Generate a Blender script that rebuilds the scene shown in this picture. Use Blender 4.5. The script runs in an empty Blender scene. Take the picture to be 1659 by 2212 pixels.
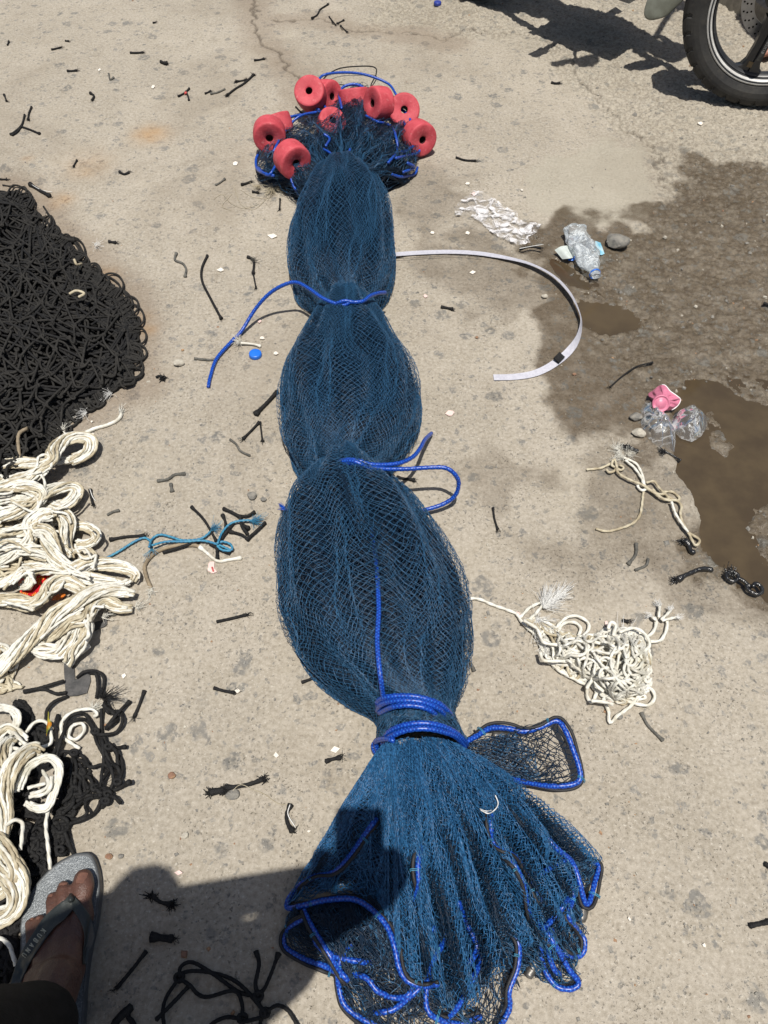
import bpy, bmesh, math, random
import numpy as np
from mathutils import Vector, Matrix
random.seed(7); RNG = np.random.default_rng(7)
SC = bpy.context.scene; COL = SC.collection
# ------------------------------------------------------------ camera geometry
FPX, CX, CY, H0, PITCH = 1671.0, 829.5, 1106.0, 1.35, math.radians(54)
SP, CP = math.sin(PITCH), math.cos(PITCH)
def P(x, y, z=0.0):
    """place of the thing seen at (x, y) of the photograph, at height z"""
    u = (x-CX)/FPX; v = (y-CY)/FPX
    dy = CP - v*SP; dz = -SP - v*CP
    t = (H0-z)/(-dz)
    return (u*t, dy*t, z)
def PA(pts, z=0.0):
    out = []
    for p in pts: out.append(P(p[0], p[1], p[2] if len(p) > 2 else z))
    return np.array(out, float)
def PV(x, y, z):
    x = np.asarray(x, float); y = np.asarray(y, float); z = np.asarray(z, float)
    u = (x-CX)/FPX; v = (y-CY)/FPX
    dy = CP - v*SP; dz = -SP - v*CP
    t = (H0-z)/(-dz)
    return np.stack([u*t, dy*t, z+0*t], -1)
def pix(p):
    p = np.asarray(p, float)
    d = p[..., 1]*CP + (H0-p[..., 2])*SP
    X = p[..., 0]/d; Y = (-p[..., 1]*SP + (H0-p[..., 2])*CP)/d
    return CX+FPX*X, CY+FPX*Y
def cr(pts, k=8):
    """Catmull-Rom through points"""
    p = np.asarray(pts, float)
    if len(p) < 3:
        t = np.linspace(0, 1, k+1)[:, None]; return p[0]*(1-t)+p[-1]*t
    q = np.vstack([2*p[0]-p[1], p, 2*p[-1]-p[-2]]); out = []
    t = np.linspace(0, 1, k, endpoint=False)[:, None]
    for i in range(1, len(q)-2):
        a, b, c, d = q[i-1], q[i], q[i+1], q[i+2]
        out.append(.5*((2*b)+(-a+c)*t+(2*a-5*b+4*c-d)*t**2+(-a+3*b-3*c+d)*t**3))
    out.append(p[-1:]); return np.vstack(out)
def resample(p, step):
    d = np.linalg.norm(np.diff(p, axis=0), axis=1); s = np.concatenate([[0], np.cumsum(d)])
    n = max(2, int(s[-1]/step)+1); t = np.linspace(0, s[-1], n)
    return np.stack([np.interp(t, s, p[:, k]) for k in range(3)], 1)
# ------------------------------------------------------------ numpy noise
_T = np.random.default_rng(3).random((256, 256))
def vnoise(x, y):
    xi = np.floor(x).astype(int); yi = np.floor(y).astype(int); fx = x-xi; fy = y-yi
    fx = fx*fx*(3-2*fx); fy = fy*fy*(3-2*fy); a = xi & 255; b = yi & 255; a1 = (xi+1) & 255; b1 = (yi+1) & 255
    return (_T[a, b]*(1-fx)+_T[a1, b]*fx)*(1-fy)+(_T[a, b1]*(1-fx)+_T[a1, b1]*fx)*fy
def fbm(x, y, s, o=4, off=0.0):
    r = 0; w = .5; t = 0
    for k in range(o):
        r = r+w*vnoise(x*s+17.3*k+off, y*s+9.1*k-off); t += w; w *= .5; s *= 2.03
    return r/t
def inpoly(x, y, poly):
    x = np.asarray(x, float); y = np.asarray(y, float); c = np.zeros(x.shape, bool); n = len(poly)
    for i in range(n):
        x0, y0 = poly[i][:2]; x1, y1 = poly[i-1][:2]
        c ^= ((y0 > y) != (y1 > y)) & (x < (x1-x0)*(y-y0)/((y1-y0) if y1 != y0 else 1e-9)+x0)
    return c
def segdist(x, y, poly, closed=True):
    d = np.full(np.shape(x), 1e9); n = len(poly)
    for i in range(0 if closed else 1, n):
        x0, y0 = poly[i-1][:2]; x1, y1 = poly[i][:2]; dx, dy = x1-x0, y1-y0
        t = np.clip(((x-x0)*dx+(y-y0)*dy)/(dx*dx+dy*dy+1e-12), 0, 1)
        d = np.minimum(d, np.hypot(x-x0-t*dx, y-y0-t*dy))
    return d
def sdf(x, y, poly):
    d = segdist(x, y, poly); return np.where(inpoly(x, y, poly), d, -d)
def sstep(a, b, x):
    t = np.clip((x-a)/(b-a), 0, 1); return t*t*(3-2*t)
# ------------------------------------------------------------ mesh builder
class MB:
    def __init__(s): s.v = []; s.f = []; s.m = []; s.uv = []; s.n = 0
    def add(s, v, q, mi=0, uv=None):
        v = np.asarray(v, float).reshape(-1, 3); q = np.asarray(q, int).reshape(-1, 4)
        s.v.append(v); s.f.append(q+s.n); s.m.append(np.full(len(q), mi)); s.n += len(v)
        s.uv.append(np.zeros((len(v), 2)) if uv is None else uv); return s
    def grid(s, p, mi=0, wrap=False):
        M, N = p.shape[:2]; idx = np.arange(M*N).reshape(M, N)
        if wrap: idx = np.hstack([idx, idx[:, :1]])
        q = np.stack([idx[:-1, :-1], idx[:-1, 1:], idx[1:, 1:], idx[1:, :-1]], -1)
        u, v = np.meshgrid(np.arange(N)/N, np.arange(M)/M)
        return s.add(p, q, mi, np.stack([u.ravel(), v.ravel()], 1))
    def tube(s, pts, r, sides=8, strands=0, pitch=.02, depth=.28, braid=0, mi=0, ends=True):
        p = np.asarray(pts, float); n = len(p)
        r = np.broadcast_to(np.asarray(r, float), (n,)).copy()
        if ends:
            dd = r[0]*.35; t0 = p[0]-p[1]; t1 = p[-1]-p[-2]
            t0 /= np.linalg.norm(t0)+1e-9; t1 /= np.linalg.norm(t1)+1e-9
            p = np.vstack([p[0]+t0*dd, p, p[-1]+t1*dd]); r = np.concatenate([[r[0]*.05], r, [r[-1]*.05]]); n += 2
        t = np.gradient(p, axis=0); t /= np.linalg.norm(t, axis=1)[:, None]+1e-9
        up = np.tile([0.02, 0.03, 1.0], (n, 1)); a = np.cross(t, up); a /= np.linalg.norm(a, axis=1)[:, None]+1e-9
        b = np.cross(a, t)
        sl = np.concatenate([[0], np.cumsum(np.linalg.norm(np.diff(p, axis=0), axis=1))])
        th = np.linspace(0, 2*np.pi, sides, endpoint=False)[None, :]; R = r[:, None]*np.ones_like(th)
        if strands:
            R = R*(1-depth+depth*1.25*np.abs(np.cos(strands/2*(th-2*np.pi*sl[:, None]/pitch/strands*1.0))))
        if braid:
            k = 2*np.pi*sl[:, None]/pitch; R = R*(1+.13*np.sin(braid*th+k)*np.sin(braid*th-k))
        v = p[:, None, :]+R[..., None]*(np.cos(th)[..., None]*a[:, None, :]+np.sin(th)[..., None]*b[:, None, :])
        idx = np.arange(n*sides).reshape(n, sides); i2 = np.hstack([idx, idx[:, :1]])
        q = np.stack([i2[:-1, :-1], i2[1:, :-1], i2[1:, 1:], i2[:-1, 1:]], -1)
        uv = np.stack([np.repeat(sl, sides), np.tile(np.arange(sides)/sides, n)], 1)
        return s.add(v, q, mi, uv)
    def prisms(s, p0, p1, r, bend=.12, mi=0):
        p0 = np.asarray(p0); p1 = np.asarray(p1); n = len(p0); L = np.linalg.norm(p1-p0, axis=1)
        t = (p1-p0)/(L[:, None]+1e-9); a = np.cross(t, [0.03, 0.05, 1.0]); a /= np.linalg.norm(a, axis=1)[:, None]+1e-9
        b = np.cross(a, t); mid = (p0+p1)/2+(a*RNG.normal(0, 1, (n, 1))+b*RNG.normal(0, .6, (n, 1)))*L[:, None]*bend
        C = np.stack([p0, mid, p1], 1); th = np.array([.5, 2.6, 4.7])
        o = np.cos(th)[None, :, None]*a[:, None, :]+np.sin(th)[None, :, None]*b[:, None, :]
        rr = np.broadcast_to(np.asarray(r, float), (n,))
        v = C[:, :, None, :]+o[:, None, :, :]*rr[:, None, None, None]
        base = (np.arange(n)*9)[:, None]; q = []
        for ring in (0, 3):
            for k in range(3):
                q.append(np.stack([base[:, 0]+ring+k, base[:, 0]+ring+(k+1) % 3, base[:, 0]+ring+3+(k+1) % 3, base[:, 0]+ring+3+k], 1))
        return s.add(v, np.concatenate(q), mi)
    def hull(s, parts):          # not used for quads
        pass
    def build(s, name, mats, parent=None, smooth=True):
        me = bpy.data.meshes.new(name)
        v = np.concatenate(s.v); f = np.concatenate(s.f); m = np.concatenate(s.m); uv = np.concatenate(s.uv)
        me.vertices.add(len(v)); me.vertices.foreach_set('co', v.astype(np.float32).ravel())
        me.loops.add(f.size); me.loops.foreach_set('vertex_index', f.astype(np.int32).ravel())
        me.polygons.add(len(f)); me.polygons.foreach_set('loop_start', (np.arange(len(f))*4).astype(np.int32))
        me.polygons.foreach_set('material_index', m.astype(np.int32))
        me.polygons.foreach_set('use_smooth', np.full(len(f), smooth))
        me.update(calc_edges=True)
        l = me.uv_layers.new(name='UVMap'); l.data.foreach_set('uv', uv[f.ravel()].astype(np.float32).ravel())
        for k in (mats if isinstance(mats, (list, tuple)) else [mats]): me.materials.append(k)
        me.validate(clean_customdata=False)
        return link(name, me, parent)
def link(name, me, parent=None):
    o = bpy.data.objects.new(name, me); COL.objects.link(o)
    if parent is not None:
        o.parent = parent; o.matrix_parent_inverse = Matrix.Translation(parent.location).inverted() if parent.rotation_euler.z == 0 else parent.matrix_basis.inverted()
    return o
def tag(o, label=None, cat=None, group=None, kind=None):
    if label: o['label'] = label
    if cat: o['category'] = cat
    if group: o['group'] = group
    if kind: o['kind'] = kind
    return o
def empty(name, loc, label=None, cat=None, group=None):
    o = bpy.data.objects.new(name, None); COL.objects.link(o); o.location = loc; o.empty_display_size = .05
    return tag(o, label, cat, group)
def bmobj(name, bm, m, parent=None, smooth=True):
    me = bpy.data.meshes.new(name); bm.to_mesh(me); bm.free()
    for k in (m if isinstance(m, (list, tuple)) else [m]): me.materials.append(k)
    me.polygons.foreach_set('use_smooth', [smooth]*len(me.polygons))
    return link(name, me, parent)
def frame(axis, roll=(0, 0, 1)):
    z = Vector(axis).normalized(); r = Vector(roll)
    if abs(z.dot(r)) > .98: r = Vector((1, 0, 0))
    x = r.cross(z).normalized(); y = z.cross(x); return Matrix((x, y, z)).transposed()
def lathe(mb, prof, c, axis, seg=48, mi=0, rfun=None, roll=(0, 0, 1)):
    """prof: list (radius, height)"""
    M = np.array(frame(axis, roll)); th = np.linspace(0, 2*np.pi, seg, endpoint=False)
    pr = np.array(prof, float); R = pr[:, 0][:, None]*np.ones(seg)[None]; Z = pr[:, 1][:, None]*np.ones(seg)[None]
    if rfun: R, Z = rfun(R, Z, th[None, :]*np.ones_like(R))
    v = np.stack([R*np.cos(th), R*np.sin(th), Z], -1)@M.T+np.array(c)
    mb.grid(v, mi, wrap=True); return mb
# ------------------------------------------------------------ materials
def nt(name):
    m = bpy.data.materials.new(name); m.use_nodes = True; n = m.node_tree; n.nodes.clear()
    return m, n
def nd(n, t, **k):
    x = n.nodes.new(t)
    for a, b in k.items():
        if a.startswith('i_'): x.inputs[a[2:].replace('_', ' ')].default_value = b
        else: setattr(x, a, b)
    return x
def mixc(n, fac, a, b, mode='MIX'):
    x = n.nodes.new('ShaderNodeMix'); x.data_type = 'RGBA'; x.blend_type = mode
    for i, s in ((0, fac), (6, a), (7, b)):
        if isinstance(s, bpy.types.NodeSocket): n.links.new(s, x.inputs[i])
        elif i == 0: x.inputs[0].default_value = s
        else: x.inputs[i].default_value = (*s, 1) if len(s) == 3 else s
    return x.outputs[2]
def mth(n, op, a, b=None, c=None, clamp=False):
    x = n.nodes.new('ShaderNodeMath'); x.operation = op; x.use_clamp = clamp
    for i, s in enumerate((a, b, c)):
        if s is None: continue
        if isinstance(s, bpy.types.NodeSocket): n.links.new(s, x.inputs[i])
        else: x.inputs[i].default_value = s
    return x.outputs[0]
def ramp(n, s, a, b):
    x = n.nodes.new('ShaderNodeMapRange'); x.clamp = True; x.interpolation_type = 'SMOOTHSTEP'
    n.links.new(s, x.inputs[0]); x.inputs[1].default_value = a; x.inputs[2].default_value = b
    return x.outputs[0]
def noise(n, vec, scale, detail=3, rough=.55, dist=0):
    x = nd(n, 'ShaderNodeTexNoise'); x.inputs['Scale'].default_value = scale; x.inputs['Detail'].default_value = detail
    x.inputs['Roughness'].default_value = rough; x.inputs['Distortion'].default_value = dist
    n.links.new(vec, x.inputs['Vector']); return x.outputs['Fac']
def mat(name, c1, c2=None, rough=.6, scale=60, bump=.0, bscale=400, spec=.5, metal=0, sheen=0, extra=None):
    m, n = nt(name); tc = nd(n, 'ShaderNodeTexCoord'); v = tc.outputs['Object']
    b = nd(n, 'ShaderNodeBsdfPrincipled'); o = nd(n, 'ShaderNodeOutputMaterial'); n.links.new(b.outputs[0], o.inputs[0])
    c2 = c2 or c1
    f = ramp(n, noise(n, v, scale, 4, .65), .35, .65)
    col = mixc(n, f, c1, c2)
    if extra: col = extra(n, tc, col)
    n.links.new(col, b.inputs['Base Color']); b.inputs['Roughness'].default_value = rough
    b.inputs['Metallic'].default_value = metal; b.inputs['Specular IOR Level'].default_value = spec
    if sheen: b.inputs['Sheen Weight'].default_value = sheen
    if bump:
        bp = nd(n, 'ShaderNodeBump'); bp.inputs['Strength'].default_value = bump; bp.inputs['Distance'].default_value = .002
        n.links.new(noise(n, v, bscale, 3), bp.inputs['Height']); n.links.new(bp.outputs[0], b.inputs['Normal'])
    return m
def braidfx(c_hi, rep_u=240, rep_v=6, thr=.62):
    """flecks of lighter yarn along a braided rope, laid out on the rope's own surface"""
    def fx(n, tc, col):
        s = nd(n, 'ShaderNodeSeparateXYZ'); n.links.new(tc.outputs['UV'], s.inputs[0])
        a = mth(n, 'ADD', mth(n, 'MULTIPLY', s.outputs[0], rep_u), mth(n, 'MULTIPLY', s.outputs[1], rep_v))
        b = mth(n, 'SUBTRACT', mth(n, 'MULTIPLY', s.outputs[0], rep_u), mth(n, 'MULTIPLY', s.outputs[1], rep_v))
        k = mth(n, 'MULTIPLY', mth(n, 'PINGPONG', a, .5), mth(n, 'PINGPONG', b, .5))
        f = ramp(n, mth(n, 'MULTIPLY', k, 4), thr-.2, thr+.15)
        return mixc(n, f, col, c_hi)
    return fx
def film(name, tint=(.9, .92, .93), base=.12, gl=.12, scale=60, streak=.5, milk=(.8, .82, .83)):
    """thin clear plastic: mostly see-through, with crinkled highlights and milky creases"""
    m, n = nt(name); tc = nd(n, 'ShaderNodeTexCoord'); v = tc.outputs['Object']; o = nd(n, 'ShaderNodeOutputMaterial')
    tr = nd(n, 'ShaderNodeBsdfTransparent'); tr.inputs[0].default_value = (*tint, 1)
    g = nd(n, 'ShaderNodeBsdfGlossy'); g.inputs['Roughness'].default_value = gl
    d = nd(n, 'ShaderNodeBsdfDiffuse'); d.inputs[0].default_value = (*milk, 1)
    bp = nd(n, 'ShaderNodeBump'); bp.inputs['Strength'].default_value = .9; bp.inputs['Distance'].default_value = .006
    h = noise(n, v, scale, 3, .6, .6); n.links.new(h, bp.inputs['Height']); n.links.new(bp.outputs[0], g.inputs['Normal'])
    fr = nd(n, 'ShaderNodeFresnel'); fr.inputs[0].default_value = 1.5; n.links.new(bp.outputs[0], fr.inputs['Normal'])
    m1 = nd(n, 'ShaderNodeMixShader'); n.links.new(mth(n, 'MULTIPLY', fr.outputs[0], 1.6, clamp=True), m1.inputs[0])
    n.links.new(tr.outputs[0], m1.inputs[1]); n.links.new(g.outputs[0], m1.inputs[2])
    cre = mth(n, 'ABSOLUTE', mth(n, 'SUBTRACT', noise(n, v, scale*.8, 4, .6, 1.2), .5))
    f = mth(n, 'ADD', mth(n, 'MULTIPLY', mth(n, 'SUBTRACT', 1.0, ramp(n, cre, 0.0, .05)), streak), base, clamp=True)
    m2 = nd(n, 'ShaderNodeMixShader'); n.links.new(f, m2.inputs[0]); n.links.new(m1.outputs[0], m2.inputs[1]); n.links.new(d.outputs[0], m2.inputs[2])
    n.links.new(m2.outputs[0], o.inputs[0]); return m
M = {}
M['strand'] = mat('net_twine', (.034, .115, .225), (.008, .036, .082), .36, 260, spec=.6)  # highlights of the twisted twine put into the bright and dark mottle
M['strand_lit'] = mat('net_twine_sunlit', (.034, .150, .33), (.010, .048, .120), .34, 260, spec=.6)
M['strand_dark'] = mat('net_twine_dark', (.006, .025, .056), (.0015, .007, .018), .42, 330, spec=.5)  # darker copy, mostly for lower layers; shade between strands put into the colour
M['core'] = mat('net_inner_folds', (.0008, .003, .008), (.002, .008, .020), .8, 350, bump=.8, bscale=260, spec=.1)  # near-black mass under the strands, shade of the gaps put into its colour
M['blue'] = mat('blue_braid', (.004, .045, .36), (.003, .026, .22), .36, 200, spec=.5, extra=braidfx((.025, .14, .55), 170, 3, .45))
M['black_braid'] = mat('black_braid', (.010, .010, .012), (.018, .018, .02), .6, 90, spec=.35, extra=braidfx((.05, .05, .055), 300, 6, .55))
M['black'] = mat('black_cord', (.009, .009, .010), (.020, .0195, .019), .75, 120, bump=.4, bscale=900, spec=.2, extra=braidfx((.034, .034, .034), 350, 6, .6))
M['black_sunlit'] = mat('sunlit_black_cord', (.012, .0115, .011), (.030, .0285, .026), .8, 60, bump=.4, bscale=900, spec=.2, extra=braidfx((.060, .058, .055), 350, 6, .6))  # greyer copy of black cord, sunlight on the heap put into its colour
M['black_mass'] = mat('black_cord_mass', (.006, .006, .006), (.012, .011, .011), .9, 60, bump=1, bscale=200, spec=.1)
def dirt_fx(n, tc, col):
    f = ramp(n, noise(n, tc.outputs['Object'], 22, 4, .6), .52, .72)
    f2 = ramp(n, noise(n, tc.outputs['Object'], 9, 3, .6), .55, .75)
    col = mixc(n, mth(n, 'MULTIPLY', f, .6), col, (.33, .28, .18)); return mixc(n, mth(n, 'MULTIPLY', f2, .35), col, (.27, .26, .155))
M['white'] = mat('white_rope', (.72, .71, .65), (.60, .58, .51), .5, 70, spec=.4, extra=dirt_fx)
M['cream'] = mat('cream_rope', (.52, .47, .35), (.34, .285, .19), .6, 45, spec=.35)
M['white_clean'] = mat('white_fibre', (.80, .80, .78), (.72, .72, .70), .45, 80)
M['teal'] = mat('blue_twine', (.03, .16, .30), (.05, .24, .36), .5, 80)
M['tan'] = mat('tan_cord', (.30, .24, .16), (.19, .15, .10), .75, 60, bump=.4)
M['lead'] = mat('dull_lead', (.19, .18, .165), (.10, .095, .085), .42, 120, bump=.4, bscale=200, metal=.6)
M['faded'] = mat('dusty_cord', (.13, .125, .11), (.07, .068, .06), .85, 100, bump=.4)
M['wetcord'] = mat('wet_black_cord', (.008, .008, .009), (.02, .02, .02), .22, 100, bump=.5, spec=.8)
M['chip'] = mat('white_flake', (.78, .74, .66), (.70, .64, .56), .6, 50)
M['chip_pink'] = mat('pink_flake', (.75, .58, .53), (.68, .5, .46), .6, 50)
M['tag_red'] = mat('red_print', (.55, .08, .07), (.5, .1, .1), .5, 50)
# ------------------------------------------------------------ camera, sun, sky
cam = bpy.data.cameras.new('camera'); co = bpy.data.objects.new('camera', cam); COL.objects.link(co)
co.location = (0, 0, H0); co.rotation_euler = (math.pi/2-PITCH, 0, 0)
cam.sensor_fit = 'HORIZONTAL'; cam.sensor_width = 36; cam.lens = 36*FPX/1659; cam.clip_start = .02; cam.clip_end = 500
SC.camera = co
SUNX, SUNY = -.03, .27           # how far a shadow falls for each metre of height
sd = Vector((SUNX, SUNY, -1)).normalized()
sl = bpy.data.lights.new('sun', 'SUN'); sl.energy = 4.95; sl.angle = math.radians(.53); sl.color = (1, .955, .88)
so = bpy.data.objects.new('sun', sl); COL.objects.link(so); so.rotation_euler = sd.to_track_quat('-Z', 'Y').to_euler(); so.location = (0, 0, 5)
w = bpy.data.worlds.new('World'); SC.world = w; w.use_nodes = True; wn = w.node_tree
sky = wn.nodes.new('ShaderNodeTexSky'); sky.sky_type = 'NISHITA'; sky.sun_disc = False
sky.sun_elevation = math.asin(-sd.z); sky.sun_rotation = math.atan2(-sd.x, -sd.y); sky.air_density = 1.2; sky.dust_density = 2.5
bg = wn.nodes['Background']; bg.inputs[1].default_value = .062; wn.links.new(sky.outputs[0], bg.inputs[0])
SC.view_settings.view_transform = 'Standard'; SC.view_settings.look = 'None'; SC.view_settings.exposure = 0
# ------------------------------------------------------------ ground
def axis_coords(a, b, step, far):
    core = np.arange(a, b, step); out = []
    d = step; x = b
    while x < far: out.append(x); d *= 1.35; x += d
    lo = []; d = step; x = a
    while x > -far:
        d *= 1.35; x -= d; lo.append(x)
    return np.concatenate([lo[::-1], core, out])
gx = axis_coords(-1.35, 1.75, .0042, 120); gy = axis_coords(.05, 3.75, .0045, 120)
GX, GY = np.meshgrid(gx, gy)
PUD1 = [(1462, 905), (1490, 822), (1540, 820), (1600, 848), (1659, 872), (1740, 930), (1780, 1040), (1700, 1080), (1625, 1090), (1606, 1125), (1632, 1195), (1668, 1250), (1655, 1285), (1600, 1245), (1540, 1212), (1512, 1178), (1500, 1110), (1470, 1050), (1452, 985), (1440, 935)]
PUD2 = [(1250, 655), (1290, 648), (1345, 664), (1378, 688), (1352, 712), (1300, 716), (1262, 700)]
PUD3 = [(1195, 560), (1230, 575), (1262, 598), (1290, 610), (1275, 625), (1230, 618), (1200, 590)]
PUD4 = [(1115, 515), (1150, 500), (1185, 520), (1175, 545), (1120, 548)]
ISL = [(1518, 885), (1538, 878), (1560, 905), (1580, 960), (1570, 985), (1540, 965), (1522, 930)]
WET = [(1170, 478), (1215, 462), (1300, 492), (1360, 470), (1415, 440), (1432, 392), (1500, 345), (1600, 352), (1900, 380), (1950, 1300), (1700, 1310), (1655, 1292), (1560, 1262), (1500, 1215), (1440, 1090), (1400, 985), (1330, 960), (1250, 930), (1195, 850), (1165, 790), (1225, 735), (1205, 690), (1190, 640), (1160, 590), (1110, 560), (1120, 520)]
WET2 = [(1100, 520), (1180, 520), (1240, 600), (1240, 740), (1150, 692), (1060, 660), (1000, 610), (950, 570), (985, 520)]
DAMP = [(1090, 1150), (1200, 1130), (1330, 1030), (1420, 1020), (1500, 1160), (1620, 1260), (1700, 1330), (1560, 1330), (1400, 1290), (1250, 1290), (1140, 1215)]
DAMP2 = [(1000, 1005), (1060, 985), (1150, 1000), (1240, 1040), (1200, 1060), (1120, 1052), (1090, 1090), (1050, 1040)]
DAMP3 = [(830, 400), (930, 360), (1000, 420), (960, 520), (1150, 560), (1100, 650), (1010, 640), (880, 560), (850, 480)]
SMOOTH = [(1165, 440), (1150, 380), (1200, 340), (1300, 300), (1400, 330), (1425, 400), (1410, 445), (1350, 480), (1290, 498), (1240, 470), (1210, 480)]
ROUGH = [(860, -300), (770, 60), (1000, 80), (1150, 90), (1240, 190), (1330, 290), (1400, 320), (1430, 400), (1400, 480), (1200, 560), (1250, 760), (1440, 900), (1500, 1250), (1700, 1330), (2600, 1400), (3500, -300)]
def W2(poly): return [P(a, b)[:2] for a, b in poly]
def field(poly, soft, wob, sc=6, off=0.):
    d = sdf(GX, GY, W2(poly)); n = fbm(GX, GY, sc, 5, off)-.5
    return sstep(-soft, soft, d+n*wob)
near = (np.abs(GX) < 4) & (GY < 6)
wet = np.maximum(field(WET, .03, .30, 9), .62*field(WET2, .06, .35, 10, 2.)); damp = .55*field(DAMP, .06, .35, 6, 3.)+.5*field(DAMP2, .03, .2, 9, 5.)+.45*field(DAMP3, .06, .35, 6, 8.)
wet = np.clip(np.maximum(wet, np.clip(damp, 0, .7)*(.5+fbm(GX, GY, 9, 4, 2.))), 0, 1)
rough = field(ROUGH, .05, .25, 6, 1.); smooth = field(SMOOTH, .02, .12, 8, 4.)
rough = rough*(1-smooth)
pud = np.maximum.reduce([field(PUD1, .012, .07, 9, 2.), field(PUD2, .012, .05, 14, 2.), field(PUD3, .012, .04, 14, 7.), field(PUD4, .01, .04, 14, 9.)])
pud = pud*(1-field(ISL, .012, .04, 12, 3.))
hh = -.0022*fbm(GX, GY, 35, 4)-.0015*fbm(GX, GY, 140, 2, 5.)
hh -= rough*(.010*fbm(GX, GY, 18, 3, 4.)+.006*sstep(.35, .75, fbm(GX, GY, 75, 3, 7.))-.004)
hh -= pud*(.007+.006*fbm(GX, GY, 14, 3, 11.))
hh += (1-pud)*.001
CR1 = [(548, -40), (552, 30), (556, 75), (575, 100), (605, 128), (640, 168), (650, 200), (662, 225)]
CR2 = [(590, 45), (650, 42), (700, 38), (745, 60), (800, 66), (870, 72), (930, 78), (955, 92), (972, 88)]
CR3 = [(955, 92), (1010, 60), (1120, 70), (1200, 92), (1235, 130), (1262, 180), (1320, 240), (1345, 280), (1400, 300), (1425, 350), (1432, 400)]
crk = np.zeros_like(GX)
wx = GX+.035*(fbm(GX, GY, 22, 4, 6.)-.5)*2; wy = GY+.035*(fbm(GX, GY, 22, 4, 9.)-.5)*2
for c, wd, a in ((CR1, .010, .7), (CR2, .008, .8), (CR3, .006, .55)):
    d = segdist(wx, wy, W2(c), False); crk = np.maximum(crk, a*(1-sstep(0, wd, d)))
dirtline = np.zeros_like(GX)
for c in (CR1, CR2): dirtline = np.maximum(dirtline, (1-sstep(.0, .10, segdist(wx, wy, W2(c), False)-.02))*.6)
hh -= crk*.014
rust = np.zeros_like(GX)
for x, y, r, a in ((326, 290, .055, .75), (180, 370, .05, .35), (130, 432, .04, .5), (120, 440, .03, .5), (232, 592, .03, .5), (318, 712, .025, .6), (308, 690, .03, .35), (60, 342, .02, .3), (190, 355, .08, .25)):
    c = P(x, y); rust = np.maximum(rust, a*np.exp(-((GX-c[0])**2+(GY-c[1])**2)/r**2)*(.4+1.2*fbm(GX, GY, 30, 4, 1.)))
soil = .8*(1-sstep(0, .10, segdist(GX, GY, W2([(-60, 390), (20, 395), (90, 440), (180, 540), (300, 660), (310, 830), (150, 910), (60, 1060)]), False)+.06*(fbm(GX, GY, 20, 4)-.5)))
def fill_nan(a): return np.nan_to_num(a)
mb = MB(); mb.grid(np.stack([GX, GY, hh], -1))
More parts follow.
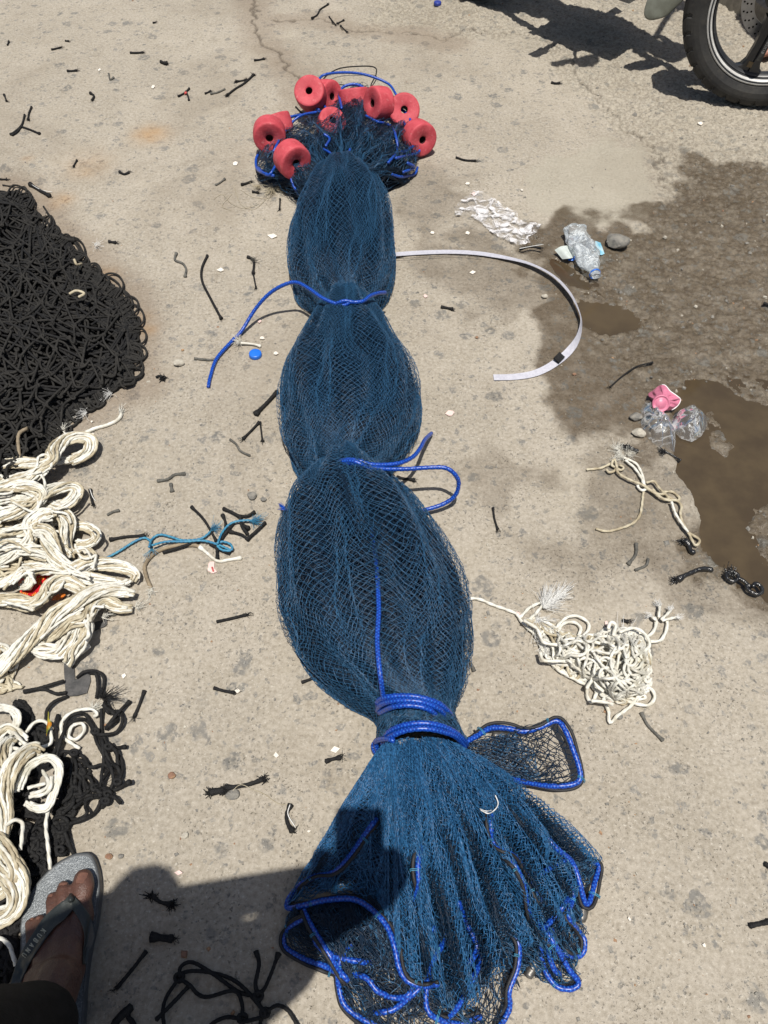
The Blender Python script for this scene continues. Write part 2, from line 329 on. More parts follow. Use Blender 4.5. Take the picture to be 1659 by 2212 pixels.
def gmat():
    m, n = nt('concrete_ground'); L = n.links; tc = nd(n, 'ShaderNodeTexCoord'); v = tc.outputs['Object']
    A = nd(n, 'ShaderNodeAttribute'); A.attribute_name = 'gmask'; s = nd(n, 'ShaderNodeSeparateColor'); L.new(A.outputs['Color'], s.inputs[0])
    wet_, rgh_, crk_ = s.outputs[0], s.outputs[1], s.outputs[2]
    A2 = nd(n, 'ShaderNodeAttribute'); A2.attribute_name = 'gmask2'; s2 = nd(n, 'ShaderNodeSeparateColor'); L.new(A2.outputs['Color'], s2.inputs[0])
    rust_, soil_, smo_ = s2.outputs[0], s2.outputs[1], s2.outputs[2]
    big = ramp(n, noise(n, v, 2.2, 5, .6), .35, .68); mid = ramp(n, noise(n, v, 14, 5, .65, .4), .32, .7); fine = noise(n, v, 120, 5, .7); grain = noise(n, v, 620, 2, .6)
    col = mixc(n, big, (.385, .345, .285), (.318, .284, .232))
    col = mixc(n, mth(n, 'MULTIPLY', mid, .5), col, (.310, .272, .212))
    col = mixc(n, mth(n, 'MULTIPLY', ramp(n, fine, .45, .66), .42), col, (.50, .455, .385))
    col = mixc(n, mth(n, 'MULTIPLY', ramp(n, fine, .50, .33), .5), col, (.225, .195, .150))
    # aggregate stones showing at the worn surface
    vd = nd(n, 'ShaderNodeVectorMath'); vd.operation = 'ADD'; nz = nd(n, 'ShaderNodeTexNoise'); nz.inputs['Scale'].default_value = 45; nz.inputs['Detail'].default_value = 3; L.new(v, nz.inputs['Vector'])
    sc_ = nd(n, 'ShaderNodeVectorMath'); sc_.operation = 'SCALE'; sc_.inputs['Scale'].default_value = .034; L.new(nz.outputs['Color'], sc_.inputs[0]); L.new(v, vd.inputs[0]); L.new(sc_.outputs[0], vd.inputs[1])
    st = []
    for scale, lo, amt in ((17, .62, .75), (38, .5, .8), (80, .42, .7)):
        vo = nd(n, 'ShaderNodeTexVoronoi'); vo.inputs['Scale'].default_value = scale; vo.inputs['Randomness'].default_value = 1; L.new(vd.outputs[0], vo.inputs['Vector'])
        sep = nd(n, 'ShaderNodeSeparateColor'); L.new(vo.outputs['Color'], sep.inputs[0])
        pick = ramp(n, sep.outputs[0], lo, lo+.04)
        size = mth(n, 'MULTIPLY', sep.outputs[1], .32)
        inside = ramp(n, mth(n, 'SUBTRACT', mth(n, 'ADD', size, .10), vo.outputs['Distance']), -.03, .07)
        f = mth(n, 'MULTIPLY', mth(n, 'MULTIPLY', pick, inside), mth(n, 'ADD', mth(n, 'MULTIPLY', rgh_, .25), amt))
        f = mth(n, 'MULTIPLY', f, mth(n, 'SUBTRACT', 1.0, mth(n, 'MULTIPLY', smo_, .8)))
        f = mth(n, 'MULTIPLY', f, ramp(n, noise(n, v, scale*5, 3), .3, .6)); st.append((f, sep.outputs[2]))
    for f, r in st:
        sc1 = mixc(n, r, (.105, .108, .106), (.235, .225, .205)); col = mixc(n, f, col, sc1)
    # dark specks and pits
    pit = mth(n, 'MULTIPLY', ramp(n, noise(n, v, 190, 3, .65), .61, .69), ramp(n, noise(n, v, 9, 3, .6), .38, .62)); col = mixc(n, mth(n, 'MULTIPLY', pit, .5), col, (.07, .06, .048))
    lgt = ramp(n, noise(n, v, 240, 2, .5), .66, .72); col = mixc(n, mth(n, 'MULTIPLY', lgt, .4), col, (.62, .59, .52))
    blot = ramp(n, noise(n, v, 7.5, 4, .7, .8), .60, .72); col = mixc(n, mth(n, 'MULTIPLY', blot, .38), col, (.18, .155, .12)); stn = ramp(n, noise(n, v, 1.4, 6, .7, 1.0), .48, .66); col = mixc(n, mth(n, 'MULTIPLY', stn, .38), col, (.215, .18, .135)); lite = ramp(n, noise(n, v, 3.1, 5, .65, .6), .55, .72); col = mixc(n, mth(n, 'MULTIPLY', lite, .28), col, (.47, .42, .335))
    # the worn rough side: paler grit between dark stones
    rg = ramp(n, noise(n, v, 85, 4, .7), .4, .62)
    col = mixc(n, mth(n, 'MULTIPLY', rgh_, mth(n, 'MULTIPLY', rg, .45)), col, (.42, .385, .31))
    col = mixc(n, mth(n, 'MULTIPLY', rgh_, mth(n, 'MULTIPLY', ramp(n, rg, .6, .1), .35)), col, (.15, .13, .10))
    col = mixc(n, mth(n, 'MULTIPLY', smo_, .45), col, (.36, .335, .27))
    col = mixc(n, mth(n, 'MULTIPLY', rust_, .75), col, (.40, .22, .075))
    col = mixc(n, mth(n, 'MULTIPLY', soil_, .6), col, (.175, .125, .085))
    col = mixc(n, crk_, col, (.045, .036, .028))
    wn_ = mth(n, 'MULTIPLY', wet_, mth(n, 'ADD', .35, mth(n, 'MULTIPLY', noise(n, v, 16, 6, .7), 1.15)), clamp=True)
    wc = mixc(n, 1.0, col, (.33, .29, .245), 'MULTIPLY')
    col = mixc(n, wn_, col, wc)
    for f, r in st: col = mixc(n, mth(n, 'MULTIPLY', mth(n, 'MULTIPLY', f, wn_), .55), col, (.19, .185, .165))
    b = nd(n, 'ShaderNodeBsdfPrincipled'); o = nd(n, 'ShaderNodeOutputMaterial'); L.new(b.outputs[0], o.inputs[0]); L.new(col, b.inputs['Base Color'])
    rn = mth(n, 'SUBTRACT', .88, mth(n, 'MULTIPLY', mth(n, 'MULTIPLY', ramp(n, wet_, .35, 1.0), ramp(n, noise(n, v, 60, 3), .3, .55)), .68)); L.new(rn, b.inputs['Roughness'])
    b.inputs['Specular IOR Level'].default_value = .35
    h = mth(n, 'ADD', mth(n, 'MULTIPLY', fine, .6), mth(n, 'MULTIPLY', grain, .35))
    h = mth(n, 'ADD', h, mth(n, 'MULTIPLY', mth(n, 'MULTIPLY', noise(n, v, 70, 4, .7), rgh_), 1.6))
    h = mth(n, 'SUBTRACT', h, mth(n, 'MULTIPLY', pit, .8))
    bp = nd(n, 'ShaderNodeBump'); bp.inputs['Strength'].default_value = .8; bp.inputs['Distance'].default_value = .0035; L.new(h, bp.inputs['Height']); L.new(bp.outputs[0], b.inputs['Normal'])
    return m
g = mb.build('ground', gmat()); tag(g, 'worn grey concrete yard with cracks and damp patches', 'ground', kind='structure')
def setattr_col(o, name, r, g_, b):
    a = o.data.attributes.new(name, 'FLOAT_COLOR', 'POINT')
    a.data.foreach_set('color', np.stack([r.ravel(), g_.ravel(), b.ravel(), np.ones(r.size)], 1).astype(np.float32).ravel())
setattr_col(g, 'gmask', np.clip(wet, 0, 1), rough, np.clip(crk, 0, 1))
setattr_col(g, 'gmask2', np.clip(rust, 0, 1), np.clip(np.maximum(soil, dirtline), 0, 1), smooth)
M['mud'] = mat('muddy_water', (.082, .060, .034), (.058, .042, .025), .05, 7, bump=.03, bscale=60, spec=.5)
for nm, poly, lab, z in (('puddle', [(1425, 800), (1560, 795), (1800, 850), (1850, 1100), (1720, 1300), (1640, 1300), (1560, 1262), (1500, 1225), (1430, 1010)], 'large muddy brown puddle by the right edge below the pink cup', -.0066),
                     ('puddle', [(1240, 635), (1300, 635), (1400, 670), (1400, 730), (1300, 735), (1240, 715)], 'small muddy puddle right of the white strap curve', -.0066),
                     ('puddle', [(1180, 550), (1300, 590), (1300, 640), (1220, 640), (1185, 600)], 'shallow dark puddle under the crushed bottle', -.0066)):
    pts = [P(a, b) for a, b in poly]; bm = bmesh.new(); bm.faces.new([bm.verts.new((p[0], p[1], z)) for p in pts])
    o = bmobj(nm, bm, M['mud'], smooth=False); tag(o, lab, 'puddle', kind='structure')
# kerb behind the motorcycle
kb = MB(); a = np.array(P(1500, -35)); b = np.array(P(1640, 62)); d = (b-a)/np.linalg.norm(b-a); nn = np.array([-d[1], d[0], 0]); 
if nn[1] < 0: nn = -nn
e = [a-d*.8, b+d*2.5]
prof = [(0, -.02), (0, .07), (.012, .08), (.13, .08), (.14, .07), (.14, -.02)]
pg = np.array([[q+nn*x+np.array([0, 0, z]) for x, z in prof] for q in [e[0]+(e[1]-e[0])*t for t in np.linspace(0, 1, 30)]])
pg[..., 2] += RNG.normal(0, .0012, pg.shape[:2]); kb.grid(pg)
M['kerb'] = mat('grey_kerb', (.27, .25, .21), (.18, .165, .14), .85, 30, bump=.5, bscale=90)
o = kb.build('kerb', M['kerb'], smooth=False); tag(o, 'low grey concrete kerb behind the motorcycle wheel', 'kerb', kind='structure')
# loose grit, nobody could count it
N = 6500
px_ = RNG.uniform(-60, 1720, N); py_ = RNG.uniform(-40, 2230, N)
rg_ = inpoly(px_, py_, ROUGH) & ~inpoly(px_, py_, SMOOTH); keep = (RNG.random(N) < np.where(rg_, 1, .28)) & ~inpoly(px_, py_, PUD1) & ~inpoly(px_, py_, PUD2)
px_, py_, rg_ = px_[keep], py_[keep], rg_[keep]; N = len(px_)
c = PV(px_, py_, np.zeros(N)); rr = np.where(rg_, RNG.gamma(2.0, .0017, N), RNG.gamma(2, .0007, N))+.0007
rr = np.minimum(rr, .011)
cube = np.array([[-1, -1, -1], [1, -1, -1], [1, 1, -1], [-1, 1, -1], [-.6, -.7, 1], [.7, -.6, 1], [.6, .6, 1], [-.7, .65, 1]])*.7
cf = np.array([[0, 3, 2, 1], [4, 5, 6, 7], [0, 1, 5, 4], [1, 2, 6, 5], [2, 3, 7, 6], [3, 0, 4, 7]])
an = RNG.uniform(0, 6.28, N); vv = cube[None]*(1+RNG.normal(0, .22, (N, 8, 3))); vv *= np.stack([np.ones(N), RNG.uniform(.5, 1, N), RNG.uniform(.25, .6, N)], 1)[:, None]*rr[:, None, None]
R2 = np.stack([np.stack([np.cos(an), -np.sin(an)], 1), np.stack([np.sin(an), np.cos(an)], 1)], 1)
vv[..., :2] = np.einsum('nij,nkj->nki', R2, vv[..., :2]); vv += c[:, None]; vv[..., 2] += (rr*.15)[:, None]-np.where(rg_, .006, .001)[:, None]
for mi in range(3):
    sel = (np.arange(N) % 7 < 4) if mi == 0 else ((np.arange(N) % 7 < 6) & (np.arange(N) % 7 >= 4) if mi == 1 else np.arange(N) % 7 == 6)
    k = sel.sum(); 
    if mi == 0: gr = MB()
    gr.add(vv[sel], (np.arange(k)[:, None, None]*8+cf[None]), mi)
M['st1'] = mat('grit_grey', (.24, .225, .195), (.15, .145, .135), .85, 90, bump=.5)
M['st2'] = mat('grit_pale', (.46, .43, .36), (.35, .32, .27), .85, 90, bump=.5)
M['st3'] = mat('grit_ochre', (.38, .24, .13), (.22, .12, .08), .85, 90, bump=.5)
o = gr.build('grit', [M['st1'], M['st2'], M['st3']], smooth=False); tag(o, 'loose grit and small stones scattered over the concrete', 'grit', kind='stuff')
# ------------------------------------------------------------ the blue fishing net
def net_of(S, M_, N_, jit=.18, warp=.5, r=.0007, bend=.12, closed=False, mb=None, mi=0, keep=None, seed=0, band=0.):
    """diamond netting of M_ x N_ meshes laid on the surface S(u, v)"""
    i, j = np.meshgrid(np.arange(M_+1), np.arange(N_+1), indexing='ij')
    u = (j+.5*(i % 2))/(N_+.5); v = i/M_
    if band: u = u+band*(np.sin(u*6.283*4+v*9+seed*.3)/(6.283*4)+.8*np.sin(u*6.283*7-v*6+seed*.5)/(6.283*7))
    a = fbm(u*3+seed, v*3, 2.3, 3, seed)-.5; b = fbm(u*3, v*3+seed, 2.9, 3, seed+5.)-.5
    u = u+(a*warp*6/N_)+RNG.normal(0, jit/N_, u.shape)*.7; v = v+(b*warp*6/M_)+RNG.normal(0, jit/M_, v.shape)*.7
    p = S(np.clip(u, 0, 1), np.clip(v, 0, 1)); e0 = []; e1 = []
    ii, jj = np.meshgrid(np.arange(M_), np.arange(N_+1), indexing='ij'); ii = ii.ravel(); jj = jj.ravel()
    e0.append(p[ii, jj]); e1.append(p[ii+1, jj])
    j2 = np.where(ii % 2 == 0, jj-1, jj+1); ok = (j2 >= 0) & (j2 <= N_)
    e0.append(p[ii[ok], jj[ok]]); e1.append(p[ii[ok]+1, j2[ok]])
    e0 = np.concatenate(e0); e1 = np.concatenate(e1)
    L = np.linalg.norm(e1-e0, axis=1); ok = L > 2e-4; e0, e1 = e0[ok], e1[ok]
    if keep is not None:
        k = keep(e0); e0, e1 = e0[k], e1[k]
    mb.prisms(e0, e1, r*RNG.uniform(.85, 1.2, len(e0)), bend, mi)
NETROOT = empty('fishing_net', P(790, 1250), 'long blue fishing net bundled into tied lobes, spread open at both ends', 'fishing net')
def prof(tab):
    t = np.array(tab, float); v = np.linspace(0, 1, len(t)); vv = np.linspace(0, 1, 81)
    c = np.stack([t[:, 0], t[:, 1], t[:, 2], t[:, 3]], 1); c = cr(np.hstack([c[:, :3]]), 16); d = cr(np.stack([t[:, 3]]*3, 1), 16)[:, :1]
    return np.hstack([c, d])
class Lobe:
    def __init__(s, tab, zedge=.02, pleat=.03, seed=0):
        s.t = prof(tab); s.n = len(s.t); s.ze = zedge; s.pl = pleat; s.seed = seed
        s.L = PV(s.t[:, 1], s.t[:, 0], np.full(s.n, zedge)); s.R = PV(s.t[:, 2], s.t[:, 0], np.full(s.n, zedge))
    def S(s, rho=1.0, ph0=-.12, off=0.):
        def f(u, v):
            k = v*(s.n-1); x = np.arange(s.n); H = np.interp(k, x, s.t[:, 3])
            L = np.stack([np.interp(k, x, s.L[:, q]) for q in range(3)], -1); R = np.stack([np.interp(k, x, s.R[:, q]) for q in range(3)], -1)
            ph = np.pi*(1-(ph0+(1-2*ph0)*u)); c = np.cos(ph); si = np.sin(ph)
            fold = 1+s.pl*1.3*np.sin(ph*9+v*9+3*fbm(u*4, v*3, 1.5, 2, s.seed)+off*.2)+s.pl*.6*np.sin(ph*17-v*7)+s.pl*2.2*(fbm(u*5, v*4, 1.6, 3, s.seed+off)-.5)
            rr = rho*fold; mid = (L+R)/2; hf = (R-L)/2
            rh = rr*(1+(1-rho)*.62)/1.0; p = mid+hf*(c*rr)[..., None]; p[..., 2] = s.ze*rho+np.maximum((H-s.ze)*rh*np.sign(si)*np.abs(si)**.85, -s.ze*.7)
            return p
        return f
# rows: y, left, right, height
L1 = Lobe([(380, 720, 760, .088), (387, 702, 782, .108), (400, 682, 804, .122), (425, 664, 826, .131), (455, 652, 838, .138), (500, 633, 845, .14), (560, 629, 848, .14), (610, 633, 844, .135), (645, 648, 834, .12), (668, 672, 812, .105), (684, 690, 800, .09)], seed=1)
L2 = Lobe([(655, 712, 790, .10), (672, 694, 806, .105), (705, 676, 828, .115), (745, 652, 850, .125), (800, 622, 884, .135), (860, 610, 900, .14), (920, 613, 898, .14), (970, 624, 878, .135), (1010, 640, 850, .12), (1038, 660, 815, .11), (1055, 690, 795, .09)], seed=2)
L3 = Lobe([(1012, 715, 785, .11), (1028, 690, 812, .12), (1060, 655, 850, .13), (1110, 617, 902, .145), (1180, 607, 952, .155), (1260, 606, 990, .16), (1340, 613, 1007, .16), (1410, 645, 1006, .15), (1470, 688, 998, .14), (1520, 752, 985, .125), (1555, 812, 975, .115), (1600, 822, 990, .11)], seed=3)
NECK = Lobe([(1500, 828, 965, .10), (1540, 822, 972, .112), (1580, 818, 990, .115), (1620, 812, 1010, .115)], seed=4, pleat=.02)
def lobe(name, L, nu, nv, label):
    mb = MB()
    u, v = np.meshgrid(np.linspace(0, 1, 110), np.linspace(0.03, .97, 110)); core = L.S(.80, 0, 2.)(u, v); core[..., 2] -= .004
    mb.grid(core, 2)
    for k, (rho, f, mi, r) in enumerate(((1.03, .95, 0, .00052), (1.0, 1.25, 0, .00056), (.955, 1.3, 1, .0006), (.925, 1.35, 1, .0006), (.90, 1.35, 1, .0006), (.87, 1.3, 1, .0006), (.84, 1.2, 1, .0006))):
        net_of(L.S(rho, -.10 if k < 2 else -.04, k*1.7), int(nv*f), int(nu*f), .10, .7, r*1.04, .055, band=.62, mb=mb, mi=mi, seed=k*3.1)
    return tag(mb.build(name, [M['strand'], M['strand_dark'], M['core']], NETROOT), label)
lobe('netting_bundle', L1, 54, 74, 'upper bundle of blue netting below the red floats')
lobe('netting_bundle', L2, 56, 90, 'middle bundle of blue netting between two blue ties')
lobe('netting_bundle', L3, 45, 92, 'largest lower bundle of looser dark blue netting')
lobe('netting_bundle', NECK, 30, 26, 'narrow neck of netting between the two thick rope coils')
# ---- open skirts and fans: sheets ruled from the neck to a hem
class Fan:
    def __init__(s, neck, hem, hump=.03, zn=.10, zh=.02, ruf=.02, seed=0, wav=7):
        s.a = resample(cr(PA(neck, zn), 10), .002); s.b = resample(cr(PA(hem, zh), 10), .004)
        s.h = hump; s.r = ruf; s.seed = seed; s.w = wav
    def S(s, off=0., lift=0., shrink=1.0):
        def ip(c, u):
            x = np.linspace(0, 1, len(c)); return np.stack([np.interp(u, x, c[:, q]) for q in range(3)], -1)
        def f(u, v):
            A = ip(s.a, u); B = ip(s.b, u); t = v**.92*shrink; p = A*(1-t)[..., None]+B*t[..., None]
            wv = np.sin(u*s.w*6.28+off+2.5*fbm(u*3, v*2, 2., 2, s.seed+off))
            p[..., 2] += s.h*np.sin(np.pi*np.clip(t, 0, 1))**1.0*(.75+.5*fbm(u*3, v*3, 2, 2, s.seed))+s.r*wv*t*(1-.25*t)+lift*(1-t*.6)
            p[..., 0] += .006*np.cos(u*s.w*6.28+off)*t
            p[..., 2] = np.maximum(p[..., 2], .0035+.0)
            return p
        return f
def skirt(name, F, layers, nu, nv, label, corez=None, mats=None):
    mb = MB()
    if corez:
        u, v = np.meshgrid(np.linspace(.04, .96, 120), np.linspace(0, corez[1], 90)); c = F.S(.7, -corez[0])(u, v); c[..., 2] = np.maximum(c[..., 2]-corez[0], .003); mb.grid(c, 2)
    for k, (off, lift, fr, mi, sh) in enumerate(layers):
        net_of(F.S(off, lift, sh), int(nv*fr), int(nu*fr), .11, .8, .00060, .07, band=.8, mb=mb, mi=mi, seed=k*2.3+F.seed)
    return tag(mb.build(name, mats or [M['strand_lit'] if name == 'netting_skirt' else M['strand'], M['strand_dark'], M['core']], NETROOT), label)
neckA = [(812, 1618), (850, 1600), (910, 1590), (970, 1600), (1012, 1622)]
# left, shaded half of the lower skirt
F1 = Fan([(812, 1625), (830, 1605), (860, 1598)], [(620, 1955), (660, 1942), (720, 1928), (790, 1948), (830, 2000), (852, 2070), (870, 2130), (905, 2160)], .035, .105, .035, .012, 1, 5)
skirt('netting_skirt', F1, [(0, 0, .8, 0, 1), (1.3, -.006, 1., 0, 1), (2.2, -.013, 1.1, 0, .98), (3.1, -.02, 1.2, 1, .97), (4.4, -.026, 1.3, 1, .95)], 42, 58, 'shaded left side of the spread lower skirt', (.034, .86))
F2 = Fan([(835, 1606), (880, 1594), (930, 1590), (975, 1600), (1010, 1620)], [(880, 2120), (930, 2160), (980, 2190), (1040, 2150), (1080, 2090), (1130, 2050), (1160, 2040), (1185, 2080), (1215, 2030), (1235, 1990), (1240, 1950), (1250, 1900), (1288, 1862)], .045, .108, .030, .030, 2, 8)
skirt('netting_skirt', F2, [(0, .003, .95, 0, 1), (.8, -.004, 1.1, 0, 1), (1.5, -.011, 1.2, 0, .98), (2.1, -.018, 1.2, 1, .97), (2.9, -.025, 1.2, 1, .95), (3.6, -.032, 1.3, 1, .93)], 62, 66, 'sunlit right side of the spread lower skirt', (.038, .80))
F3 = Fan([(860, 1900), (800, 1920), (760, 1930), (700, 1940), (640, 1950)], [(1120, 2110), (1110, 2180), (1070, 2235), (980, 2262), (900, 2262), (830, 2250), (770, 2215), (738, 2160), (725, 2105), (660, 2075), (616, 2035), (618, 2000)], .02, .04, .016, .008, 3, 6)
skirt('netting_hem', F3, [(0, 0, .7, 1, 1), (1.3, -.004, .8, 1, 1), (2.9, -.008, .8, 0, .96), (3.9, -.012, .9, 1, .8), (4.9, -.016, .9, 1, .7)], 56, 34, 'loose open meshes at the bottom hem', (.03, .45))
F4 = Fan([(1000, 1900), (1040, 1880), (1100, 1870), (1150, 1860), (1210, 1850)], [(1105, 2120), (1150, 2110), (1180, 2120), (1225, 2125), (1250, 2118), (1245, 2060), (1264, 2020), (1255, 1985), (1255, 1930), (1290, 1870)], .02, .06, .018, .01, 4, 8)
skirt('netting_hem', F4, [(0, 0, .8, 0, 1), (1.3, -.004, .9, 1, 1), (2.9, -.008, .9, 0, .96), (3.9, -.012, 1., 1, .9)], 54, 30, 'loose meshes among the rope prongs at the lower right', (.03, .7))
# flap to the right of the lower neck
F5 = Fan([(1005, 1605), (1020, 1622), (1050, 1650), (1090, 1690)], [(1200, 1557), (1222, 1585), (1240, 1620), (1250, 1655), (1246, 1685), (1200, 1698)], .012, .06, .035, .006, 5, 2)
mb = MB(); net_of(F5.S(0, 0), 16, 9, .12, .35, .00085, .07, mb=mb, mi=1, seed=5); net_of(F5.S(2, -.012, .55), 16, 15, .15, .5, .0008, .08, mb=mb, mi=0, seed=8); net_of(F5.S(4, -.018, .45), 16, 18, .15, .5, .0008, .08, mb=mb, mi=1, seed=9); net_of(F5.S(5, -.022, .8), 14, 9, .15, .5, .0008, .08, mb=mb, mi=1, seed=19)
tag(mb.build('netting_flap', [M['strand'], M['strand_dark']], NETROOT), 'see-through flap of netting held open by its rope edge')
# top fan round the floats
F6 = Fan([(718, 392), (728, 380), (740, 375), (755, 376), (772, 388)], [(672, 445), (640, 425), (596, 398), (560, 385), (556, 345), (590, 290), (628, 262), (670, 240), (705, 232), (728, 226), (734, 200), (765, 184), (790, 192), (806, 232), (835, 262), (862, 246), (888, 262), (903, 305), (902, 350), (885, 378), (845, 396), (805, 418)], .035, .085, .030, .028, 6, 9)
skirt('netting_fan', F6, [(0, 0, .65, 0, 1), (1.3, -.006, .8, 1, 1), (2.2, -.012, .9, 0, .97), (3.1, -.017, 1.0, 1, .93), (4.4, -.022, 1.1, 1, .88)], 84, 32, 'ruffled fan of netting under the red floats', (.034, .70))
F7 = Fan([(700, 400), (705, 380), (730, 360), (770, 360), (800, 390)], [(690, 445), (650, 440), (600, 404), (560, 392), (553, 350), (600, 320), (700, 280), (800, 280), (880, 330), (905, 345), (880, 390), (830, 402)], .02, .05, .008, .006, 7, 5)
skirt('netting_fan', F7, [(0, 0, .8, 1, 1), (1.5, -.006, .9, 1, 1)], 80, 18, 'lower layer of netting lying on the concrete', (.02, .85))
# ---- border ropes sewn along the edge (blue braid with a black cord beside it)
def braid(path, z=.03, r=.0052, m='blue', parent=NETROOT, name='border_rope', label=None, side=None, mb=None, sides=10):
    p = resample(cr(PA(path, z), 8), r*.7)
    b = mb or MB(); b.tube(p, r, sides, braid=4 if r > .003 else 0, pitch=r*5.5, mi=0)
    if side:                                    # the black cord lashed alongside
        t = np.gradient(p, axis=0); t /= np.linalg.norm(t, axis=1)[:, None]; a = np.cross(t, [0, 0, 1.])
        s = np.arange(len(p))*r*.7; ph = np.sin(s*17+p[0, 0]*40)*1.1
        q = p+a*(side*r*1.5*np.cos(ph))[:, None]; q[:, 2] += r*1.3*np.sin(ph)
        q[:, :2] += (a*(np.sin(s*55)*r*.35)[:, None])[:, :2]; b.tube(q, r*.6, 8, mi=1)
        for k in range(12, len(p)-6, 34):       # lashings of twine
            c = (p[k]+q[k])/2; th = np.linspace(0, 6.28, 14); w = p[k]-q[k]; w /= np.linalg.norm(w)+1e-9
            for dd in (-.0011, .0011):
                ring = c+t[k]*dd+np.cos(th)[:, None]*w*r*2.0+np.sin(th)[:, None]*np.array([0, 0, 1.])*r*1.15; b.tube(ring, .0007, 5, mi=2, ends=False)
    if mb is None:
        o = b.build(name, [M[m], M['black_braid'], M['teal']], parent); return tag(o, label) if label else o
from mathutils.bvhtree import BVHTree
def bvh(fs):
    V = []; Fc_ = []
    for F in fs:
        u, v = np.meshgrid(np.linspace(0, 1, 70), np.linspace(0, 1, 70)); g_ = F.S(0, 0)(u, v).reshape(-1, 3); o_ = len(V); V += [tuple(q) for q in g_]
        for i in range(69):
            for j in range(69): a = o_+i*70+j; Fc_.append((a, a+1, a+71, a+70))
    return BVHTree.FromPolygons(V, Fc_)
BV = bvh([F1, F2, F3, F4])
def onnet(p, up=.005, B=None):
    pts = cr(np.array(p, float), 5); out = []
    for x, y, z in pts:
        d = Vector(P(x, y, 0))-Vector((0, 0, H0)); h = (B or BV).ray_cast(Vector((0, 0, H0)), d.normalized())[0]
        i_ = len(out)/max(1, len(pts)-1); dv = (max(0, 1-min(i_, 1-i_)/.14)*.012) if up < 0 else 0
        out.append(max(z-dv*3, (h.z if h else 0)+up-dv))
    zz = np.array(out)
    for _ in range(4): zz[1:-1] = (zz[:-2]+2*zz[1:-1]+zz[2:])/4
    return [(a[0], a[1], b) for a, b in zip(pts, zz)]
HEM = [
 ([(812, 1770, .07), (790, 1800, .06), (755, 1850, .045), (720, 1885, .035), (680, 1893, .03), (645, 1915, .03), (622, 1945, .03), (624, 1962, .025), (660, 1955, .03), (700, 1945, .045), (760, 1942, .05), (800, 1962, .05), (835, 2000, .05), (852, 2045, .045), (862, 2090, .04), (880, 2118, .035), (915, 2130, .03), (945, 2125, .03)], -1),
 ([(655, 1966, .03), (672, 2000, .03), (700, 2045, .03), (735, 2098, .03), (752, 2118, .025)], 1),
 ([(655, 1984, .02), (628, 2000, .016), (614, 2025, .014), (620, 2050, .014), (660, 2072, .016), (700, 2086, .02), (740, 2108, .022)], 1),
 ([(762, 2040, .03), (740, 2065, .028), (730, 2100, .026), (735, 2145, .022), (748, 2175, .02), (790, 2205, .018), (840, 2222, .018)], 1),
 ([(672, 2005, .012), (690, 2045, .012), (740, 2070, .014), (800, 2080, .014)], 0),
 ([(740, 2100, .018), (790, 2112, .02), (815, 2140, .02), (850, 2155, .022), (880, 2150, .02), (900, 2120, .02)], 0),
 ([(800, 2190, .014), (850, 2180, .016), (900, 2140, .016), (930, 2110, .016)], 0),
 ([(908, 1828, .10), (903, 1870, .09), (905, 1910, .085), (898, 1945, .08), (915, 1985, .075), (940, 2010, .07)], 1),
 ([(965, 2000, .07), (955, 2040, .06), (935, 2080, .05), (925, 2120, .04), (920, 2165, .03), (935, 2195, .025), (990, 2212, .02), (1040, 2195, .02)], -1),
 ([(1060, 1760, .10), (1062, 1800, .095), (1072, 1828, .09), (1110, 1850, .085), (1140, 1885, .07), (1165, 1935, .06), (1178, 1965, .05)], 1),
 ([(1082, 1850, .075), (1110, 1868, .075), (1130, 1910, .07), (1140, 1960, .06), (1152, 2002, .05)], 1),
 ([(1180, 1808, .07), (1205, 1835, .065), (1235, 1862, .06), (1250, 1900, .05), (1262, 1945, .04), (1272, 1950, .035), (1285, 1905, .03), (1293, 1868, .03), (1262, 1858, .035)], 1),
 ([(1135, 1890, .05), (1165, 1888, .055), (1200, 1868, .055), (1225, 1856, .055)], 0),
 ([(1225, 1885, .045), (1238, 1930, .04), (1228, 1975, .03), (1240, 2000, .025), (1262, 2030, .02), (1258, 2060, .018), (1235, 2066, .018), (1210, 2050, .02)], 1),
 ([(1160, 1990, .04), (1185, 2020, .04), (1210, 2060, .035), (1230, 2095, .03), (1250, 2122, .02), (1235, 2136, .018), (1205, 2132, .018), (1185, 2110, .02), (1172, 2080, .025), (1168, 2040, .03)], 1),
 ([(1195, 2000, .03), (1185, 2050, .028), (1195, 2090, .025), (1208, 2105, .02)], 0),
 ([(1100, 2010, .05), (1120, 2040, .045), (1118, 2090, .035), (1100, 2140, .03), (1100, 2180, .02), (1075, 2225, .018)], 1),
 ([(1045, 2050, .05), (1030, 2095, .045), (1010, 2140, .04), (985, 2180, .03), (955, 2215, .025)], 0),
 ([(990, 1950, .07), (1010, 2000, .06), (1030, 2050, .05), (1000, 2100, .045)], 0),
 ([(1180, 2000, .03), (1215, 1960, .03), (1232, 1930, .03)], 0)]
for k, (p, s) in enumerate(HEM):
    o = braid(onnet(p, .0015 if k < 3 else -.0025), r=.0046, side=s or None)
    if k == 0: first_hem = o
tag(first_hem, 'blue rope with black cord along the shaded left hem')
braid([(1000, 1606, .06), (1030, 1590, .055), (1060, 1573, .05), (1100, 1574, .045), (1130, 1580, .045), (1165, 1572, .05), (1202, 1557, .055), (1222, 1580, .055), (1238, 1620, .05), (1250, 1655, .045), (1253, 1682, .04), (1235, 1695, .035), (1190, 1698, .035), (1140, 1690, .05), (1105, 1684, .065)], r=.005, side=-1, label='rope edge of the open flap')
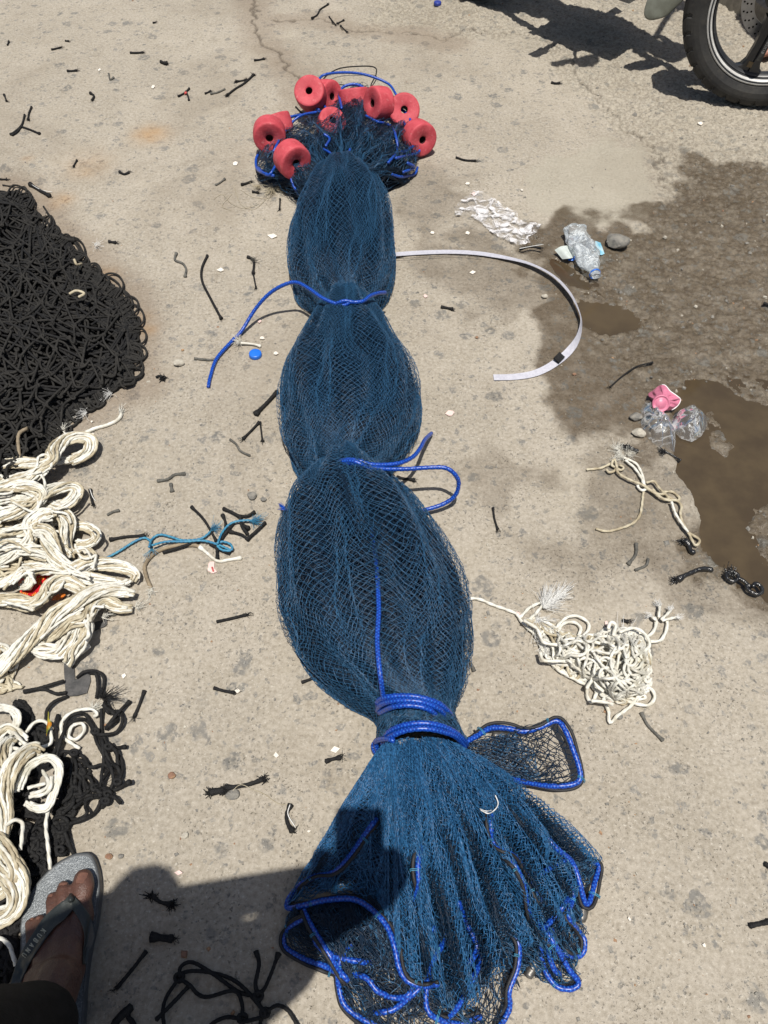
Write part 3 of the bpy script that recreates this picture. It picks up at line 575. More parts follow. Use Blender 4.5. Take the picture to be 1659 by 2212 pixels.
TOP = [
 ([(700, 228, .05), (705, 240, .055), (680, 243, .06), (650, 250, .06), (628, 268, .055), (605, 300, .05), (590, 330, .04)], .0042),
 ([(668, 210, .06), (672, 228, .055), (690, 238, .055)], .0042),
 ([(738, 234, .045), (733, 205, .06), (742, 188, .07), (765, 182, .075), (785, 190, .07), (800, 212, .06)], .0046),
 ([(790, 250, .07), (812, 262, .065), (835, 268, .06), (850, 280, .055), (858, 310, .05), (856, 330, .045), (838, 352, .04)], .0042),
 ([(845, 240, .07), (862, 235, .075), (882, 250, .07), (892, 282, .06), (895, 310, .05), (880, 325, .045), (862, 330, .04)], .0046),
 ([(850, 252, .06), (870, 262, .06), (884, 290, .05)], .0042),
 ([(855, 342, .03), (885, 335, .03), (905, 328, .03), (902, 312, .035), (892, 300, .04)], .0042),
 ([(560, 330, .02), (553, 345, .016), (556, 366, .014), (575, 376, .016), (592, 380, .02)], .0046),
 ([(556, 362, .014), (580, 378, .012), (600, 350, .02), (612, 330, .03)], .0042),
 ([(902, 362, .012), (895, 376, .01), (868, 382, .012), (845, 376, .014)], .0042),
 ([(880, 352, .02), (895, 362, .016), (870, 372, .016)], .0042),
 ([(600, 258, .05), (620, 254, .055), (650, 248, .06)], .0042),
 ([(628, 385, .02), (636, 405, .014), (652, 425, .010), (674, 442, .012)], .0042),
 ([(700, 290, .07), (712, 300, .07), (704, 315, .065)], .0042),
 ([(750, 350, .10), (752, 335, .105), (756, 322, .11)], .0035)]
BT = bvh([F6])
for p, r in TOP: braid(onnet(p, .003, BT), r=r)
# loose lead rope and black cord arched behind the floats
tag(braid([(688, 172, .03), (700, 162, .035), (730, 157, .045), (770, 158, .05), (805, 166, .045), (840, 182, .03), (856, 205, .02)], r=.0042, name='lead_rope'), 'thin blue rope arched behind the red floats')
tag(braid([(705, 190, .01), (698, 172, .02), (730, 149, .03), (780, 143, .035), (810, 146, .03), (812, 162, .02), (802, 182, .012), (800, 200, .01)], r=.0022, m='black', name='cord'), 'thin black cord looped behind the red floats')
braid([(582, 285, .05), (590, 305, .045), (596, 325, .04), (592, 355, .03), (590, 372, .02)], r=.003, m='black', name='cord')
braid([(648, 330, .06), (640, 338, .065), (632, 345, .065)], r=.003, m='black', name='cord')
# ---- floats
M['float'] = mat('red_foam_float', (.54, .082, .102), (.43, .052, .068), .6, 30, extra=lambda n, tc, col: mixc(n, mth(n, 'MULTIPLY', ramp(n, noise(n, tc.outputs['Object'], 70, 5, .75), .56, .68), .45), col, (.62, .25, .25)), bump=.5, bscale=180, spec=.3)
M['float_hole'] = mat('float_hole', (.05, .008, .01), None, .9, 30)
def floater(x, y, z, axis, R=.052, T=.058, label=''):
    c = np.array(P(x, y, z)); mb = MB(); e = .0055; h = T/2; hr = .0115
    pf = [(hr, -h+.004), (hr+.003, -h), (R-e*1.4, -h)]+[(R-e*1.4+e*1.4*math.sin(a), -h+e-e*math.cos(a)) for a in np.linspace(.3, 1.57, 5)]+[(R+.0015, 0)]+[(R-e*1.4+e*1.4*math.cos(a), h-e+e*math.sin(a)) for a in np.linspace(0, 1.27, 5)]+[(R-e*1.4, h), (hr+.004, h-.0005), (hr, h-.004)]
    lathe(mb, pf, c, axis, 56); lathe(mb, [(hr, h-.004), (hr*.98, -h+.004)], c, axis, 28, 1)
    return tag(mb.build('float', [M['float'], M['float_hole']], NETROOT), label)
FL = [(671, 203, .085, (-.12, -.66, .74), 'topmost left red float with a pale sunlit face'),
      (706, 208, .055, (.75, -.6, .25), 'red float tucked behind the topmost left one'),
      (765, 212, .060, (-.1, .45, .85), 'red float under netting at the top centre'),
      (818, 224, .100, (-.80, -.52, .28), 'red float tilted to the left beside the netted one'),
      (872, 240, .075, (.05, -.80, .60), 'red float at the upper right'),
      (905, 297, .055, (.42, -.88, .15), 'rightmost red float'),
      (582, 290, .075, (.10, -.97, .02), 'leftmost red float facing the viewer'),
      (598, 270, .050, (-.3, .5, .8), 'red float half hidden behind the leftmost one'),
      (631, 344, .105, (.52, -.85, -.02), 'lowest red float, nearest the first tie'),
      (715, 268, .045, (.3, -.5, .8), 'red float buried under the netting')]
for x, y, z, ax, lb in FL: floater(x, y, z, ax, .0505 if 'buried' not in lb else .045, label=lb)
# ---- lead sinkers on the lower hem
def sinker(a, b, z, r, label):
    p = resample(cr(PA([a, ((a[0]+b[0])/2, (a[1]+b[1])/2), b], z), 6), .003); n = len(p); t = np.linspace(0, 1, n)
    rr = r*(.72+.28*np.sin(np.pi*t)**.5)*(1+.04*np.sin(t*40)); mb = MB(); mb.tube(p, rr, 14)
    return tag(mb.build('sinker', M['lead'], NETROOT), label)
for a in [((1176, 2035), (1140, 2110), .022, .0085, 'long grey lead sinker beside the right prongs'), ((1262, 1945), (1255, 1990), .014, .009, 'grey sinker under the far right corner'),
          ((1276, 1930), (1268, 1958), .012, .008, None), ((1245, 1985), (1240, 2010), .012, .008, None),
          ((850, 2140), (905, 2122), .014, .011, 'broad sinker under the bottom meshes'), ((860, 2190), (915, 2175), .012, .011, None), ((745, 2140), (752, 2186), .010, .009, None),
          ((985, 2200), (1010, 2180), .012, .009, None), ((1065, 1588), (1120, 1592), .010, .007, 'sinker lying under the open flap'), ((795, 1895), (745, 1905), .014, .008, None)]:
    sinker(*a)
# ---- tie ropes: loose ropes knotted round the bundle
def tie(name, paths, label, r=.0047):
    root = empty(name, PA([paths[0][0]])[0]*[1, 1, 0], label, 'rope', 'blue ropes tied round the net')
    for k, p in enumerate(paths): braid(p, r=r, parent=root, name='rope_strand' if k else 'rope_length')
    return root
tie('tie_rope', [[(450, 836, .005), (454, 815, .005), (468, 775, .006), (500, 738, .008), (522, 715, .012), (550, 670, .045), (580, 636, .08), (612, 616, .105), (640, 610, .115), (668, 624, .120), (695, 643, .120), (722, 655, .118), (742, 660, .118), (757, 652, .125)],
                 [(728, 655, .122), (745, 650, .128), (765, 653, .124), (785, 650, .122), (800, 639, .115), (818, 633, .10), (832, 632, .08)]], 'blue rope knotted at the upper waist, its long end curling down to the left')
tie('tie_rope', [[(712, 1012, .10), (728, 999, .118), (752, 993, .128), (778, 996, .13), (800, 1003, .125), (835, 1004, .118), (868, 999, .112), (893, 986, .10), (908, 968, .085), (918, 950, .06), (932, 936, .012)],
                 [(718, 1014, .105), (740, 1003, .122), (765, 1002, .13), (785, 1008, .128), (830, 1013, .118), (880, 1013, .112), (930, 1010, .11), (962, 1011, .11), (982, 1024, .10), (991, 1045, .075), (982, 1072, .045), (955, 1090, .03), (920, 1101, .025), (890, 1107, .03)],
                 [(735, 998, .122), (760, 996, .136), (780, 1003, .135), (795, 1012, .125), (800, 1020, .12)]], 'blue rope tied at the middle waist with a wide loop to the right')
tie('tie_rope', [[(818, 1532, .06), (817, 1515, .09), (835, 1506, .118), (870, 1503, .128), (910, 1507, .130), (950, 1521, .115), (972, 1543, .08), (974, 1560, .05)],
                 [(815, 1535, .05), (822, 1523, .09), (845, 1515, .12), (880, 1513, .132), (918, 1518, .130), (950, 1533, .112), (966, 1556, .07)],
                 [(820, 1540, .06), (850, 1527, .118), (890, 1524, .130), (925, 1532, .125), (945, 1548, .10)],
                 [(828, 1508, .11), (823, 1470, .145), (818, 1430, .155), (815, 1380, .158), (818, 1320, .160), (816, 1260, .157), (812, 1210, .150), (806, 1170, .144), (802, 1130, .138)]], 'thick blue rope coiled above the lower neck, one end running up the largest bundle', .0048)
tie('tie_rope', [[(815, 1598, .03), (806, 1612, .02), (812, 1626, .02), (822, 1628, .03)],
                 [(826, 1606, .05), (840, 1582, .10), (868, 1568, .125), (905, 1562, .135), (945, 1566, .130), (980, 1580, .105), (1002, 1600, .07), (1008, 1612, .04)],
                 [(830, 1602, .06), (846, 1590, .11), (880, 1577, .130), (920, 1574, .136), (955, 1580, .125), (985, 1592, .095), (1004, 1614, .05)],
                 [(815, 1620, .03), (812, 1602, .05), (835, 1596, .10), (850, 1600, .115)]], 'thick blue rope coiled below the lower neck with a small loop on the left', .0048)
tie('tie_rope', [[(698, 322, .09), (712, 330, .10), (724, 342, .11), (731, 358, .11), (734, 376, .105), (745, 383, .105), (760, 379, .105), (772, 385, .09)],
                 [(730, 380, .10), (742, 376, .112), (756, 380, .11), (768, 380, .10)]], 'thin blue rope tied at the first neck under the red floats', .0042)
# frayed blue end sticking out at the left of the largest bundle
mb = MB()
for k in range(26):
    a = PA([(640, 1108, .04), (625, 1103, .035), (605+RNG.normal(0, 3), 1094+RNG.normal(0, 4), .03)]); mb.tube(cr(a, 4), .0006, 4)
mb.tube(cr(PA([(650, 1112, .04), (630, 1106, .038), (618, 1101, .035)]), 5), .0035, 8)
tag(mb.build('rope_end', M['blue'], NETROOT), 'frayed blue rope end poking out on the left')
# ------------------------------------------------------------ helpers for crops
def crop(ox, oy, k):
    return lambda *p: [(ox+a[0]*k, oy+a[1]*k) + tuple(a[2:]) for a in p]
def cord(mb, path, r=.0035, z=None, m=0, sides=8, wob=.0, ends=True, bulb=False, braided=True):
    p = resample(cr(PA(path, r if z is None else z), 8), r*.8); p[:, 2] = np.maximum(p[:, 2], r*.9)
    rr = np.full(len(p), r)*(1+RNG.normal(0, .02, len(p)))
    if bulb:
        bl = RNG.uniform(.1, .9, 2); r_ = RNG.uniform(.85, 1.15); rr = rr*r_
        s = np.linspace(0, 1, len(p))*len(p); e = np.minimum(s, len(p)-s); rr = rr*(1+np.where(s < len(p)/2, bl[0], bl[1])*np.exp(-(e/3.0)**2))
    mb.tube(p, rr, sides, braid=3 if braided else 0, pitch=r*5, mi=m); return p
def twist(mb, path, r=.003, z=None, m=0, sides=9, pitch=None, raw=False):
    p = np.asarray(path) if raw else cr(PA(path, r if z is None else z), 8)
    p = resample(p, r*.85); p[:, 2] = np.maximum(p[:, 2], r*.8)
    mb.tube(p, r, sides, strands=3, pitch=pitch or r*6.0, depth=.42, mi=m); return p
def fray(mb, c, d, n=16, L=.02, r=.0004, m=0, spread=.5):
    r = r*.62; L = L*.8; n = int(n*1.3)
    c = np.array(c); d = np.array(d, float); d /= np.linalg.norm(d)+1e-9
    for k in range(n):
        e = d+RNG.normal(0, spread, 3)*[1, 1, .35]; q = c+RNG.normal(0, .001, 3); q2 = q+e*L*RNG.uniform(.4, 1)*.6+RNG.normal(0, .002, 3); q3 = q2+e*L*.4+RNG.normal(0, .003, 3)
        a = np.array([q, q2, q3]); a[:, 2] = np.maximum(a[:, 2], .0008); mb.tube(cr(a, 4), r, 4, mi=m)
def tangle(mb, poly, n, r, kind='cord', zmax=.03, step=10, length=40, curl=.35, m=0, seed=1, zf=None, bias=None, mz=None, edge=70):
    """strands wandering inside an outline, piled up to zmax"""
    rg = np.random.default_rng(seed); xs = [a[0] for a in poly]; ys = [a[1] for a in poly]; k = 0
    while k < n:
        x, y = rg.uniform(min(xs), max(xs)), rg.uniform(min(ys), max(ys))
        if not inpoly(np.array(x), np.array(y), poly): continue
        k += 1; h = rg.uniform(0, 6.28) if bias is None else bias+rg.choice([0, math.pi])+rg.normal(0, .3); w = 0; pts = [(x, y)]
        for q in range(int(length*rg.uniform(.5, 1.3))):
            w = .82*w+rg.normal(0, curl); h2 = h+w
            if bias is not None: h2 = h+.5*math.sin(w)
            nx, ny = x+step*math.cos(h2), y+step*math.sin(h2); t = 0
            while not inpoly(np.array(nx), np.array(ny), poly) and t < 8:
                h += 1.0*(1 if rg.random() < .7 else -1); h2 = h; nx, ny = x+step*math.cos(h2), y+step*math.sin(h2); t += 1
            if t >= 8: break
            x, y = nx, ny; pts.append((x, y))
            if bias is None: h = h2
        if len(pts) < 4: continue
        lv = rg.random(); pts = np.array(pts); d = np.clip(sdf(pts[:, 0], pts[:, 1], poly)/edge, 0.05, 1)**.6
        zz = r+(zmax*lv)*d+.25*zmax*d*np.sin(np.arange(len(pts))*.6+lv*9)*.5
        if zf is not None: zz = r+zf(pts[:, 0], pts[:, 1])*(.35+.65*lv)+.004*np.sin(np.arange(len(pts))*.7+lv*9)
        p = PV(pts[:, 0], pts[:, 1], np.maximum(zz, r))
        mm = m if mz is None else (mz if rg.random() < .35 else m)
        if kind == 'twist': twist(mb, cr(p, 6), r, m=mm, raw=True)
        else:
            p = resample(cr(p, 6), r*1.1); mb.tube(p, r, 7, mi=mm, braid=3, pitch=r*5)
# ------------------------------------------------------------ heap of black net on the left
BN = [(-110, 402), (0, 412), (40, 414), (66, 428), (70, 450), (94, 470), (76, 482), (118, 492), (150, 520), (176, 556), (170, 576), (208, 592), (244, 616), (276, 660), (298, 695), (300, 740), (286, 790), (288, 822), (240, 845), (205, 872), (150, 900), (126, 932), (112, 962), (88, 1000), (58, 1040), (0, 1062), (-110, 1070), (-190, 1000), (-250, 880), (-235, 740), (-265, 620), (-215, 480)]
def bnz(x, y): 
    d = np.clip(sdf(np.asarray(x, float), np.asarray(y, float), BN), 0, 400); return .075*(1-np.exp(-d/85))*(.75+.5*vnoise(np.asarray(x)/70., np.asarray(y)/60.))
root = empty('black_net_heap', P(60, 720), 'heap of knotted black cord netting piled at the left edge', 'net heap')
mb = MB(); X, Y = np.meshgrid(np.linspace(-280, 305, 90), np.linspace(400, 1070, 100)); dz = bnz(X, Y)*.62; ins = sdf(X, Y, BN)
z = np.where(ins > 6, dz*np.clip(ins/40, 0, 1), -.02); mb.grid(PV(X, Y, np.maximum(z, -.02))*[1, 1, 0]+np.stack([0*z, 0*z, z], -1))
mb.build('buried_layers', M['black_mass'], root)
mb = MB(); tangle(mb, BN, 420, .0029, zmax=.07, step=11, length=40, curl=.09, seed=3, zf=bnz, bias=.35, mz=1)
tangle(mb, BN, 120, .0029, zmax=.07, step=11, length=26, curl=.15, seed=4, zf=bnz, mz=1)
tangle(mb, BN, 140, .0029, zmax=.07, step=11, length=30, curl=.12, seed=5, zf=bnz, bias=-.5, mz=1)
mb.build('packed_cords', [M['black'], M['black_sunlit']], root)
# the topmost, clearly knotted meshes
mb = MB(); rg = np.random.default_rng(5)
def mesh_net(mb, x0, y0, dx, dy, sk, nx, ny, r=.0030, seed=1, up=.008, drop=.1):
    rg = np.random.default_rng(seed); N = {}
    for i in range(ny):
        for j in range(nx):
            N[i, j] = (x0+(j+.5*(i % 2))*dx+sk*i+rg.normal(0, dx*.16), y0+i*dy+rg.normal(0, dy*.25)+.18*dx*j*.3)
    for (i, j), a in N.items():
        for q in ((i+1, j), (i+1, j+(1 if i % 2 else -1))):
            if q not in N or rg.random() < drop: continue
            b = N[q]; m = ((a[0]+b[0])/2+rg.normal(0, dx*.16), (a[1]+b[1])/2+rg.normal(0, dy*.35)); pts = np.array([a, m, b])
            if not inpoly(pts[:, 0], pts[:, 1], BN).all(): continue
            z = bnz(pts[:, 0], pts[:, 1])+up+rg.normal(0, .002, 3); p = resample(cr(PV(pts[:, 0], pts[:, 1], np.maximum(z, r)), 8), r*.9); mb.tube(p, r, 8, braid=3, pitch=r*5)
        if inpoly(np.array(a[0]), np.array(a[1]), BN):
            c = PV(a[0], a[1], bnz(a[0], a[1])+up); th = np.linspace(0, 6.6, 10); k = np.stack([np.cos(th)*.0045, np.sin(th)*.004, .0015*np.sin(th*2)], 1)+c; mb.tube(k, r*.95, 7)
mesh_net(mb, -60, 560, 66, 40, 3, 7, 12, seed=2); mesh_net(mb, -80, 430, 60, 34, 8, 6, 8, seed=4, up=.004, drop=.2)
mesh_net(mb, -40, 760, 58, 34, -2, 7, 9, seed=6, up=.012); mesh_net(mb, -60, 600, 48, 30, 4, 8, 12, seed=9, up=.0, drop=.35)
mb.build('knotted_meshes', M['black_sunlit'], root)
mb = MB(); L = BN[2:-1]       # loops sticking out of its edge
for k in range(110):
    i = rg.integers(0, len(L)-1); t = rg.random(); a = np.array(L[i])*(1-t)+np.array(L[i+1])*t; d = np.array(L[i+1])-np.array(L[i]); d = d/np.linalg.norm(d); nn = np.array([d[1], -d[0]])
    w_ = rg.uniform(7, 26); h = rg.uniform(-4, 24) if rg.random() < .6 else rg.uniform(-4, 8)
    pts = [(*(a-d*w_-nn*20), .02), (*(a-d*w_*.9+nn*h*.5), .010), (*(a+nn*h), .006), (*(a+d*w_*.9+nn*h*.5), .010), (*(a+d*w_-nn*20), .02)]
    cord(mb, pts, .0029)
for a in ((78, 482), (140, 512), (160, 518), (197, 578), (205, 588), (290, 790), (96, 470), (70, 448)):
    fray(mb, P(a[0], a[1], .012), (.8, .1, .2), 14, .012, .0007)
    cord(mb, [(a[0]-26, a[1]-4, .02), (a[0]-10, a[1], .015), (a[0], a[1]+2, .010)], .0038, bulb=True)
mb.build('edge_loops', M['black_sunlit'], root)
mb = MB()
for c in ((205, 528), (240, 850), (186, 892)):
    mb = MB(); fray(mb, P(c[0], c[1], float(bnz(*c))+.012), (RNG.normal(), RNG.normal(), .1), 26, .02, .0004, 0, .8); mb.build('fibre_tuft', M['white_clean'], root)
mb = MB()
for p in ([(160, 560, .06), (166, 572, .05), (176, 570, .03), (172, 578, .03)], [(150, 635, .085), (165, 628, .085), (182, 634, .08), (170, 642, .08)]): mb = MB(); cord(mb, p, .0035, braided=False); mb.build('caught_cord', M['cream'], root)
mb = MB()
cord(mb, [(118*.35, 935, .06), (60, 925, .06), (40, 940, .06), (42, 985, .04), (46, 1010, .03)], .0042)
mb.build('caught_cord', M['tan'], root)
# ------------------------------------------------------------ white rope hanks
HROOT = empty('white_rope_heap', P(110, 1200), 'heap of dirty white twisted rope in folded hanks on the left', 'rope heap')
A = crop(0, 891, .2686)
def hank(path, width, n=15, r=.0027, z=.006, hgt=.6, turns=1.3, seed=0, fan=0., mats=('white', 'cream'), parent=None, label=None, zend=None):
    rg = np.random.default_rng(seed); c = cr(PA(path, z), 12); c = resample(c, .004); m = len(c); s = np.linspace(0, 1, m)
    if np.ndim(width): wd = np.interp(s, np.linspace(0, 1, len(width)), width)
    else: wd = np.full(m, width)
    px_, py_ = pix(c); wv = wd/FPX*(c[:, 1]*CP+(H0-c[:, 2])*SP)*.5
    t = np.gradient(c, axis=0); t /= np.linalg.norm(t, axis=1)[:, None]+1e-9; a = np.cross(t, [0, 0, 1.]); a /= np.linalg.norm(a, axis=1)[:, None]+1e-9
    mb = MB(); L = np.linalg.norm(np.diff(c, axis=0), axis=1).sum()
    for k in range(n):
        rad = math.sqrt((k+.5)/n); th = 2.39996*k; u0, v0 = rad*math.cos(th), rad*math.sin(th)
        ps = turns*6.28*s*L/.4+.25*np.sin(s*9+k); u = u0*np.cos(ps)-v0*np.sin(ps); v = u0*np.sin(ps)+v0*np.cos(ps)
        u = u*(1+fan*s)+.16*np.sin(s*L/.03+k*1.7)*.5+rg.normal(0, .05)
        q = c+a*(u*wv)[:, None]; q[:, 2] = z*0+c[:, 2]+(v+1)*wv*hgt*.8+r+.0015*np.sin(s*L/.02+k*2.1); i0, i1 = int(rg.integers(0, max(1, m//14))), m-int(rg.integers(0, max(1, m//9))); q = q[i0:i1]; twist(mb, q, r*rg.uniform(.92, 1.08), raw=True, m=0 if rg.random() < .68 else 1)
    return tag(mb.build('hank', [M[x] for x in mats], parent or HROOT), label)
H = [
 ([(-200, 470, .02), (0, 440, .02), (200, 425, .03), (330, 440, .04), (420, 410, .05), (450, 330, .045), (540, 245, .035), (650, 222, .03), (735, 255, .02), (715, 340, .015), (600, 400, .015), (470, 425, .012)], [80, 80, 85, 80, 70, 75, 95, 95, 85, 85, 80, 60], 15, 'uppermost hank folded into a flattened loop with a greenish stain'),
 ([(-120, 600), (100, 585, .015), (230, 560, .03), (330, 500, .04), (420, 455, .045)], [90, 90, 110, 90, 60], 12, None),
 ([(-250, 660), (0, 640, .03), (150, 610, .04), (280, 640, .045), (340, 700, .04), (270, 770, .03), (120, 830, .02), (-100, 870, .01)], 95, 16, None),
 ([(-100, 740), (100, 720, .02), (240, 740, .03), (330, 690, .04), (450, 640, .03), (590, 620, .02), (635, 660, .018), (570, 735, .015), (430, 775, .015), (330, 760, .015)], [70, 80, 85, 85, 85, 80, 75, 80, 80, 60], 14, 'rounded hank loop just below the uppermost one'),
 ([(420, 770, .03), (510, 820, .03), (560, 900, .03), (545, 1000, .03), (545, 1100, .02), (590, 1180, .012)], [70, 80, 95, 90, 70, 60], 12, 'yellowed hank hanging down the middle of the heap'),
 ([(560, 930, .01), (680, 930, .012), (775, 975, .012), (785, 1035, .012), (715, 1075, .012), (610, 1070, .01)], 62, 10, 'small open loop of rope sticking out to the right'),
 ([(600, 1110, .01), (690, 1120, .01), (750, 1165, .01), (740, 1210, .008), (640, 1200, .006)], 48, 7, None),
 ([(-120, 1010), (0, 1000, .02), (130, 980, .03), (270, 960, .035), (380, 990, .045), (415, 1080, .05), (465, 1190, .045), (560, 1280, .035), (700, 1340, .025), (860, 1390, .015), (990, 1400, .012), (1075, 1365, .012)], [80, 80, 85, 85, 90, 95, 90, 85, 80, 80, 75, 50], 14, 'long hank sweeping down to the right over the red wrapper'),
 ([(450, 850, .045), (340, 850, .045), (250, 920, .04), (270, 1010, .035), (200, 1100, .03), (90, 1180, .02), (-80, 1230, .01)], 85, 14, None),
 ([(-150, 1110), (60, 1080, .02), (200, 1110, .03), (330, 1150, .035), (420, 1200, .04)], 90, 12, None),
 ([(200, 1260, .02), (400, 1275, .03), (560, 1285, .035), (700, 1240, .03), (850, 1235, .025), (1000, 1265, .02), (1095, 1320, .015), (1075, 1370, .012)], [70, 85, 95, 90, 90, 80, 70, 50], 15, 'hank end reaching farthest right, its tip rounded'),
 ([(-200, 1410), (0, 1390, .02), (110, 1355, .025), (215, 1290, .03), (255, 1330, .03), (235, 1400, .025), (180, 1405, .02)], 60, 9, None),
 ([(-200, 1500), (0, 1520, .015), (150, 1540, .015), (270, 1560, .015), (360, 1500, .025), (430, 1405, .035), (540, 1370, .035), (650, 1440, .03), (730, 1500, .02)], [85, 85, 90, 95, 90, 90, 90, 80, 60], 15, 'hank curving under the red wrapper'),
 ([(1085, 1475, .02), (960, 1450, .025), (820, 1450, .035), (700, 1490, .045), (600, 1560, .05), (450, 1650, .045), (330, 1780, .035), (200, 1900, .03), (80, 2010, .025), (-60, 2120, .02), (-250, 2200, .01)], [40, 80, 90, 95, 100, 105, 110, 110, 105, 100, 90], 17, 'long twisted hank running down to the left edge'),
 ([(1070, 1590, .008), (960, 1580, .015), (850, 1530, .02), (750, 1590, .03), (690, 1680, .04), (580, 1700, .04), (450, 1790, .03), (330, 1850, .02)], [40, 75, 80, 90, 100, 90, 80, 50], 14, None),
 ([(690, 1660, .035), (700, 1760, .03), (650, 1850, .02), (560, 1930, .012), (500, 2000, .006)], [50, 110, 150, 170, 190], 20, 'fanned out rope ends with a green tinge'),
 ([(720, 1870, .012), (600, 1930, .015), (450, 1950, .02), (330, 1920, .02), (260, 1880, .012)], [50, 90, 100, 100, 60], 13, None)]
for k, (p, w_, n, lb) in enumerate(H):
    hank(A(*p), (np.array(w_)*.36 if np.ndim(w_) else w_*.36), n+9, z=.006, seed=k, label=lb)
mb = MB()
for p in ([(300, 430, .06), (310, 360, .06), (370, 340, .06), (420, 370, .06), (410, 440, .06)], [(0, 500, .03), (60, 540, .03), (200, 510, .05), (330, 480, .06)], [(330, 500, .06), (360, 560, .05), (350, 640, .055), (300, 700, .05)], [(0, 590, .02), (100, 560, .03), (250, 480, .05)], [(510, 140, .01), (525, 180, .012), (540, 215, .02)], [(260, 1290, .03), (265, 1350, .03), (240, 1420, .02), (190, 1400, .02)], [(230, 1280, .03), (235, 1340, .03), (215, 1390, .02), (180, 1410, .02)], [(0, 1860, .01), (60, 1880, .02), (110, 1960, .03)], [(0, 1900, .01), (50, 1930, .02), (80, 2010, .03)]): mb = MB(); twist(mb, A(*p), .003); mb.build('loose_strand', M['white'], HROOT)
for a, d in (((512, 135), (-.2, 1, 0)), ((60, 400), (.2, 1, 0)), ((820, 1650), (.5, .3, 0)), ((1090, 1560), (.8, .3, 0))): mb = MB(); fray(mb, P(*A(a)[0], .015), d, 22, .018, .0005, 0, .6); mb.build('frayed_end', M['white'], HROOT)
for k in range(60):           # stray single ropes lying over the hanks
    i = RNG.integers(0, len(H)); p = np.array([q[:2] for q in H[i][0]]); j = RNG.integers(0, max(1, len(p)-3)); q = p[j:j+3]+RNG.normal(0, 26, (len(p[j:j+3]), 2))
    if len(q) > 2 and q[:, 0].max() < 900 and q[:, 1].min() > 560 and q[:, 1].max() < 1850: mb = MB(); twist(mb, A(*[(a[0], a[1], .055) for a in q]), .0027); mb.build('loose_strand', M['cream' if RNG.random() < .3 else 'white'], HROOT)
mb = MB(); tangle(mb, A((-200, 620), (300, 600), (420, 800), (560, 900), (580, 1150), (420, 1260), (250, 1330), (-200, 1390)), 60, .0031, 'twist', .03, 9, 26, .3, seed=21, bias=.2, mz=1); mb.build('under_layer', [M['cream'], M['white']], HROOT); mb = MB(); tangle(mb, A((-200, 1880), (60, 1860), (160, 1960), (100, 2150), (210, 2212), (-200, 2300)), 26, .0031, 'twist', .03, 9, 22, .4, seed=22, mz=1); mb.build('under_layer', [M['cream'], M['white']], HROOT)
# the white rope piled lower down, by the foot
LROOT = empty('white_rope_pile', P(50, 1800), 'loosely looped white rope piled beside the sandal', 'rope pile')
Bc = crop(0, 1512, .3176); Fc = crop(0, 1780, .2278)
mb = MB()
S1 = [Bc((-60, 190, .02), (0, 190, .03), (90, 220, .04), (160, 290, .05), (230, 320, .03), (340, 300, .02), (342, 200, .03), (310, 150, .03), (240, 150, .03), (160, 240, .03)),
      Bc((540, 330, .01), (440, 260, .01), (415, 190, .015), (440, 120, .02), (520, 72, .02), (620, 62, .02), (662, 95, .015), (640, 112, .01)),
      Bc((500, 170, .012), (560, 160, .012), (572, 210, .012), (520, 265, .012), (470, 252, .012), (480, 195, .012), (510, 165, .012)),
      Bc((210, 640, .05), (300, 610, .06), (330, 560, .06), (290, 480, .05)), Bc((200, 660, .05), (300, 640, .055), (345, 590, .06), (350, 520, .06)), Bc((190, 600, .05), (260, 580, .05), (310, 570, .05)),
      Bc((330, 735, .04), (312, 850, .03), (325, 980, .03), (342, 1150, .02)),
      Bc((20, 870, .05), (90, 820, .06), (150, 832, .06), (152, 900, .05), (140, 1020, .04)), Bc((-20, 1000, .04), (80, 1080, .05), (150, 1190, .04)), Bc((-20, 1030, .04), (50, 1100, .05), (80, 1190, .04)),
      Bc((60, 330, .05), (110, 330, .06), (150, 355, .05)), Bc((250, 400, .06), (320, 370, .05), (300, 400, .04)),
      Fc((-20, 1080, .03), (50, 1110, .035), (100, 1180, .035), (150, 1340, .03))]
for p in S1: mb = MB(); twist(mb, p, .0032); mb.build('rope_loop', M['white'], LROOT)
mb = MB()
fray(mb, P(*Bc((625, 60))[0], .01), (1, .6, 0), 40, .022, .0005, 0, .5)
mb.build('frayed_end', M['white'], LROOT)
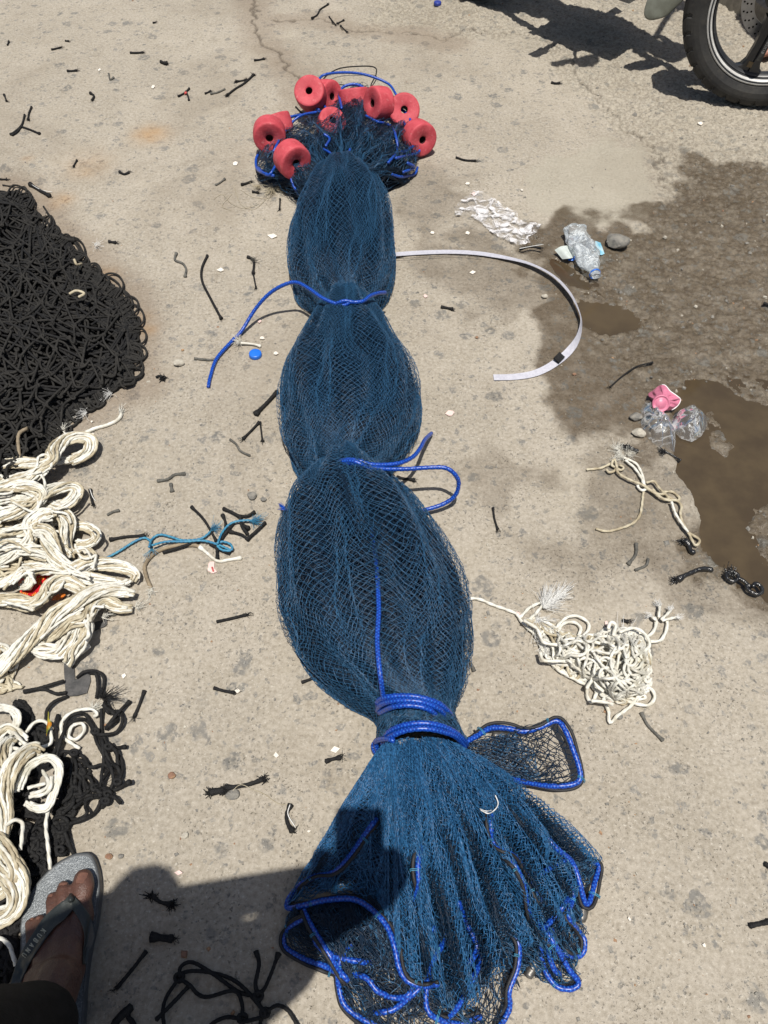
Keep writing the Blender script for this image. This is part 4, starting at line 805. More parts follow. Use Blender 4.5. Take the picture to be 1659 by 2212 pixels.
for k, (p, w_, n, lb) in enumerate([
  (Bc((-120, 60, .02), (0, 60, .03), (80, 70, .04), (125, 120, .045), (110, 200, .03)), 16, 8, None),
  (Bc((60, 1190, .02), (10, 1000, .03), (50, 800, .04), (40, 650, .05), (80, 500, .06), (150, 400, .06), (240, 340, .05), (310, 370, .04)), [30, 55, 50, 40, 45, 45, 35, 20], 18, 'thick bundle of rope running down beside the sandal'),
  (Bc((-40, 900, .02), (20, 740, .03), (30, 600, .04), (20, 450, .05), (40, 330, .05), (110, 260, .04)), [50, 55, 50, 45, 45, 25], 18, None),
  (Bc((120, 640, .04), (180, 500, .05), (240, 440, .06), (335, 402, .06), (400, 440, .055), (408, 520, .05), (372, 640, .045), (325, 735, .04), (245, 735, .04), (185, 695, .04)), 15, 7, 'round open coil of the brightest rope'),
  (Bc((-60, 300, .02), (-20, 260, .03), (60, 200, .03), (110, 220, .03), (180, 300, .03)), 22, 8, None),
  (Fc((-60, 230, .03), (60, 280, .04), (180, 400, .045), (250, 560, .04), (220, 770, .03), (120, 880, .02), (-60, 950, .01)), [22, 26, 26, 24, 26, 26, 26], 12, None),
  (Fc((-40, 390, .03), (90, 560, .04), (150, 700, .04), (100, 830, .03), (-40, 880, .02)), 26, 12, None),
  (Fc((-40, 100, .04), (40, 200, .05), (120, 330, .05), (150, 500, .045), (60, 640, .03), (-60, 700, .02)), 24, 10, None)]):
    hank(p, w_, n, z=.01, seed=40+k, parent=LROOT, label=lb, turns=.6, mats=('white', 'white') if k in (3,) else ('white', 'cream'))
# ------------------------------------------------------------ black cord tangle beneath it
TROOT = empty('black_cord_tangle', P(190, 1660), 'tangle of black braided cord between the white rope and the sandal', 'cord tangle')
Cc = crop(0, 1404, .2604); mb = MB()
T1 = [((640, 220), (660, 290), (720, 400), (760, 480), (770, 560), (730, 640)), ((690, 60), (690, 200), (700, 300), (750, 420), (800, 460), (820, 520)), ((740, 290), (790, 360), (832, 425), (820, 520), (785, 570)),
 ((720, 0), (712, 40), (760, 75), (822, 82), (832, 150), (790, 220), (705, 236), (650, 226), (600, 150), (540, 130), (470, 170), (430, 230), (380, 390)), ((650, 215), (590, 110), (530, 90), (460, 130), (430, 225), (400, 300)),
 ((880, 12), (800, 90), (720, 190)), ((852, 318), (800, 326), (740, 318)), ((880, 558), (850, 575), (780, 612), (700, 600), (640, 598)), ((820, 702), (780, 665), (740, 650), (690, 660), (600, 672), (580, 720), (590, 775), (520, 812), (450, 790), (430, 758)),
 ((695, 660), (650, 760), (560, 812), (480, 840), (400, 852)), ((500, 378), (480, 500), (492, 620), (498, 700), (440, 758), (370, 750)), ((510, 540), (522, 620), (540, 660), (600, 620), (625, 560), (595, 520), (570, 540), (602, 600)),
 ((430, 450), (412, 600), (430, 680), (380, 722)), ((420, 380), (430, 352), (500, 360), (570, 390), (610, 458), (700, 440), (760, 470)), ((760, 440), (740, 480), (690, 560), (682, 640)), ((330, 832), (400, 902), (462, 870), (450, 812), (390, 800), (340, 840)),
 ((165, 962), (240, 972), (310, 932)), ((440, 900), (470, 980), (500, 1048)), ((390, 920), (388, 1040), (440, 1052), (450, 1020), (420, 1010)), ((700, 235), (730, 300), (790, 350), (800, 430), (830, 500)), ((680, 230), (700, 330), (705, 430), (690, 520), (690, 640)),
 ((760, 80), (800, 130), (760, 160), (720, 200)), ((700, 30), (740, 90), (750, 60), (715, 40)), ((640, 560), (660, 610), (700, 640)), ((520, 690), (600, 650), (690, 650)), ((500, 380), (520, 460), (505, 560), (480, 650), (420, 700)), ((540, 430), (560, 500), (540, 600), (560, 680), (500, 740)), ((740, 640), (710, 700), (690, 735)), ((420, 250), (360, 380), (345, 460))]
for k, p in enumerate(T1): cord(mb, [(a[0], a[1], .006+.020*((k*7+i*3) % 5)/5) for i, a in enumerate(Bc(*p))], .0033, bulb=k in (5, 6, 7, 8))
for p in (((200, 340), (350, 322), (460, 362), (550, 352)), ((200, 352), (350, 310), (530, 256)), ((640, 230), (700, 182), (800, 176), (858, 220), (860, 300), (832, 390)), ((740, 190), (795, 200), (812, 300), (800, 400)), ((560, 385), (450, 430), (390, 500), (380, 590)), ((480, 540), (488, 640))):
    cord(mb, [(a[0], a[1], .006+.010*((i*3) % 4)/4) for i, a in enumerate(Cc(*p))], .0033)
for c in ((505, 362), (650, 216), (742, 320), (690, 618), (735, 640), (720, 690), (650, 600), (800, 560), (410, 1020), (235, 1080)):
    q = np.array(P(*Bc(c)[0], .016)); th = np.linspace(0, 12, 26); mb.tube(q+np.stack([np.cos(th)*.0055, np.sin(th)*.0045, .004*np.sin(th*.5)], 1), .0032, 8, braid=3, pitch=.016)
fray(mb, P(*Bc((700, -20))[0], .02), (1, 0, .3), 60, .02, .0007, 0, .8); fray(mb, P(*Bc((655, 600))[0], .02), (1, 0, .3), 40, .01, .0007, 0, 1)
mb.build('looped_cords', M['black'], TROOT)
mb = MB()
for k, (poly, n, cu) in enumerate(((Bc((130, 140), (330, 150), (360, 250), (350, 370), (200, 390), (60, 250)), 26, .6), (Bc((160, 740), (330, 750), (345, 900), (360, 1180), (190, 1190), (60, 1000)), 40, .5), (Bc((400, 400), (620, 400), (640, 560), (600, 700), (480, 830), (340, 860), (380, 600)), 16, .6), (Bc((90, 0), (160, 0), (220, 100), (240, 180), (150, 220), (80, 120)), 16, .6), (Bc((-200, 300), (200, 300), (300, 700), (300, 1200), (200, 1500), (-200, 1900)), 90, .5), (Bc((290, 820), (460, 830), (470, 1000), (380, 1060), (340, 1180), (290, 1180)), 22, .5))):
    tangle(mb, poly, n, .0032, zmax=.022, step=8, length=22, curl=cu, seed=60+k)
mb.build('tangled_cords', M['black'], TROOT)
mb = MB(); tangle(mb, Fc((-150, 950), (200, 900), (180, 1250), (60, 1560), (-150, 1560)), 46, .0034, zmax=.02, step=8, length=18, curl=.5, seed=80); mb.build('cords_under_sandal', M['black'], TROOT)
# ------------------------------------------------------------ white rope heap on the right
D_ = crop(945, 1215, .3581)
RROOT = empty('white_rope_tangle', P(1310, 1440), 'tangled heap of white twisted rope lying to the right of the largest bundle', 'rope tangle')
poly = D_((500, 325), (640, 345), (740, 400), (900, 460), (1040, 380), (1200, 400), (1270, 470), (1290, 560), (1300, 700), (1260, 820), (1130, 860), (1000, 820), (900, 730), (780, 690), (650, 590), (600, 450))
core = D_((720, 430), (1240, 440), (1290, 600), (1250, 790), (1080, 830), (900, 700), (700, 580))
mb = MB(); tangle(mb, poly, 34, .0028, 'twist', .022, 9, 46, .35, seed=11, mz=1, edge=30); tangle(mb, core, 30, .0028, 'twist', .05, 8, 40, .42, seed=12, mz=1, edge=30); tangle(mb, core, 22, .0028, 'twist', .065, 10, 50, .22, seed=14, edge=24)
mb.build('tangled_rope', [M['white'], M['cream']], RROOT)
mb = MB()
for k, p in enumerate([((150, 237), (200, 218), (255, 222), (340, 258), (420, 285), (478, 310)), ((478, 310), (520, 370), (600, 450), (640, 540), (720, 640), (820, 700), (900, 740)), ((500, 330), (560, 270), (640, 240), (600, 300), (540, 360)), ((700, 430), (735, 370), (790, 328), (850, 325), (908, 362), (912, 400), (880, 445)), ((730, 410), (760, 370), (820, 360), (865, 395), (850, 440)), ((640, 340), (700, 390), (760, 430)),
  ((1240, 460), (1300, 420), (1320, 360), (1310, 330)), ((1380, 340), (1385, 390), (1350, 465), (1280, 475), (1230, 440)), ((1000, 820), (1030, 890), (1040, 968), (1085, 925), (1160, 870), (1215, 800)), ((950, 775), (1040, 800), (1140, 835), (1260, 862), (1308, 825), (1300, 775), (1270, 750)), ((900, 760), (905, 810), (930, 845), (960, 790)), ((620, 540), (640, 590), (740, 595), (820, 600)), ((900, 760), (935, 690), (905, 620), (900, 560), (950, 545), (970, 600), (950, 720), (1000, 780)), ((1060, 560), (1100, 610), (1095, 650), (1060, 640), (1030, 600)), ((1030, 400), (1045, 360), (1075, 380), (1060, 440)), ((930, 835), (1000, 840), (1060, 855)), ((800, 540), (860, 490), (950, 480), (1050, 520)), ((1130, 560), (1200, 620), (1260, 720), (1290, 700)), ((1100, 420), (1180, 395), (1250, 430), (1280, 500), (1240, 540)), ((520, 350), (600, 400), (640, 480), (730, 500), (850, 540))]):
    twist(mb, D_(*[(a[0], a[1], .004 if k in (0,) else .03 if k > 10 else .008) for a in p]), .0034, m=0)
for c, d, n, L, s in (((640, 270), (.7, .7, .2), 150, .05, .45), ((720, 210), (.8, .6, .1), 70, .03, .5), ((600, 340), (.3, -.6, .1), 80, .04, .7), ((660, 470), (-.1, -.8, .1), 50, .03, .7), ((1110, 500), (.3, .6, .1), 60, .03, .9), ((1340, 260), (-.3, .8, 0), 24, .014, .3), ((1400, 290), (.4, .8, 0), 24, .014, .3), ((1440, 330), (.9, 0, 0), 20, .012, .3), ((1290, 320), (-.9, .2, 0), 20, .012, .3)):
    fray(mb, P(*D_(c)[0], .012), d, n, L, .00042, 2, s)
for a, b in (((1335, 330), (1340, 262)), ((1350, 345), (1405, 292)), ((1355, 350), (1440, 330)), ((1320, 350), (1290, 325))): twist(mb, D_((a[0], a[1], .012), ((a[0]+b[0])/2, (a[1]+b[1])/2, .014), (b[0], b[1], .008)), .003)
mb.build('loose_loops', [M['white'], M['cream'], M['white_clean']], RROOT)
# ------------------------------------------------------------ small white rope by the puddle
E_ = crop(1188, 783, .2838); mb = MB()
for k, p in enumerate([((280, 815), (380, 805), (440, 780), (480, 760)), ((490, 735), (505, 780), (490, 825), (450, 835), (430, 815)), ((505, 780), (520, 840), (600, 890), (720, 940), (830, 1020), (905, 1050)), ((510, 680), (530, 710), (600, 740), (660, 775), (700, 850), (718, 925)), ((575, 745), (640, 800), (690, 870), (712, 920), (735, 960), (700, 972), (668, 945), (680, 925)), ((735, 915), (790, 905), (830, 955), (890, 1015), (900, 1045), (850, 1032), (780, 965)), ((870, 985), (930, 985), (985, 1030), (960, 1052), (900, 1020), (860, 985)), ((900, 1050), (960, 1050), (1000, 1090), (992, 1150), (1010, 1220), (1058, 1305), (1098, 1385), (1128, 1382), (1136, 1348), (1060, 1298)), ((925, 1060), (955, 1150), (1005, 1230), (1050, 1290)), ((712, 972), (700, 1080), (680, 1170), (620, 1230), (520, 1267), (430, 1285), (350, 1266)), ((480, 740), (470, 780), (500, 800), (540, 820), (560, 800), (530, 780)), ((700, 930), (760, 970), (820, 1000), (880, 1000))]):
    twist(mb, E_(*[(a[0], a[1], .004+.004*(k % 3)) for a in p]), .0030, m=int(k in (3, 4, 8)))
for c in ((505, 660), (540, 690), (590, 700), (480, 745), (560, 730)): fray(mb, P(*E_(c)[0], .006), (RNG.normal(), 1, .1), 34, .016, .00045, 1, .8)
tag(mb.build('rope_tangle', [M['cream'], M['white']]), 'small knotted tangle of cream rope at the left edge of the large puddle', 'rope')
# white rope offcut near the black net
mb = MB(); cord(mb, A((690, 165), (760, 130), (850, 105), (920, 75), (960, 45), (975, 15)), .0040, bulb=True); fray(mb, P(*A((975, 5))[0], .006), (0, 1, 0), 30, .02, .0006, 0, .4); fray(mb, P(*A((690, 175))[0], .006), (-1, -.3, 0), 20, .01, .0006, 0, .6)
tag(mb.build('rope_offcut', M['white']), 'short white rope offcut with frayed ends above the white rope heap', 'rope')
# blue twine and black offcuts knotted together, left of the bundle
KROOT = empty('knotted_twine', P(440, 1165)); tag(KROOT, 'frayed blue twine knotted round a spray of black cord pieces left of the bundle', 'twine'); mb = MB()
for p, z in ((((140, 1222), (170, 1221), (210, 1213), (250, 1195), (290, 1170), (312, 1162), (325, 1170), (326, 1184)), .006), (((322, 1182), (328, 1165), (345, 1155), (370, 1160), (395, 1167), (435, 1163), (462, 1142)), .008), (((328, 1178), (360, 1170), (400, 1170), (440, 1168), (475, 1178), (500, 1188), (498, 1176), (480, 1170), (470, 1178), (480, 1188), (498, 1190)), .012), (((470, 1174), (480, 1150), (500, 1130), (530, 1124), (552, 1126)), .012)): 
    twist(mb, [(a[0], a[1], z if i else .02) for i, a in enumerate(p)], .0026, pitch=.009)
for c, d, n in (((145, 1220), (-.8, 0, .2), 60), ((328, 1186), (0, -1, 0), 20), ((458, 1142), (.6, .3, .1), 50), ((545, 1126), (.9, .2, .1), 80)): fray(mb, P(*c, .012), d, n, .018, .0005, 0, .6)
mb.build('twine', M['teal'], KROOT)
for p in (((483, 1099), (500, 1106), (517, 1116)), ((550, 1106), (535, 1114), (522, 1115)), ((481, 1113), (487, 1130), (485, 1150)), ((519, 1115), (522, 1136), (535, 1154)), ((496, 1148), (522, 1155), (536, 1166)), ((573, 1129), (556, 1145), (533, 1166)), ((506, 1129), (490, 1148), (478, 1164)), ((469, 1180), (469, 1205)), ((414, 1095), (441, 1123), (467, 1168)), ((352, 1194), (390, 1182), (430, 1169)), ((455, 1175), (478, 1188), (497, 1194)), ((525, 1135), (537, 1141))):
    mb = MB(); cord(mb, [(a[0], a[1], .005+.004*(i % 2)) for i, a in enumerate(p)], .0034, bulb=True); mb.build('cord_piece', M['black'], KROOT)
mb = MB(); cord(mb, [(326, 1270), (316, 1245), (313, 1222), (328, 1200), (352, 1186), (390, 1177), (420, 1178), (432, 1182)], .0042, m=0); cord(mb, [(432, 1182), (450, 1197), (470, 1212), (495, 1209), (521, 1205)], .0036, m=1, bulb=True)
fray(mb, P(326, 1272, .005), (0, -1, 0), 30, .01, .0006, 1, .7)
tag(mb.build('brown_cord', [M['tan'], M['white']]), 'curved brown cord turning white, lying under the knotted blue twine', 'cord')
# shaded black cord loops at the bottom
G_ = crop(216, 1350, .3896); mb = MB()
for k, p in enumerate([((865, 1810), (882, 1880), (862, 1990), (880, 2060)), ((990, 1820), (950, 1930), (915, 2010), (885, 2045)), ((440, 1950), (448, 1895), (510, 1870), (620, 1930), (770, 2035), (880, 2060)), ((440, 1952), (470, 1925), (560, 1920), (700, 1950), (800, 2015), (915, 2150)), ((440, 1960), (500, 2000), (540, 2045), (600, 2062), (740, 2028), (785, 2090), (792, 2180)), ((430, 1970), (370, 2060), (348, 2140), (358, 2240)), ((500, 1995), (400, 2100), (310, 2190)), ((915, 2150), (980, 2110), (1040, 2135), (1090, 2212), (1110, 2260)), ((785, 2185), (700, 2175), (620, 2212), (590, 2260)), ((880, 2065), (885, 2110), (915, 2150), (890, 2200), (895, 2260)), ((800, 2200), (860, 2185), (920, 2170))]):
    cord(mb, [(a[0], a[1], .005+.004*((k+i) % 3)) for i, a in enumerate(G_(*p))], .0030, bulb=k in (0, 1, 6))
for c in ((440, 1955), (878, 2058), (915, 2150), (790, 2180)):
    q = np.array(P(*G_(c)[0], .008)); th = np.linspace(0, 12, 26); mb.tube(q+np.stack([np.cos(th)*.006, np.sin(th)*.005, .004*np.sin(th*.5)], 1), .003, 8, braid=3, pitch=.016)
tag(mb.build('cord_loops', M['black']), 'looped black cords knotted together in the shade below', 'cord')
mb = MB(); cord(mb, [(284, 2174), (268, 2188), (252, 2205), (240, 2225)], .006); cord(mb, [(284, 2178), (276, 2195), (290, 2215), (284, 2240)], .004)
tag(mb.build('cord_bunch', M['black']), 'doubled black cord end at the bottom beside the ankle', 'cord')
# ------------------------------------------------------------ black cord offcuts, one by one
OFF = [
 ([(111, 107), (132, 102)], 'short black cord offcut near the top left, its shadow like a tick'), ([(281, 114), (296, 114), (310, 113)], 'straight black offcut lying level near the top'),
 ([(347, 133), (354, 136), (361, 137)], 'stubby black offcut with two knobbed ends near the top'), ([(145, 153), (155, 153), (166, 152)], 'black offcut lying level at the upper left'),
 ([(549, 130), (560, 129), (571, 127)], 'short black offcut left of the crack'), ([(491, 205), (508, 192), (530, 178), (547, 162)], 'long black offcut with a shaggy upper end, left of the floats'),
 ([(512, 176), (530, 173)], 'small black offcut touching the shaggy long one'), ([(443, 202), (455, 197)], 'stumpy black knot beside a faded cord'),
 ([(195, 201), (203, 207), (199, 216)], 'hooked black offcut at the upper left'), ([(9, 205), (14, 218)], 'tiny black offcut near the left edge at the top'),
 ([(68, 231), (62, 246), (61, 258)], 'upright black offcut above the three-legged cord'), ([(65, 398), (86, 411), (107, 423)], 'thick black offcut with a white strand just above the black net heap'),
 ([(258, 371), (268, 376), (279, 372)], 'curled black offcut right of the rust stain'), ([(166, 346), (162, 353), (159, 359)], 'small thin offcut above the black heap'),
 ([(521, 399), (532, 396), (543, 392)], 'black offcut left of the leftmost float, tilted up'), ([(545, 414), (558, 416)], 'very short black offcut left of the netting fan'),
 ([(605, 430), (604, 452)], 'upright black offcut below the netting fan'), ([(330, 49), (336, 48)], 'tiny black scrap near the top edge'),
 ([(0, 387), (15, 388)], 'thin offcut on the left edge above the black heap'), ([(6, 400), (27, 403)], 'second thin offcut on the left edge, just above the heap'),
 ([(16, 97), (19, 90)], 'tiny black scrap near the top left corner'), ([(141, 88), (148, 89)], 'tiny black scrap above the tick-shaped offcut'),
 ([(673, 39), (685, 32), (692, 20), (709, 9)], 'long crooked black offcut at the top, right of the crack'), ([(711, 36), (718, 45), (725, 54)], 'slim black offcut at the top, below the crooked one'),
 ([(728, 51), (742, 44)], 'small thin offcut at the top, rising right'), ([(736, 56), (743, 63), (750, 69)], 'small thin offcut at the top, falling right'),
 ([(639, 231), (648, 240), (655, 247)], 'thin black offcut between the left floats'), ([(1191, 178), (1200, 180), (1209, 179)], 'lone black offcut on the worn concrete left of the wheel'),
 ([(985, 340), (1005, 346), (1028, 347)], 'curved black offcut right of the floats'), ([(953, 663), (965, 665), (978, 668)], 'short black offcut right of the first waist'),
 ([(448, 552), (436, 580), (437, 608), (455, 645), (478, 688)], 'long curved black cord piece left of the upper bundle'), ([(535, 555), (548, 563), (547, 590)], 'bent black offcut with a grey tuft'),
 ([(547, 590), (550, 606), (553, 622)], 'thin black offcut hanging from the bent one'), ([(552, 895), (575, 872), (598, 847)], 'thick black offcut left of the middle bundle'),
 ([(560, 912), (543, 930), (525, 948)], 'left leg of the black V-shaped pair'), ([(562, 912), (567, 953)], 'thin right leg of the black V-shaped pair'),
 ([(195, 1058), (197, 1074), (201, 1090)], 'short black offcut right of the white rope heap'), ([(237, 1166), (270, 1160), (312, 1157)], 'black offcut tied to the start of the blue twine'),
 ([(468, 1343), (500, 1336), (532, 1328)], 'black offcut left of the largest bundle, nearly level'), ([(462, 1486), (482, 1492), (505, 1496)], 'black offcut with a pale flake at its right end'),
 ([(312, 1492), (302, 1520), (290, 1548)], 'black offcut right of the cord tangle, leaning right'), ([(857, 1031), (875, 1034), (895, 1037)], 'short black offcut inside the loop of blue rope'),
 ([(1065, 1097), (1068, 1120), (1075, 1143)], 'slim black offcut right of the largest bundle'), ([(652, 1474), (666, 1469), (690, 1460)], 'black offcut half under the lower left of the largest bundle'),
 ([(455, 1712), (468, 1709), (482, 1708)], 'stubby fuzzy black offcut with shaggy ends'), ([(488, 1702), (520, 1698), (545, 1692), (566, 1684)], 'split black offcut beside the stubby fuzzy one'),
 ([(703, 1645), (718, 1640), (736, 1636)], 'flat black rubbery scrap left of the lower neck'), ([(628, 1738), (619, 1760), (622, 1780), (632, 1795)], 'bow-shaped black offcut with a white thread, left of the skirt'),
 ([(330, 1936), (345, 1948), (368, 1954)], 'fuzzy black offcut inside the shadow edge'), ([(326, 2024), (350, 2026), (372, 2028)], 'thick level black offcut in the shadow'),
 ([(316, 2055), (285, 2095), (252, 2135)], 'long straight black offcut in the shadow right of the foot'), ([(1620, 2000), (1640, 1996), (1664, 1991)], 'black offcut cut off by the lower right edge'),
 ([(1345, 1340), (1356, 1343)], 'tiny black stub above the right rope heap'), ([(1410, 783), (1375, 792), (1345, 812), (1318, 836)], 'long thin black cord piece above the pink cup'),
 ([(1123, 539), (1145, 533), (1168, 536)], 'black offcut lying in the damp patch by the white film'), ([(1650, 655), (1664, 660)], 'black scrap at the right edge of the wet ground'),
 ([(1652, 1866), (1664, 1872)], 'dark scrap at the right edge, low down'), ([(337, 815), (344, 812), (350, 816)], 'small black lump right of the black heap'), ([(235, 522), (250, 524)], 'small flat black sliver right of the black heap')]
for k, (p, lb) in enumerate(OFF):
    mb = MB(); r = .0032 if len(p) > 2 else .0028
    if 'thick' in lb or 'stub' in lb: r = .0045
    if 'thin' in lb or 'slim' in lb: r = .0023
    if 'tiny' in lb: r = .0025
    cord(mb, p, r, bulb=True, z=r*1.05)
    e = np.array(P(*p[-1], r)); d = e-np.array(P(*p[-2], r)); fray(mb, e, d, 10, .007, .0006, 0, .5)
    if 'shaggy' in lb or 'fuzzy' in lb: fray(mb, e, d, 50, .0040, .0010, 0, .9); fray(mb, np.array(P(*p[0], r)), -d, 40, .004, .0010, 0, .9)
    if 'lump' in lb: fray(mb, e, d, 50, .006, .0014, 0, 1.)
    if 'white' in lb: mb.tube(cr(PA([(p[0][0]-1, p[0][1]-2, .009), (p[1][0]+3, p[1][1]-1, .009), (p[-1][0]+6, p[-1][1]-8, .002)]), 5), .0009, 4, mi=1)
    if 'grey tuft' in lb: fray(mb, np.array(P(548, 563, .006)), (0, 0, .2), 40, .010, .0006, 2, 1.)
    tag(mb.build('cord_offcut', [M['black'], M['white_clean'], M['faded']]), lb, 'cord offcut', 'black cord offcuts scattered on the concrete')
for paths, lb in (([[(53, 248), (50, 262), (45, 273), (35, 282), (23, 291)], [(45, 273), (65, 280), (86, 289)], [(44, 275), (38, 284), (26, 292)]], 'three-legged black cord piece at the upper left'), ([[(385, 208), (398, 201), (409, 191)], [(402, 198), (406, 207), (408, 216)]], 'black cord piece tied with a bit of red thread')):
    mb = MB()
    for p in paths: cord(mb, p, .0030, bulb=True)
    if 'red' in lb:
        for k in range(5): mb.tube(cr(PA([(398+k, 204, .002), (399+k, 200, .008), (400+k*.5, 196, .002)]), 5), .001, 4, mi=1)
    tag(mb.build('cord_offcut', [M['black'], M['tag_red']]), lb, 'cord offcut', 'black cord offcuts scattered on the concrete')
FADE = [([(381, 548), (378, 562), (395, 570), (402, 582), (400, 598)], 'S-shaped dusty grey cord right of the black heap'), ([(497, 950), (510, 960), (520, 975), (540, 985)], 'curled dusty cord imprint left of the middle bundle'), ([(340, 1040), (362, 1036), (378, 1026), (400, 1024)], 'wavy dusty cord right of the white heap'), ([(369, 1046), (372, 1062)], 'short dusty cord below the wavy one'),
 ([(420, 735+40), (450, 778), (470, 777)], 'pale dusty cord right of the blue rope tip'), ([(466, 400), (474, 396), (486, 387)], 'dusty offcut left of the netting fan'), ([(455, 203), (470, 200), (486, 193)], 'faded cord beside the stumpy black knot'),
 ([(235, 160), (238, 172), (246, 168)], 'tiny faded curl at the upper left'), ([(1385, 1540), (1400, 1568), (1432, 1600)], 'dark flattened cord right of the white rope heap'), ([(1374, 1175), (1373, 1198), (1357, 1219)], 'dark dusty cord above the wet black hook'), ([(1400, 1208), (1395, 1222), (1372, 1232)], 'flattened grey cord next to the dark dusty one'), ([(230, 1300*0+1330), (250, 1325)], 'smudged flat cord scrap right of the white hanks'),
 ([(1008, 1425), (1018, 1436), (1024, 1450)], 'thin grey cord peeping out right of the largest bundle'), ([(232, 1113), (245, 1106), (258, 1103)], 'small grey cord scrap right of the white heap')]
for p, lb in FADE:
    mb = MB(); cord(mb, p, .0030, z=.0018, bulb=True); tag(mb.build('dusty_cord', M['faded']), lb, 'dusty cord', 'flattened dusty cords on the concrete')
WETC = [([(1465, 1252, .004), (1480, 1243, .008), (1500, 1234, .008), (1520, 1228, .007), (1538, 1232, .003)], 'wet black cord with a flared end beside the puddle'), ([(1480, 1168), (1488, 1178), (1492, 1190), (1500, 1194)], 'wet black lump on the puddle edge below the cream rope'), ([(1357, 965), (1368, 971), (1378, 976)], 'short wet black offcut left of the clear bags'), ([(1436, 975), (1452, 983), (1470, 995)], 'thin dark cord half sunk in the puddle')]
for p, lb in WETC:
    mb = MB(); cord(mb, p, .0045 if 'thin' not in lb else .002, bulb=True); 
    e = np.array(P(*p[0][:2], .004)); fray(mb, e, (-1, -.2, 0), 50, .012, .0009, 0, .5); tag(mb.build('wet_cord', M['wetcord']), lb, 'wet cord')
mb = MB()
for p in ([(1572, 1252), (1568, 1242), (1578, 1236), (1592, 1240), (1594, 1250), (1584, 1256), (1574, 1252)], [(1592, 1248), (1606, 1255), (1620, 1268)], [(1612, 1264), (1618, 1276), (1635, 1284), (1646, 1279), (1644, 1268), (1632, 1260), (1626, 1268)]): cord(mb, [(a[0], a[1], .010) for a in p], .0042)
fray(mb, P(1580, 1240, .01), (0, 1, .2), 50, .009, .001, 0, 1)
tag(mb.build('cord_hook', M['wetcord']), 'wet black cord with an eye at each end in the corner of the puddle', 'wet cord')
# thin white threads
mb = MB()
for p in ([(500, 1710, .008), (520, 1695, .012), (545, 1705, .006), (570, 1715, .002), (600, 1735, .002), (622, 1738, .004)], [(462, 430), (480, 420), (500, 440), (530, 450), (560, 440)], [(505, 400), (520, 440), (548, 452), (575, 430)], [(500, 420), (480, 445), (500, 455)], [(520, 410), (545, 425), (580, 428), (600, 410)]): mb.tube(resample(cr(PA(p, .001), 8), .002), .0006, 4)
fray(mb, P(590, 405, .01), (-.2, -.6, 0), 90, .03, .0005, 0, .9); fray(mb, P(560, 402, .01), (-.6, 0, 0), 40, .02, .0006, 0, .9)
tag(mb.build('thread', M['cream']), 'thin pale threads strewn by the left of the netting fan', 'thread')
mb = MB(); mb.tube(resample(cr(PA(onnet([(1038, 1750, 0), (1055, 1757, 0), (1070, 1748, 0), (1076, 1735, 0), (1070, 1718, 0)], .008)), 8), .002), .0009, 5); mb.tube(resample(cr(PA(onnet([(1036, 1747, 0), (1050, 1752, 0), (1062, 1750, 0)], .008)), 8), .002), .0007, 5)
tag(mb.build('thread', M['white_clean']), 'curl of white thread lying on top of the lower skirt', 'thread')
mb = MB(); cord(mb, [(520, 741, .008), (535, 742, .006), (550, 744, .005), (563, 748, .004)], .0028, bulb=True, braided=False); fray(mb, P(518, 738, .012), (-.5, .3, .1), 60, .012, .0006, 0, 1)
tag(mb.build('rope_offcut', M['white']), 'tiny frayed white rope end beside the blue bottle cap', 'rope')
# ------------------------------------------------------------ white elastic strap
M['elastic'] = mat('white_elastic', (.52, .52, .58), (.44, .44, .50), .7, 120, bump=.5, bscale=700)
def ribbon(mb, path, w, twistf, th=.0009, mi=0):
    """flat band: twistf(s) is how far the band stands on its edge (0 lies flat, 1 upright)"""
    p = resample(cr(PA(path), 10), .004); n = len(p); s = np.linspace(0, 1, n); t = np.gradient(p, axis=0); t /= np.linalg.norm(t, axis=1)[:, None]
    a = np.cross(t, [0, 0, 1.]); a /= np.linalg.norm(a, axis=1)[:, None]; tw = twistf(s)*np.pi/2
    d = a*np.cos(tw)[:, None]+np.array([0, 0, 1.])*np.sin(tw)[:, None]; nn = np.cross(d, t)
    c = p.copy(); c[:, 2] += np.abs(np.sin(tw))*w/2+th
    ring = [c-d*w/2-nn*th/2, c-d*w/6-nn*th*.3, c+d*w/6-nn*th*.3, c+d*w/2-nn*th/2, c+d*w/2+nn*th/2, c+d*w/6+nn*th*.3, c-d*w/6+nn*th*.3, c-d*w/2+nn*th/2]
    mb.grid(np.stack(ring, 1), mi, wrap=True); return p
mb = MB()
ST = [(835, 552, .02), (870, 549, .004), (920, 546, .002), (980, 545, .002), (1040, 549, .003), (1100, 560, .005), (1150, 575, .008), (1195, 600, .010), (1228, 635, .010), (1248, 675, .006), (1254, 705, .004), (1246, 738, .002), (1228, 762, .002), (1205, 781, .002), (1180, 797, .001), (1150, 809, .001), (1110, 815, .001), (1066, 816, .001)]
ribbon(mb, ST, .0195, lambda s: np.interp(s, [0, .3, .42, .55, .68, .74, .82, 1], [.02, .05, .25, .38, .78, .62, .10, .02]))
o = mb.build('elastic_strap', M['elastic'], smooth=False); tag(o, 'flat white elastic strap curving from the net out over the damp ground', 'strap')
mb = MB(); ribbon(mb, [(1213, 771, .004), (1207, 777, .004), (1200, 784, .004)], .019, lambda s: .25+0*s, .004); q = mb.build('black_band', M['black'], None, smooth=False); q.parent = o
mb = MB(); ribbon(mb, [(848, 560, .006), (980, 553.2, .0055), (1040, 557, .006)], .0012, lambda s: 0*s); q = mb.build('grey_edge', M['lead'], None); q.parent = o
